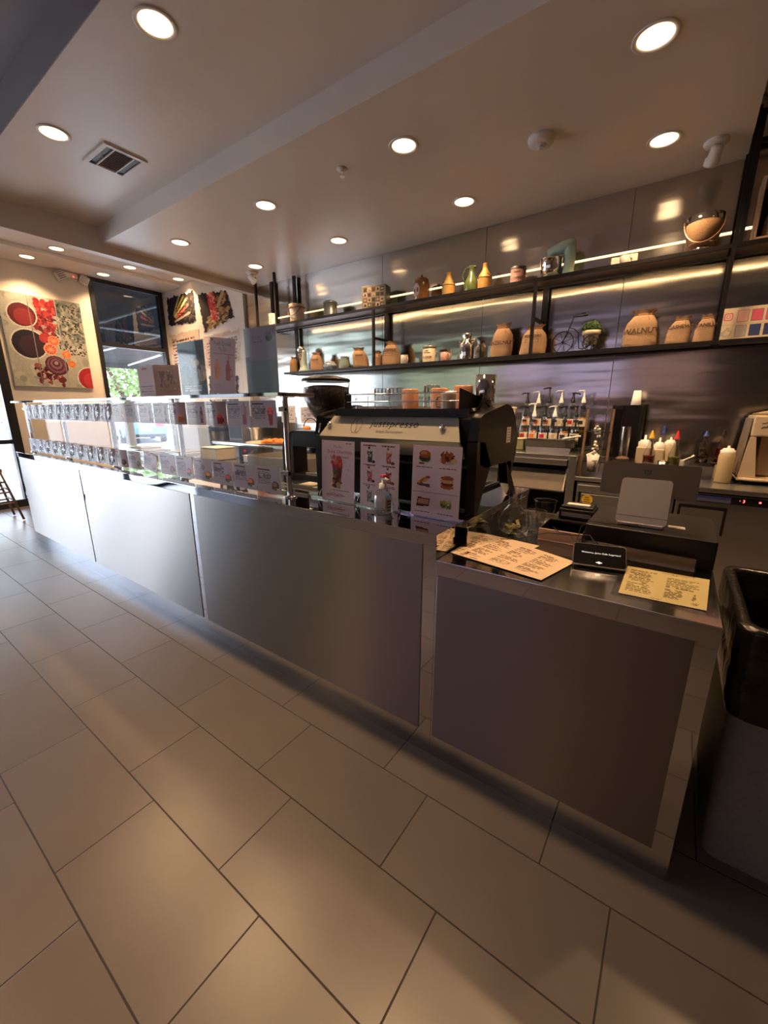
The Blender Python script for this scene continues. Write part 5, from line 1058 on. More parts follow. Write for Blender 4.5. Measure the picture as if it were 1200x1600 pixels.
tag(MB().ell((0, 0, 0), (0.05, 0.035, 0.02), 'brown_ink').build('coffee_scoop', loc=(-0.50, 2.45, ZB+0.118)), 'small brown scoop lying in the square steel pan', 'scoop')
def sauce(x, y, z, cap, liq, h, label, r=0.040, gl='clear_glass'):
    t = thing('sauce_bottle', label, 'sauce bottle', (x, y, z), 0, 'bottles with pointed caps')
    q = MB(); q.lathe((0, 0, 0), [(0, 0), (r, 0), (r, h*.42), (r*1.05, h*.46), (r*.95, h*.52), (r*.42, h*.68), (r*.34, h*.82), (r*.36, h*.84)], gl, 24, cap=False); q.build('bottle_glass', t)
    q = MB(); q.lathe((0, 0, 0), [(0, 0.003), (r*.95, 0.003), (r*.95, h*.42), (r*.99, h*.455), (r*.6, h*.46), (0, h*.46)], liq, 22, cap=False)
    for k in range(3): q.tube([((r*.98)*math.cos(a), (r*.98)*math.sin(a), h*(.12+.09*k)) for a in np.linspace(0, 2*PI, 21)[:-1]], 0.0022, liq, 5, closed=True)
    q.build('sauce', t)
    q = MB(); q.lathe((0, 0, 0), [(r*.45, h*.82), (r*.45, h*.86), (r*.30, h*.88), (r*.25, h*.93), (r*.07, h), (0, h)], cap, 18, cap=False); q.build('pointed_cap', t); return t
sauce(-0.325, 2.45, ZB, 'yellow_plastic', 'red_syrup', 0.345, 'red sauce bottle with a yellow pointed cap behind the register')
sauce(-0.168, 2.45, ZB, 'red_plastic', 'green_syrup', 0.345, 'green sauce bottle with a red pointed cap behind the register')
sauce(-0.262, 2.66, ZB, 'blue_plastic', 'dark_syrup', 0.375, 'dark bottle with a blue cap between the red and green ones')
sauce(0.004, 2.58, ZB+0.115, 'blue_plastic', 'dark_syrup', 0.23, 'dark red bottle with a blue cap standing in the low steel pan', 0.036, 'smoked_plastic')
sauce(0.105, 2.62, ZB+0.115, 'black_plastic', 'red_syrup', 0.24, 'dark red bottle with a black cap behind the white squeeze bottle', 0.034, 'smoked_plastic')
pan(0.035, 2.56, ZB, 0.20, 0.16, 0.115, 'low steel pan holding two dark red bottles')
def squeeze(x, y, r, h, label, square=False, m='cream_plastic'):
    t = thing('squeeze_bottle', label, 'squeeze bottle', (x, y, ZB), 0, 'pale squeeze bottles')
    q = MB()
    if square: q.box(-r, r, -r, r, 0, h*.74, m)
    else: q.lathe((0, 0, 0), [(0, 0), (r*.97, 0), (r, 0.006), (r, h*.72), (r*.93, h*.78), (r*.86, h*.80)], m, 26)
    q.build('bottle_body', t, bevel=0.006 if square else 0)
    q = MB(); q.lathe((0, 0, 0), [(r*.9, h*(.74 if square else .80)), (r*.9, h*.88), (r*.7, h*.89), (r*.62, h*.93), (r*.2, h*.94), (r*.14, h*1.0 if not square else h*1.06), (0, h*1.0 if not square else h*1.06)], 'white_plastic', 22, cap=False); q.build('cap', t)
squeeze(0.132, 2.41, 0.047, 0.255, 'large yellowish squeeze bottle standing right of the register screen', m='sauce_yellow')
squeeze(-0.370, 2.55, 0.048, 0.285, 'square pale squeeze bottle left of the red sauce bottle', True)
squeeze(-0.272, 2.54, 0.040, 0.270, 'square pale squeeze bottle partly behind the red sauce bottle', True)
squeeze(-0.205, 2.58, 0.042, 0.290, 'pale squeeze bottle behind the green sauce bottle')
tag(MB().lathe((0, 0, 0), [(0, 0), (0.030, 0), (0.032, 0.125), (0.030, 0.125), (0.028, 0.004), (0, 0.004)], 'chrome', 24, cap=False).build('steel_cup', loc=(-0.232, 2.42, ZB)), 'small steel cup between the red and green sauce bottles', 'cup')
tag(MB().tube([(0, 0, 0), (0.05, 0, 0.03), (0.07, 0, 0.05)], 0.008, 'white_plastic').cyl((0, 0, -0.115), (0, 0, 0.01), 0.020, 'white_plastic').build('dosing_pump', loc=(-0.115, 2.56, ZB+0.115)), 'white pump nozzle right of the green sauce bottle', 'pump')
# cream countertop machine at the right edge
t = thing('countertop_machine', 'cream plastic countertop beverage machine at the right edge', 'beverage machine', (0.36, 2.52, ZB))
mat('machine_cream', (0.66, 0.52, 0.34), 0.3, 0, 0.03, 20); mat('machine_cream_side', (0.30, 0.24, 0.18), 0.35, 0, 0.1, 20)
q = MB(); q.box(-0.16, 0.22, -0.14, 0.22, 0.022, 0.045, 'machine_cream'); q.prism([(-0.155, 0.045), (-0.06, 0.045), (-0.10, 0.32), (-0.13, 0.32)], -0.12, 0.25, 'machine_cream', axis='Y'); q.box(-0.06, 0.20, 0.02, 0.25, 0.045, 0.32, 'machine_cream'); q.box(-0.13, 0.20, -0.12, 0.25, 0.32, 0.46, 'machine_cream'); q.build('housing', t, bevel=0.012)
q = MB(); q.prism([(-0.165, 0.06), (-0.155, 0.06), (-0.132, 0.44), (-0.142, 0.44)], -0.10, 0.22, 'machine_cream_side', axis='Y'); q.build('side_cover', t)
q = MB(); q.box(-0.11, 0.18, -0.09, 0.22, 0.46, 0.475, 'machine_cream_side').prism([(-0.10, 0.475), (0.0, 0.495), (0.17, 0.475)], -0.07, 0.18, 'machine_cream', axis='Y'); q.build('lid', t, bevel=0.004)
q = MB(); rnd = random.Random(4)
for row in range(2):
    p = [(-0.085+0.012*i, -0.1225, 0.375+row*0.028+0.0075*i+0.007*math.sin(i*2.3+row)) for i in range(20)]; q.tube(p, 0.0022, 'brown_ink', 5)
q.build('script_lettering', t)
q = MB()
for x in (-0.13, 0.19):
    for y in (-0.11, 0.19): q.cyl((x, y, 0), (x, y, 0.022), 0.014, 'rubber')
q.build('feet', t)
q = MB(); q.tube([(-0.15, 0.05, 0.005), (-0.19, 0.0, 0.006), (-0.20, -0.08, 0.006), (-0.17, -0.13, 0.006)], 0.004, 'rubber'); q.build('power_cord', t)

# ================================================================ KITCHEN LINE BEHIND THE GUARD
t = thing('kitchen_counter', 'long steel kitchen counter seen through the display guard', 'worktop', (0, 0, 0))
q = MB(); q.box(-5.60, -1.37, 2.10, 2.895, 0.93, 0.97, 'appliance_steel'); q.build('worktop', t, bevel=0.003)
q = MB(); q.box(-5.58, -1.39, 2.14, 2.88, 0.08, 0.93, 'grey_plastic')
q.build('cabinet', t)
q = MB(); 
for x in (-5.5, -4.0, -2.6, -1.5): q.cyl((x, 2.2, 0), (x, 2.2, 0.08), 0.02, 'zinc').cyl((x, 2.8, 0), (x, 2.8, 0.08), 0.02, 'zinc')
q.build('legs', t)
ZK = 0.9705
tag(MB().box(-0.60, 0.45, -0.22, 0.24, 0.0, 0.06, 'black_plastic').box(-0.60, 0.45, -0.22, 0.24, 0.06, 1.16, 'pale_grey_metal').box(-0.58, 0.43, -0.235, -0.22, 0.10, 0.60, 'pale_grey_metal').box(-0.58, 0.43, -0.235, -0.22, 0.63, 1.13, 'pale_grey_metal').build('storage_cabinet', loc=(-6.55, 2.62, 0), bevel=0.01), 'pale grey metal cabinet against the poster wall, seen through the guard', 'cabinet')
t = thing('waste_container', 'tall black cylindrical container beside the pale grey cabinet', 'container', (-5.86, 2.42, 0))
q = MB(); q.lathe((0, 0, 0), [(0, 0), (0.15, 0), (0.17, 1.10), (0, 1.10)], 'black_plastic', 28, cap=False); q.build('body', t)
q = MB(); q.lathe((0, 0, 0), [(0.175, 1.10), (0.178, 1.15), (0.10, 1.19), (0, 1.20)], 'black_plastic', 28); q.build('lid', t)
t = thing('serving_plate', 'round pale plate with an orange pile on the kitchen counter', 'plate', (-4.55, 2.32, ZK))
q = MB(); q.lathe((0, 0, 0), [(0, 0.0), (0.20, 0), (0.34, 0.016), (0.34, 0.022), (0.20, 0.010), (0, 0.008)], 'cream_plastic', 36, cap=False); q.build('plate', t)
q = MB(); rnd = random.Random(12)
for k in range(60):
    a = rnd.uniform(0, 2*PI); r_ = 0.16*math.sqrt(rnd.random()); q.ell((r_*math.cos(a)+0.04, r_*math.sin(a), 0.015+0.045*(1-(r_/.16)**2)*rnd.random()), (0.04, 0.03, 0.022), 'orange_food', 8, 5)
o = q.build('orange_pile', t); o['kind'] = 'stuff'
t = thing('wire_handle_basket', 'green and red caddy with a tall wire hoop on the kitchen counter', 'caddy', (-4.00, 2.50, ZK+0.0))
q = MB(); q.box(-0.13, -0.02, -0.06, 0.06, 0.0, 0.16, 'green_plastic'); q.build('green_bottle_block', t, bevel=0.01)
q = MB(); q.box(0.0, 0.13, -0.06, 0.06, 0.0, 0.17, 'red_plastic'); q.build('red_block', t, bevel=0.01)
q = MB(); q.tube([(-0.13, 0, 0.02)]+[(0.14*math.cos(a), 0, 0.17+0.16*math.sin(a)) for a in np.linspace(PI, 0, 12)]+[(0.14, 0, 0.02)], 0.006, 'black_steel', 6); q.build('hoop_handle', t)
q = MB(); q.ell((-0.075, 0, 0.20), (0.06, 0.05, 0.035), 'orange_food'); q.build('orange_sponge', t)
tag(MB().box(-0.09, 0.09, -0.06, 0.06, 0, 0.20, 'red_plastic').build('storage_box', loc=(-3.70, 2.60, ZK), bevel=0.01), 'red plastic box right of the hoop-handled caddy', 'box')
for i, (x, y, w_, h_, m_, lb) in enumerate([(-3.45, 0.82, 0.24, 0.10, 'cream_plastic', 'square pale tub on the service worktop behind the guard glass'), (-3.02, 0.82, 0.08, 0.055, 'white_plastic', 'small white tub, left of two beside the black appliance'), (-2.90, 0.80, 0.08, 0.050, 'white_plastic', 'small white tub, right of two beside the black appliance')]):
    t = thing('food_tub', lb, 'tub', (x, y, 0.9865), 0, 'pale tubs behind the guard'); q = MB(); q.box(-w_/2, w_/2, -w_*.4, w_*.4, 0, h_, m_); q.build('tub', t, bevel=0.008)
    q = MB(); q.box(-w_/2-0.003, w_/2+0.003, -w_*.4-0.003, w_*.4+0.003, h_, h_+0.006, 'white_plastic'); q.build('rim', t)
t = thing('warming_unit', 'black countertop warmer with two red knobs behind the guard', 'appliance', (-3.12, 0.82, 0.9865) if False else (-3.20, 0.90, 0.9865))
q = MB(); q.box(-0.10, 0.26, 0.02, 0.11, 0, 0.115, 'black_plastic'); q.build('case', t, bevel=0.006)
for x in (0.0, 0.10):
    q = MB(); q.cyl((x, 0.02, 0.075), (x, 0.005, 0.075), 0.012, 'red_plastic'); q.build('knob', t)
t = thing('prep_fridge', 'low dark glass-topped cold well behind the display guard', 'cold well', (-2.45, 0.72, 0.9865))
q = MB(); q.box(-0.30, 0.24, -0.12, 0.20, 0, 0.10, 'grey_plastic'); q.build('case', t, bevel=0.01)
q = MB(); q.prism([(-0.12, 0.10), (0.20, 0.10), (0.20, 0.17), (0.05, 0.19)], -0.30, 0.24, 'smoked_plastic'); q.build('sneeze_cover', t)
t = tag(MB().lathe((0, 0, 0), [(0, 0), (0.09, 0), (0.09, 0.17), (0.11, 0.18), (0.11, 0.19), (0, 0.19)], 'appliance_steel', 28, cap=False).build('stock_pot', loc=(-5.05, 2.45, ZK)), 'steel canister with a wide lid on the kitchen counter', 'canister')
tag(MB().box(-0.16, 0.16, -0.14, 0.14, 0, 0.34, 'grey_plastic').box(-0.14, 0.14, -0.145, -0.14, 0.03, 0.30, 'black_plastic').build('microwave_oven', loc=(-5.40, 2.50, ZK), bevel=0.01), 'dark boxy appliance at the far left of the kitchen counter', 'appliance')
for i, (x, w_, h_) in enumerate(((-5.30, 0.36, 0.22), (-4.86, 0.30, 0.24), (-4.45, 0.30, 0.22))):
    im = Img(24, 18, (0.82, 0.80, 0.78), 90+i).lines(.1, .9, .15, .85, 6, (0.6, 0.58, 0.58), .8)
    q = MB(); q.sheet(w_, h_, im.out(), m='print_matte', thick=0.002); tag(q.build('notice', loc=(x, 2.896, 1.22)), 'white notice sheet on the steel wall behind the guard, %s of three' % ['left', 'middle', 'right'][i], 'notice', 'white notices behind the guard')
for i, (x, y) in enumerate(((-4.55, 0.70), (-4.2, 0.62), (-3.85, 0.72))):
    t = thing('steel_canister', 'steel food insert inside the guard, %s of three' % ['leftmost', 'middle', 'rightmost'][i], 'food insert', (x, y, 0.9865), 0, 'steel food inserts'); q = MB(); q.box(-0.13, 0.13, -0.11, 0.11, 0, 0.05, 'appliance_steel'); q.build('insert', t, bevel=0.008); q = MB(); q.box(-0.125, 0.125, -0.105, 0.105, 0.05, 0.056, 'grey_plastic'); q.build('lid', t)

# ================================================================ WALL SHELVES
def bar(q, a, b, s=0.014, m='black_steel'):
    x0, x1 = sorted((a[0], b[0])); y0, y1 = sorted((a[1], b[1])); z0, z1 = sorted((a[2], b[2])); q.box(x0-s if x0 == x1 else x0, x1+s if x0 == x1 else x1, y0-s if y0 == y1 else y0, y1+s if y0 == y1 else y1, z0-s if z0 == z1 else z0, z1+s if z0 == z1 else z1, m)
t = thing('wall_shelf', 'long black metal two-tier shelf on the steel wall', 'shelf', (0, 0, 0))
mat('deck', (0.16, 0.12, 0.10), 0.45, 0.2, 0.1, 10)
ZU, ZL = 2.491, 1.886
q = MB(); q.box(-5.03, -0.066, 2.62, 2.84, ZU-0.013, ZU-0.003, 'deck'); q.build('upper_board', t)
q = MB(); q.box(-4.56, -0.066, 2.62, 2.84, ZL-0.013, ZL-0.003, 'deck'); q.build('lower_board', t)
for z, x0, nm_ in ((ZU, -5.045, 'upper'), (ZL, -4.56, 'lower')):
    q = MB(); q.box(x0, -0.052, 2.592, 2.618, z-0.026, z, 'black_steel'); q.build(nm_+'_front_rail', t)
    q = MB(); q.box(x0, -0.052, 2.842, 2.868, z-0.026, z, 'black_steel'); q.build(nm_+'_back_rail', t)
    q = MB(); q.box(x0, x0+0.025, 2.618, 2.842, z-0.026, z-0.001, 'black_steel'); q.build(nm_+'_end_rail', t)
for x, z0, z1, yb in ((-5.032, 2.491, 3.099, 1), (-4.650, 2.491, 3.099, 1), (-3.070, 1.886, 2.465, 1), (-1.336, 1.886, 2.465, 1)):
    q = MB(); q.box(x-0.013, x+0.013, 2.592, 2.618, z0, z1, 'black_steel'); q.build('front_post', t)
for x, z0, z1 in ((-5.01, 2.491, 3.099), (-4.56, 1.86, 3.099), (-3.072, 1.886, 2.465), (-1.315, 1.886, 2.465)):
    q = MB(); q.box(x-0.024, x+0.024, 2.845, 2.87, z0, z1, 'black_steel'); q.build('back_post', t)
for x in (-3.07, -1.33):
    q = MB(); q.box(x-0.010, x+0.010, 2.618, 2.845, 2.165, 2.190, 'black_steel'); q.build('brace', t)
q = MB(); q.box(-4.56, -0.07, 2.62, 2.628, ZU-0.023, ZU-0.017, 'led_warm'); q.build('led_or_reflection_strip', t)
q = MB(); q.box(-5.0, 0.0, 2.888, 2.894, 2.640, 2.652, 'led_reflection'); q.build('led_or_reflection_strip', t)  # warm reflection in the steel, drawn as a glowing strip
q = MB(); q.box(-0.052, -0.028, 2.592, 2.618, ZL-0.026, 3.25, 'black_steel'); q.build('end_post', t)
q = MB(); q.box(-0.060, -0.020, 2.845, 2.87, ZL-0.026, 3.25, 'black_steel'); q.build('end_post', t)
t = thing('side_shelf', 'black metal shelf bay at the right edge of the photo', 'shelf', (0, 0, 0))
for z in (ZU, ZL):
    q = MB(); q.box(-0.026, 1.5, 2.592, 2.618, z-0.026, z, 'black_steel').box(-0.02, 1.5, 2.842, 2.868, z-0.026, z, 'black_steel'); q.build('rail', t)
    q = MB(); q.box(-0.02, 1.5, 2.619, 2.841, z-0.013, z-0.003, 'deck'); q.build('board', t)
q = MB(); q.box(-0.027, 1.5, 2.592, 2.618, 3.20, 3.226, 'black_steel').box(-0.018, 1.5, 2.842, 2.868, 3.15, 3.176, 'black_steel'); q.build('top_rail', t)
for bx in ((-0.027, 0.0, 2.592, 2.618, ZU, 3.20), (1.474, 1.5, 2.592, 2.618, ZL-0.026, 3.226), (-0.018, 0.01, 2.842, 2.868, ZU, 3.2)):
    q = MB(); q.box(*bx, 'black_steel'); q.build('post', t)
for bx in ((0.005, 1.45, 2.888, 2.894, 2.650, 2.662), (0.0, 1.45, 2.62, 2.628, ZU-0.023, ZU-0.017)):
    q = MB(); q.box(*bx, 'led_reflection' if bx[2] > 2.8 else 'led_warm'); q.build('led_or_reflection_strip', t)  # back strip is a drawn reflection, front one a real LED

ZU += 0.0005; ZL += 0.0005
GU, GL = 'decor on the upper shelf', 'decor on the lower shelf'
YU = 2.725
# --- burlap sacks
def sack(x, z, w_, h_, txt, label, lean=0.0, rz=0.0, m='burlap', seed=0, ts=0.05, tz=0.45, y=2.73, box=False, group=GL, slump=0.0):
    rnd = random.Random(seed); t = thing('burlap_sack', label, 'burlap sack', (x, y, z), rz, group)
    seg, lev = 36, 22; d_ = w_*0.34
    ph = [rnd.uniform(0, 6.28) for _ in range(4)]
    def prof(v):   # half width factor, half depth factor
        if v < 0.08: k = 0.90+0.10*(v/0.08)
        elif v < 0.62: k = 1.0-0.10*((v-0.08)/0.54)**2
        elif v < 0.86: k = 0.90-0.38*((v-0.62)/0.24)**1.4
        elif v < 0.90: k = 0.52
        else: k = 0.52+0.22*((v-0.90)/0.10)
        dd = k if v < 0.86 else k*0.55
        return k, dd
    def pt(a, v, off=0.0):
        k, dd = prof(v); ca, sa = math.cos(a), math.sin(a); e = 0.75
        cx = math.copysign(abs(ca)**e, ca); sy = math.copysign(abs(sa)**e, sa)
        wr = 1+0.035*math.sin(3*a+ph[0]+5*v)*(v > .05)+(0.06*math.sin(9*a+ph[1]) if v > .80 else 0.012*math.sin(11*v*3+ph[2]+2*a))
        X = (w_/2+off)*k*cx*wr+lean*v*h_+slump*math.sin(v*PI)*0.3; Y = (d_+off)*dd*sy*wr
        Z = v*h_*(1+(0.02*math.sin(7*a+ph[3]) if v > .97 else 0))
        return (X, Y, Z)
    q = MB(); vs = [pt(2*PI*k/seg, (j/lev)) for j in range(lev+1) for k in range(seg)]
    fs = [(j*seg+k, j*seg+(k+1) % seg, (j+1)*seg+(k+1) % seg, (j+1)*seg+k) for j in range(lev) for k in range(seg)]
    q.add(vs, fs, m, True); q.add([pt(2*PI*k/seg, 0) for k in range(seg)], [tuple(range(seg))[::-1]], m); q.add([pt(2*PI*k/seg, 0.985) for k in range(seg)], [tuple(range(seg))], 'burlap_dark'); q.build('cloth', t)
    q = MB(); q.tube([pt(2*PI*k/24, 0.875, 0.004) for k in range(24)], 0.0035, 'burlap_dark', 6, closed=True); q.tube([pt(-PI/2+.2, 0.875, 0.006), pt(-PI/2+.35, 0.78, 0.010), pt(-PI/2+.3, 0.70, 0.012)], 0.0025, 'burlap_dark', 5); q.build('drawstring', t)
    if txt:
        def place(X, Y):
            v = tz+Y/h_; k, dd = prof(v); cx = max(-.98, min(.98, X/(w_/2*k))); a_c = abs(cx)**(1/0.75); a = -math.acos(math.copysign(a_c, cx)) if True else 0
            p = pt(a, v, 0.0); return (X+lean*v*h_+slump*math.sin(v*PI)*0.3, p[1]-0.004, v*h_)
        q = MB(); q.text(txt, ts, place, 'brown_ink', bold=0.0012)
        if box:
            for (a0, b0, a1, b1) in ((-.25, -.12, .25, -.11), (-.25, -.22, .25, -.21), (-.25, -.22, -.235, -.11), (.235, -.22, .25, -.11)):
                q.add([place(a0*w_, b0*h_), place(a1*w_, b0*h_), place(a1*w_, b1*h_), place(a0*w_, b1*h_)], [(0, 1, 2, 3)], 'brown_ink')
        q.build('lettering', t)
    return t
sack(-4.075, ZL, 0.17, 0.225, 'SUGAR', 'small burlap sack with short dark word, left of the blue patterned animal dish', -0.02, 0.3, seed=1, ts=0.030, tz=0.60, box=True)
sack(-3.350, ZL, 0.19, 0.225, 'BEANS', 'slumped burlap sack between the sage green pitcher and a shelf post', -0.12, 0.5, seed=2, ts=0.030, tz=0.6, box=True)
sack(-3.100, ZL, 0.12, 0.160, '', 'small folded burlap sack half behind the COFFEE sack', 0.0, 0.2, m='burlap_dark', seed=3)
sack(-2.920, ZL, 0.20, 0.255, 'COFFEE', 'burlap sack printed COFFEE on the lower shelf', 0.02, 0.15, seed=4, ts=0.046, tz=0.62, box=True)
sack(-1.650, ZL, 0.20, 0.300, 'HAZELNUT', 'tall burlap sack printed HAZELNUT behind a shelf post', 0.03, 0.1, seed=5, ts=0.047, tz=0.42)
sack(-1.365+0.005, ZL, 0.225, 0.255, 'PISTACHIO', 'burlap sack printed PISTACHIO right of the shelf post', 0.06, 0.05, seed=6, ts=0.030, tz=0.62, box=True)
sack(-0.530, ZL, 0.235, 0.275, 'WALNUT', 'large burlap sack printed WALNUT right of the bicycle planter', 0.05, 0.05, seed=7, ts=0.056, tz=0.42)
sack(-0.285, ZL, 0.150, 0.200, 'CASHEWS', 'burlap sack printed CASHEWS, right of the WALNUT sack', 0.12, 0.0, seed=8, ts=0.034, tz=0.62)
sack(-0.120, ZL, 0.125, 0.195, 'VANILLA', 'burlap sack printed VANILLA beside the shelf end post', 0.06, 0.1, seed=9, ts=0.034, tz=0.62)
sack(-4.500, ZL, 0.13, 0.200, '', 'folded burlap sack beside the pale green mixer', 0.0, 0.3, m='burlap_dark', seed=10)
# --- lower shelf objects
def mixer(x, z, s_, rz, label, bowl=True, group=GU):
    t = thing('stand_mixer', label, 'stand mixer', (x, 2.73, z), rz, group); S = Matrix.Scale(s_, 4)
    q = MB(); q.push(S); q.lathe((-0.03, 0, 0), [(0, 0), (0.095, 0), (0.10, 0.008), (0.085, 0.022), (0, 0.026)], 'mint', 30, sx=1.25, sy=0.8, cap=False)
    vs = []; prof = [(0.075, .046, .050, 0.01), (0.080, .044, .046, 0.07), (0.084, .043, .042, 0.15), (0.078, .047, .044, 0.21), (0.060, .052, .044, 0.25), (0.03, .045, .036, 0.272)]
    for (cx, rx, ry, zz) in prof:
        for k in range(20): a = k*PI/10; vs.append((cx+rx*math.cos(a), ry*math.sin(a), zz))
    q.add(vs, [(j*20+k, j*20+(k+1) % 20, (j+1)*20+(k+1) % 20, (j+1)*20+k) for j in range(5) for k in range(20)]+[tuple(range(100, 120))], 'mint', True); q.pop(); q.build('stand', t)
    q = MB(); q.push(S @ TR(0.02, 0, 0.232) @ RY(-0.22)); vs = []
    for (xx, ry, rz_) in ((-0.125, .022, .020), (-0.12, .034, .034), (-0.08, .042, .042), (0.0, .048, .048), (0.07, .046, .044), (0.10, .03, .030)):
        for k in range(20): a = k*PI/10; vs.append((xx, ry*math.cos(a), rz_*math.sin(a)))
    q.add(vs, [(j*20+k, (j+1)*20+k, (j+1)*20+(k+1) % 20, j*20+(k+1) % 20) for j in range(5) for k in range(20)]+[tuple(range(20)), tuple(range(100, 120))[::-1]], 'mint', True); q.box(-0.05, 0.05, -0.008, 0.008, 0.034, 0.044, 'mint'); q.pop(); q.build('motor_head', t)
    if bowl:
        q = MB(); q.push(S); q.lathe((-0.065, 0, 0.024), [(0, 0), (0.045, 0), (0.076, 0.02), (0.084, 0.06), (0.087, 0.135), (0.091, 0.137), (0.084, 0.134), (0.078, 0.05), (0, 0.01)], 'chrome', 36, cap=False); q.pop(); q.build('mixing_bowl', t)
    return t
mixer(-1.195, ZU, 1.0, 0.0, 'mint green stand mixer with a steel bowl on the upper shelf')
t = thing('shake_mixer', 'pale green vintage shake mixer at the left end of the lower shelf', 'shake mixer', (-4.30, 2.73, ZL), 0, GL)
mat('pale_teal', (0.34, 0.46, 0.44), 0.3, 0, 0.05, coat=0.4)
q = MB(); q.lathe((0, 0, 0), [(0, 0), (0.085, 0), (0.08, 0.02), (0.045, 0.05), (0.03, 0.10), (0.028, 0.24), (0.02, 0.27), (0, 0.27)], 'pale_teal', 28, cap=False); q.build('stand', t)
q = MB(); q.ell((-0.06, 0, 0.285), (0.055, 0.045, 0.045), 'chrome'); q.cyl((-0.06, 0, 0.29), (-0.055, 0, 0.25), 0.03, 'chrome'); q.build('motor_head', t)
q = MB(); q.lathe((-0.055, 0, 0.06), [(0, 0), (0.026, 0), (0.040, 0.17), (0.043, 0.172)], 'chrome', 26, cap=False); q.build('steel_cup', t)
t = thing('animal_dish', 'round blue patterned animal dish on the lower shelf', 'ornament', (-3.84, 2.72, ZL), 0, GL)
mat('delft', (0.20, 0.26, 0.34), 0.3, 0, 0.75, 38, coat=0.4); mat('pig_pink', (0.50, 0.36, 0.30), 0.4)
q = MB(); q.ell((0, 0, 0.050), (0.10, 0.06, 0.048), 'delft'); q.build('body', t)
q = MB(); q.ell((-0.085, -0.01, 0.045), (0.03, 0.025, 0.026), 'delft').ell((-0.112, -0.01, 0.042), (0.008, 0.014, 0.012), 'pig_pink').ell((0.0, 0, 0.090), (0.07, 0.045, 0.014), 'pig_pink'); q.build('head', t)
q = MB()
for x in (-0.05, 0.05):
    for y in (-0.03, 0.03): q.cyl((x, y, 0), (x, y, 0.03), 0.012, 'delft')
q.build('feet', t)
def pitcher(x, z, s_, m, label, group, name='pitcher', tall=False, rz=0.0):
    t = thing(name, label, 'pitcher', (x, 2.72, z), rz, group)
    pr = [(0, 0), (.055, 0), (.062, .01), (.064, .05), (.054, .10), (.050, .125), (.056, .14)] if not tall else [(0, 0), (.058, 0), (.066, .012), (.066, .075), (.045, .125), (.026, .165), (.022, .205), (.028, .225)]
    q = MB(); q.lathe((0, 0, 0), [(a*s_, b*s_) for a, b in pr], m, 30, cap=False); 
    q.build('body', t)
    top = pr[-1][1]*s_; rr = pr[-1][0]*s_
    q = MB(); q.ell((rr*0.9, 0, top-0.01*s_), (0.02*s_, 0.016*s_, 0.014*s_), m, 12, 8); q.build('spout', t)
    q = MB(); zz = (.12, .10, .03) if not tall else (.215, .18, .09); q.tube([(-rr*.9, 0, zz[0]*s_), (-rr*.9-.032*s_, 0, zz[0]*s_), (-.085*s_, 0, zz[1]*s_*.85), (-.060*s_, 0, zz[2]*s_)], .0065*s_, m); q.build('handle', t)
    return t
mat('spotted_green', (0.24, 0.33, 0.26), 0.35, 0, 0.12, 50)
pitcher(-3.595, ZL, 1.0, 'spotted_green', 'small sage green spotted pitcher on the lower shelf', GL)
mat('mug_grey', (0.42, 0.38, 0.36), 0.35, 0, 0.25, 60); mat('mug_pink', (0.50, 0.28, 0.25), 0.35, 0, 0.3, 60)
mug(-2.725, 2.70, -0.3, 0.040, 0.098, 'mug_grey', 'grey patterned mug right of the COFFEE sack', z=ZL, upside=False, group=GL)
mug(-2.235, 2.70, -0.2, 0.040, 0.090, 'mug_pink', 'pink patterned mug right of the flour tin', z=ZL, upside=False, group=GL)
def tin(x, z, r, h, m, lidm, label, group, txt=None, knob=False, ts=0.03, handles=False):
    t = thing('storage_tin', label, 'tin', (x, 2.72, z), 0.15, group)
    q = MB(); q.lathe((0, 0, 0), [(0, 0), (r, 0), (r, 0.004), (r, h), (0, h)], m, 34, cap=False); q.build('body', t)
    q = MB(); q.lathe((0, 0, 0), [(r*1.04, h-0.012), (r*1.06, h-0.008), (r*1.06, h+0.004), (r*.9, h+0.014), (r*.3, h+0.018), (0, h+0.018)], lidm, 34, cap=False)
    if knob: q.ell((0, 0, h+0.026), (0.012, 0.012, 0.011), lidm, 14, 8)
    q.build('lid', t)
    if handles:
        q = MB(); q.tube([(r, 0, h*.75), (r+.014, 0, h*.72), (r+.014, 0, h*.45), (r, 0, h*.42)], 0.003, lidm); q.tube([(-r, 0, h*.75), (-r-.014, 0, h*.72), (-r-.014, 0, h*.45), (-r, 0, h*.42)], 0.003, lidm); q.build('handles', t)
    if txt:
        def pl(X, Y, zz): a = -PI/2+X/r; return ((r+.0012)*math.cos(a), (r+.0012)*math.sin(a), zz+Y)
        q = MB()
        for s_, zz, k in txt: q.text(s_, k, lambda X, Y: pl(X, Y, zz), 'brown_ink', bold=0.0006)
        q.build('lettering', t)
    return t
tin(-2.425, ZL, 0.068, 0.155, 'cream_tin', 'zinc', 'cream storage tin printed FLOUR with a zinc lid', GL, [('FLOUR', 0.050, 0.034), ('FAMILY', 0.115, 0.014), ('KITCHEN', 0.095, 0.018)], True, handles=True)
t = thing('milk_can', 'shiny steel milk can on the lower shelf', 'milk can', (-2.00, 2.72, ZL), 0, GL)
q = MB(); q.lathe((0, 0, 0), [(0, 0), (.070, 0), (.072, .006), (.072, .145), (.066, .160), (.040, .185), (.036, .205), (.046, .225), (.047, .240)], 'chrome', 36, cap=False); q.build('body', t)
q = MB(); q.lathe((0, 0, 0), [(.050, .232), (.051, .245), (.02, .250), (0, .250)], 'zinc', 28, cap=False); q.build('lid', t)
for s_ in (-1, 1):
    q = MB(); q.tube([(.060*s_, 0, .165), (.082*s_, 0, .17), (.080*s_, 0, .19), (.044*s_, 0, .19)], .005, 'wood_light'); q.build('handle', t)

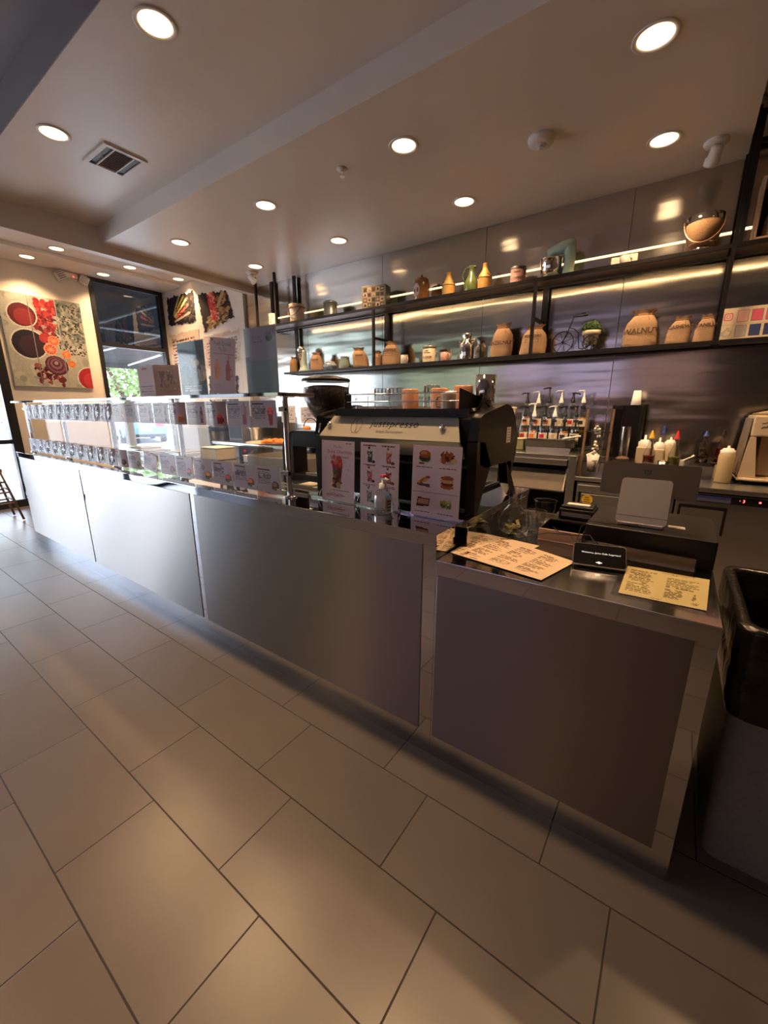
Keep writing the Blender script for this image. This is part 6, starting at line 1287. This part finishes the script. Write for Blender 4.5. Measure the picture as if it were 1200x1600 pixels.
# bicycle planter
t = thing('bicycle_planter', 'black wire bicycle planter with a round green bush', 'planter', (-0.99, 2.70, ZL), 0, GL)
def wheel(cx, cz, r, y, nsp, nm_):
    q = MB(); q.tube([(cx+r*math.cos(a), y, cz+r*math.sin(a)) for a in np.linspace(0, 2*PI, 37)[:-1]], 0.0042, 'black_steel', 6, closed=True)
    for k in range(nsp): a = k*2*PI/nsp+.3; q.tube([(cx, y, cz), (cx+r*math.cos(a), y, cz+r*math.sin(a))], 0.0022, 'black_steel', 5)
    q.cyl((cx, y-0.008, cz), (cx, y+0.008, cz), 0.010, 'black_steel'); q.build(nm_, t)
wheel(-0.105, 0.088, 0.085, 0.0, 8, 'front_wheel'); wheel(0.125, 0.058, 0.055, -0.065, 8, 'rear_wheel'); wheel(0.125, 0.058, 0.055, 0.065, 8, 'rear_wheel')
q = MB(); q.tube([(-0.105, 0, 0.088), (-0.075, 0, 0.165), (-0.045, 0, 0.245), (-0.035, 0, 0.285)], 0.0045, 'black_steel'); q.tube([(-0.060, 0, 0.20), (-0.02, 0, 0.185), (0.015, 0, 0.15), (0.02, 0, 0.09), (0.03, 0, 0.03), (0.06, 0, 0.02), (0.125, 0, 0.058)], 0.004, 'black_steel'); q.tube([(0.125, -0.065, 0.058), (0.125, 0.065, 0.058)], 0.003, 'black_steel'); q.build('frame', t)
q = MB(); q.tube([(0.045, -0.05, 0.292), (0.0, -0.05, 0.290), (-0.035, -0.02, 0.287), (-0.035, 0.02, 0.287), (0.0, 0.05, 0.290), (0.045, 0.05, 0.292)], 0.004, 'black_steel')
for y in (-0.05, 0.05): q.cyl((0.035, y, 0.292), (0.065, y, 0.294), 0.006, 'black_steel')
q.build('handlebar', t)
q = MB(); q.tube([(0.115+0.062*math.cos(a), 0.062*math.sin(a), 0.125) for a in np.linspace(0, 2*PI, 25)[:-1]], 0.003, 'black_steel', 6, closed=True)
for k in range(4): a = k*PI/2+.6; q.tube([(0.115+0.062*math.cos(a), 0.062*math.sin(a), 0.125), (0.115+0.050*math.cos(a), 0.050*math.sin(a), 0.055)], 0.0025, 'black_steel', 5)
q.build('basket_ring', t)
q = MB(); q.lathe((0.115, 0, 0.052), [(0, 0), (.045, 0), (.058, .070), (.068, .075), (.070, .105), (.062, .105), (.05, .08)], 'cream_plastic', 30, cap=False); q.build('pot', t)
q = MB(); rnd = random.Random(3); vs = []; fs = []
for i in range(900):
    d = Vector((rnd.gauss(0, 1), rnd.gauss(0, 1), rnd.gauss(0, 1))).normalized(); d.z = abs(d.z)*.9-.1; p = Vector((0.115, 0, 0.165))+Vector((d.x*.075, d.y*.07, d.z*.085))*rnd.uniform(.8, 1.05)
    u = Vector((rnd.gauss(0, 1), rnd.gauss(0, 1), rnd.gauss(0, 1))).normalized(); v = u.orthogonal().normalized(); s_ = rnd.uniform(.006, .010); k = len(vs); vs += [p-u*s_, p+v*s_*.6, p+u*s_, p-v*s_*.6]; fs.append((k, k+1, k+2, k+3))
q.add(vs, fs, 'leaf'); q.ell((0.115, 0, 0.17), (.066, .062, .065), 'leaf', 16, 10); q.build('bush', t)
# loyalty sign
t = thing('social_sign', 'cream board with a red row of squares above a blue row', 'sign', (0.22, 2.66, ZL), 0, GL)
q = MB(); q.push(RX(-0.10)); q.box(-0.255, 0.30, 0, 0.012, 0, 0.215, 'wood_light'); q.box(-0.255, 0.30, -0.001, 0, 0.0, 0.215, 'cream_tin'); q.pop(); q.build('board', t)
mat('ig_pink', (0.60, 0.10, 0.18), 0.4); mat('navy', (0.03, 0.05, 0.16), 0.4); mat('pale_pink', (0.80, 0.45, 0.40), 0.4); mat('pale_grey', (0.40, 0.36, 0.34), 0.4)
q = MB(); q.push(RX(-0.10))
for row, (m0, m1) in enumerate((('pale_grey', 'navy'), ('pale_pink', 'ig_pink'))):
    z0 = 0.022+row*0.098
    for k in range(6):
        x = -0.165+k*0.075; q.box(x-0.002, x+0.058, -0.0016, -0.001, z0-0.002, z0+0.074, 'brown_ink'); q.box(x, x+0.056, -0.0022, -0.0016, z0, z0+0.072, m0 if k == 0 else m1)
q.box(-0.25, 0.295, -0.0016, -0.001, 0.100, 0.106, 'wood_light')
q.pop(); q.build('squares', t)
q = MB(); q.push(RX(-0.10))
q.prism(rrect(-0.240, -0.190, 0.132, 0.182, 0.012), -0.0018, -0.001, 'ig_pink', axis='Y'); q.prism(rrect(-0.234, -0.196, 0.138, 0.176, 0.009), -0.0022, -0.0018, 'cream_tin', axis='Y'); q.prism(rnd_corner(-0.215, 0.157, 0.012, 0, 2*PI, 20), -0.0026, -0.0022, 'ig_pink', axis='Y'); q.prism(rnd_corner(-0.215, 0.157, 0.008, 0, 2*PI, 20), -0.0030, -0.0026, 'cream_tin', axis='Y')
q.prism([(-0.245, 0.030), (-0.232, 0.030), (-0.232, 0.058), (-0.245, 0.058)], -0.0018, -0.001, 'pale_grey', axis='Y')
pts_ = [(-0.228, 0.030), (-0.195, 0.030), (-0.188, 0.040), (-0.186, 0.056), (-0.190, 0.062), (-0.206, 0.062), (-0.203, 0.080), (-0.210, 0.086), (-0.216, 0.070), (-0.228, 0.058)]
q.tube([(x, -0.002, z) for x, z in pts_], 0.0012, 'brown_ink', 5, closed=True)
q.pop(); q.build('icons', t)

# --- upper shelf objects
t = tin(-4.850, ZU, 0.060, 0.150, 'enamel_white', 'enamel_white', 'cream tin with printed words at the left end of the upper shelf', GU, [('FLOUR', 0.110, 0.026), ('& SUGAR', 0.080, 0.020), ('TEA', 0.050, 0.024)])
t = thing('enamel_bucket', 'pale enamel bucket with a dark swinging handle on the upper shelf', 'bucket', (-4.385, 2.72, ZU), 0, GU)
q = MB(); q.lathe((0, 0, 0), [(0, 0), (.085, 0), (.088, .03), (.098, .205), (.102, .212), (.098, .215), (.09, .20)], 'enamel_white', 34, cap=False); q.build('body', t)
q = MB(); q.lathe((0, 0, 0), [(.100, .165), (.104, .165), (.106, .185), (.100, .185)], 'cork', 34, cap=False); q.lathe((0, 0, 0), [(.087, .0), (.090, .0), (.092, .03), (.088, .03)], 'cork', 34, cap=False); q.build('band', t)
q = MB(); q.tube([(0.105*math.cos(a), -0.03-0.075*math.sin(a), 0.185-0.115*math.sin(a)) for a in np.linspace(0, PI, 16)], .0045, 'wood_dark'); q.build('handle', t)
tin(-3.805, ZU, 0.080, 0.160, 'zinc', 'zinc', 'dark ribbed zinc canister on the upper shelf', GU, None, True, handles=True)
t = thing('vintage_box', 'green tin box with a printed vintage picture front on the upper shelf', 'box', (-3.125, 2.72, ZU), 0.22, GU)
mat('box_green', (0.07, 0.11, 0.08), 0.45, 0, 0.15, 20)
q = MB(); q.box(-0.145, 0.145, -0.055, 0.085, 0, 0.235, 'box_green'); q.build('case', t, bevel=0.004)
im = Img(48, 40, (0.50, 0.42, 0.34), 41).noise(.2)
for k in range(5):
    for j in range(4):
        im.rect(.04+k*.19, .05+j*.235, .20+k*.19, .24+j*.235, [(0.62, 0.54, 0.42), (0.36, 0.24, 0.20), (0.45, 0.22, 0.18), (0.20, 0.26, 0.24), (0.66, 0.60, 0.50)][(k*3+j*2) % 5]); im.ell(.12+k*.19, .145+j*.235, .05, .06, [(0.16, 0.14, 0.14), (0.60, 0.50, 0.36), (0.18, 0.24, 0.22)][(k+j) % 3]); im.lines(.05+k*.19, .19+k*.19, .07+j*.235, .11+j*.235, 1, (0.1, 0.08, 0.08), 1)
g_ = im.a.mean(axis=2, keepdims=True); im.a = (g_+(im.a-g_)*0.6)*0.85
q = MB(); q.sheet(0.27, 0.22, im.out(), m='print', thick=0.001); q.build('printed_front', t, loc=(0, -0.0565, 0.008))
t = thing('cookie_jar', 'amber glass jar with a lid and pink oval label on the upper shelf', 'jar', (-2.535, 2.72, ZU), 0, GU)
q = MB(); q.lathe((0, 0, 0), [(0, 0), (.076, 0), (.082, .01), (.082, .165), (.072, .190), (.060, .200)], 'amber_glass', 34, cap=False); q.build('jar_body', t)
q = MB(); q.lathe((0, 0, 0), [(.068, .192), (.070, .206), (.050, .220), (.012, .224), (.010, .230), (.016, .240), (.010, .250), (0, .252)], 'amber_glass', 30, cap=False); q.build('lid', t)
q = MB(); vs = [(0.0835*math.cos(-PI/2-.25), 0.0835*math.sin(-PI/2-.25), .10)]+[(0.0835*math.cos(-PI/2-.25+.52*math.cos(a)), 0.0835*math.sin(-PI/2-.25+.52*math.cos(a)), .10+.062*math.sin(a)) for a in np.linspace(0, 2*PI, 25)[:-1]]
mat('label_pink', (0.62, 0.48, 0.46), 0.5)
q.add(vs, [(0, i+1, (i+1) % 24+1) for i in range(24)], 'label_pink'); q.build('label', t)
def beer(x, h, label, rz):
    t = thing('stoneware_bottle', label, 'bottle', (x, 2.72, ZU), rz, GU)
    q = MB(); q.lathe((0, 0, 0), [(0, 0), (.062, 0), (.065, .006), (.065, h*.42), (.066, h*.45), (.056, h*.56), (.026, h*.78), (.021, h*.92), (.025, h*.94), (.024, h)], 'ochre', 34, cap=False); q.build('body', t)
    q = MB(); q.lathe((0, 0, 0), [(.0665, h*.44), (.069, h*.45), (.069, h*.47), (.062, h*.48)], 'wood_dark', 34, cap=False); q.tube([(-.066, 0, h*.46), (-.050, -.03, h*.60), (0.0, -.052, h*.56), (.05, -.03, h*.58), (.066, 0, h*.46)], .004, 'wood_dark'); q.build('band', t)
beer(-2.225, 0.222, 'ochre stoneware bottle with a dark band, left of the green jug', 0.3)
pitcher(-1.985, ZU, 1.05, 'green_glaze', 'tall dark green jug between two ochre bottles', GU, 'jug', True, 0.15)
beer(-1.850, 0.235, 'ochre stoneware bottle with a dark band, right of the green jug', -0.1)
tin(-1.535, ZU, 0.066, 0.135, 'pink_tin', 'zinc', 'pinkish worn tin printed COFFEE on the upper shelf', GU, [('COFFEE', 0.045, 0.030), ('FRESH', 0.095, 0.020)])
t = thing('ornament_letters', 'small white lace-edged ornament boxes on the upper shelf', 'ornament', (-0.705, 2.72, ZU), 0.1, GU)
q = MB(); q.box(-0.09, -0.02, -0.02, 0.03, 0, 0.075, 'enamel_white').box(0.035, 0.09, -0.02, 0.03, 0, 0.085, 'enamel_white'); q.build('box_pair', t, bevel=0.008)
q = MB(); q.lathe((0.005, -0.01, 0), [(0, 0), (.028, 0), (.034, .04), (.038, .075), (.034, .075)], 'enamel_white', 20, cap=False); q.tube([(0.04, -.02, .06), (.06, -.03, .05), (.055, -.03, .025), (.04, -.02, .02)], .004, 'enamel_white'); q.build('small_mug', t)
t = thing('cork_ice_bucket', 'cork covered steel bucket with a copper handle on the upper shelf', 'bucket', (-0.225, 2.71, ZU), 0, GU)
q = MB(); q.lathe((0, 0, 0), [(0, 0), (.06, 0), (.062, .03), (.05, .035)], 'chrome', 36, cap=False).lathe((0, 0, 0), [(.107, .185), (.109, .23), (.105, .232), (.10, .19)], 'chrome', 36, cap=False).lathe((0, 0, 0), [(0, .05), (.08, .055), (.10, .2)], 'chrome', 30, cap=False); q.build('steel_bowl', t)
q = MB(); q.lathe((0, 0, 0), [(.05, .034), (.068, .040), (.090, .075), (.105, .13), (.108, .186), (.10, .188)], 'cork', 36, cap=False); q.build('cork_cover', t)
mat('copper', (0.45, 0.26, 0.17), 0.35, 0.8)
q = MB(); q.tube([(0.118*math.cos(a), -0.035-0.085*math.sin(a), 0.205-0.165*math.sin(a)) for a in np.linspace(0, PI, 20)], .005, 'copper'); q.build('handle', t)
# right bay
t = thing('wooden_crate', 'wooden framed dark crate on the shelf at the right edge', 'crate', (0.29, 2.72, ZU), 0, GU)
q = MB(); q.box(-0.245, -0.225, -0.10, 0.10, 0, 0.37, 'wood_light').box(0.225, 0.245, -0.10, 0.10, 0, 0.37, 'wood_light').box(-0.225, 0.225, -0.10, 0.10, 0, 0.02, 'wood_light').box(-0.225, 0.225, -0.10, 0.10, 0.35, 0.37, 'wood_light'); q.build('frame', t, bevel=0.004)
q = MB(); q.box(-0.225, 0.225, 0.085, 0.10, 0.02, 0.35, 'black_plastic'); q.build('back_board', t)
sack(0.185, ZU+0.021, 0.19, 0.20, 'SUGAR', 'burlap sack inside the wooden crate at the right edge', 0.03, 0.0, seed=14, ts=0.036, tz=0.62, y=2.705, group=GU)

# ================================================================ BIN, HIGH CHAIR
t = thing('trash_bin', 'grey slim trash bin lined with a black bag beside the counter', 'trash bin', (0.224, 0.435, 0.0), 0.0)
def ringpoly(hx, hy, r, z): return [(x, y, z) for x, y in rrect(-hx, hx, -hy, hy, r, 6)]
def loft(q, rings, m, smooth=True, cap0=False, cap1=False):
    n = len(rings[0]); vs = [p for r in rings for p in r]
    q.add(vs, [(j*n+k, j*n+(k+1) % n, (j+1)*n+(k+1) % n, (j+1)*n+k) for j in range(len(rings)-1) for k in range(n)], m, smooth)
    if cap0: q.add(rings[0], [tuple(range(n))[::-1]], m)
    if cap1: q.add(rings[-1], [tuple(range(n))], m)
q = MB(); loft(q, [ringpoly(0.128, 0.262, 0.035, 0.0), ringpoly(0.134, 0.268, 0.04, 0.02), ringpoly(0.155, 0.283, 0.045, 0.77), ringpoly(0.163, 0.290, 0.05, 0.77), ringpoly(0.163, 0.290, 0.05, 0.815)], 'bin_grey', True, cap0=True); q.build('bin_body', t)
q = MB(); rnd = random.Random(2)
def wob(hx, hy, r, z, am): 
    return [(x*(1+rnd.uniform(-am, am)), y*(1+rnd.uniform(-am, am)*.6), z+rnd.uniform(-am, am)*.25) for x, y, _ in ringpoly(hx, hy, r, z)]
loft(q, [wob(0.154, 0.284, 0.045, 0.535, .010), wob(0.164, 0.294, 0.05, 0.58, .010), wob(0.170, 0.300, 0.05, 0.665, .006), wob(0.164, 0.294, 0.05, 0.680, .004), wob(0.172, 0.302, 0.05, 0.72, .006), ringpoly(0.172, 0.302, 0.055, 0.810), ringpoly(0.168, 0.298, 0.055, 0.825), ringpoly(0.142, 0.272, 0.045, 0.827), ringpoly(0.134, 0.264, 0.04, 0.812), wob(0.122, 0.258, 0.035, 0.60, .02), wob(0.110, 0.24, 0.03, 0.30, .03)], 'bag_black', True, cap1=True); q.build('bin_bag', t)

t = thing('high_chair', 'dark wooden high chair cut off by the left edge, before the glass door', 'high chair', (-7.20, -0.085, 0.0), 0.0)
for (x0, x1, y0, y1) in ((-0.22, -0.13, 0.26, 0.13), (0.20, 0.13, 0.26, 0.13), (-0.22, -0.13, -0.26, -0.13), (0.20, 0.13, -0.26, -0.13)):
    q = MB(); q.tube([(x0, y0, 0.012), (x1, y1, 0.72)], 0.016, 'wood_rack', 4); q.build('leg', t)
for z, k in ((0.24, .62), (0.38, .5)):
    f_ = lambda z_: 1-(z_/0.72)*0.5
    q = MB(); a = 0.26*f_(z); b = 0.215*f_(z); 
    for s_ in (-1, 1): q.tube([(b*s_, -a, z), (b*s_, a, z)], 0.012, 'wood_rack', 4); q.tube([(-b, a*s_, z+0.03), (b, a*s_, z+0.03)], 0.012, 'wood_rack', 4)
    q.build('stretcher', t)
q = MB(); q.box(-0.15, 0.15, -0.16, 0.16, 0.50, 0.52, 'wood_rack'); q.build('seat', t, bevel=0.004)
q = MB(); q.box(0.13, 0.15, -0.15, 0.15, 0.66, 0.72, 'wood_rack').box(-0.15, 0.15, -0.165, -0.145, 0.64, 0.68, 'wood_rack').box(-0.15, 0.15, 0.145, 0.165, 0.64, 0.68, 'wood_rack'); q.build('backrest', t, bevel=0.004)
DL_done = True

# ---- pieces that belong to a part sit one level below it
SUB = {'espresso_machine': {'front_panel': ('lettering', 'tagline', 'bean_emblem', 'panel_knob'), 'drip_tray': ('drip_grate',)},
       'coffee_grinder': {'hopper': ('coffee_beans', 'hopper_lid')}, 'undercounter_dishwasher': {'control_strip': ('brand_label', 'digital_display')},
       'undercounter_fridge': {'door': ('sticker', 'door_pull')}, 'register_tablet': {'screen': ('emblem',)}, 'payment_terminal': {'screen': ('screen_text',)},
       'sanitizer_bottle': {'bottle_body': ('label', 'gel'), 'pump': ('pump_button',)}, 'syrup_bottle': {'bottle_glass': ('label', 'neck_label', 'syrup')},
       'burlap_sack': {'cloth': ('lettering', 'drawstring')}, 'storage_tin': {'body': ('lettering', 'handles')}, 'plastic_cup': {'cup_wall': ('rim',)},
       'countertop_machine': {'housing': ('script_lettering',)}, 'social_sign': {'board': ('squares', 'icons')}, 'cookie_jar': {'jar_body': ('label',)}}
base = lambda n: n.split('.')[0]
for o in [x for x in COL.objects if x.parent is None and base(x.name) in SUB]:
    kids = list(o.children)
    for part, subs in SUB[base(o.name)].items():
        p = [k for k in kids if base(k.name) == part]
        if not p: continue
        for k in kids:
            if base(k.name) in subs: k.parent = p[0]
for o in [x for x in COL.objects if x.parent is None and base(x.name) == 'display_guard']:
    posts = [k for k in o.children if base(k.name) == 'post']
    for k in [k for k in o.children if base(k.name) == 'glass_clamp']:
        cx = sum(v.co.x for v in k.data.vertices)/len(k.data.vertices)
        k.parent = min(posts, key=lambda p: abs(p.data.vertices[0].co.x-cx))
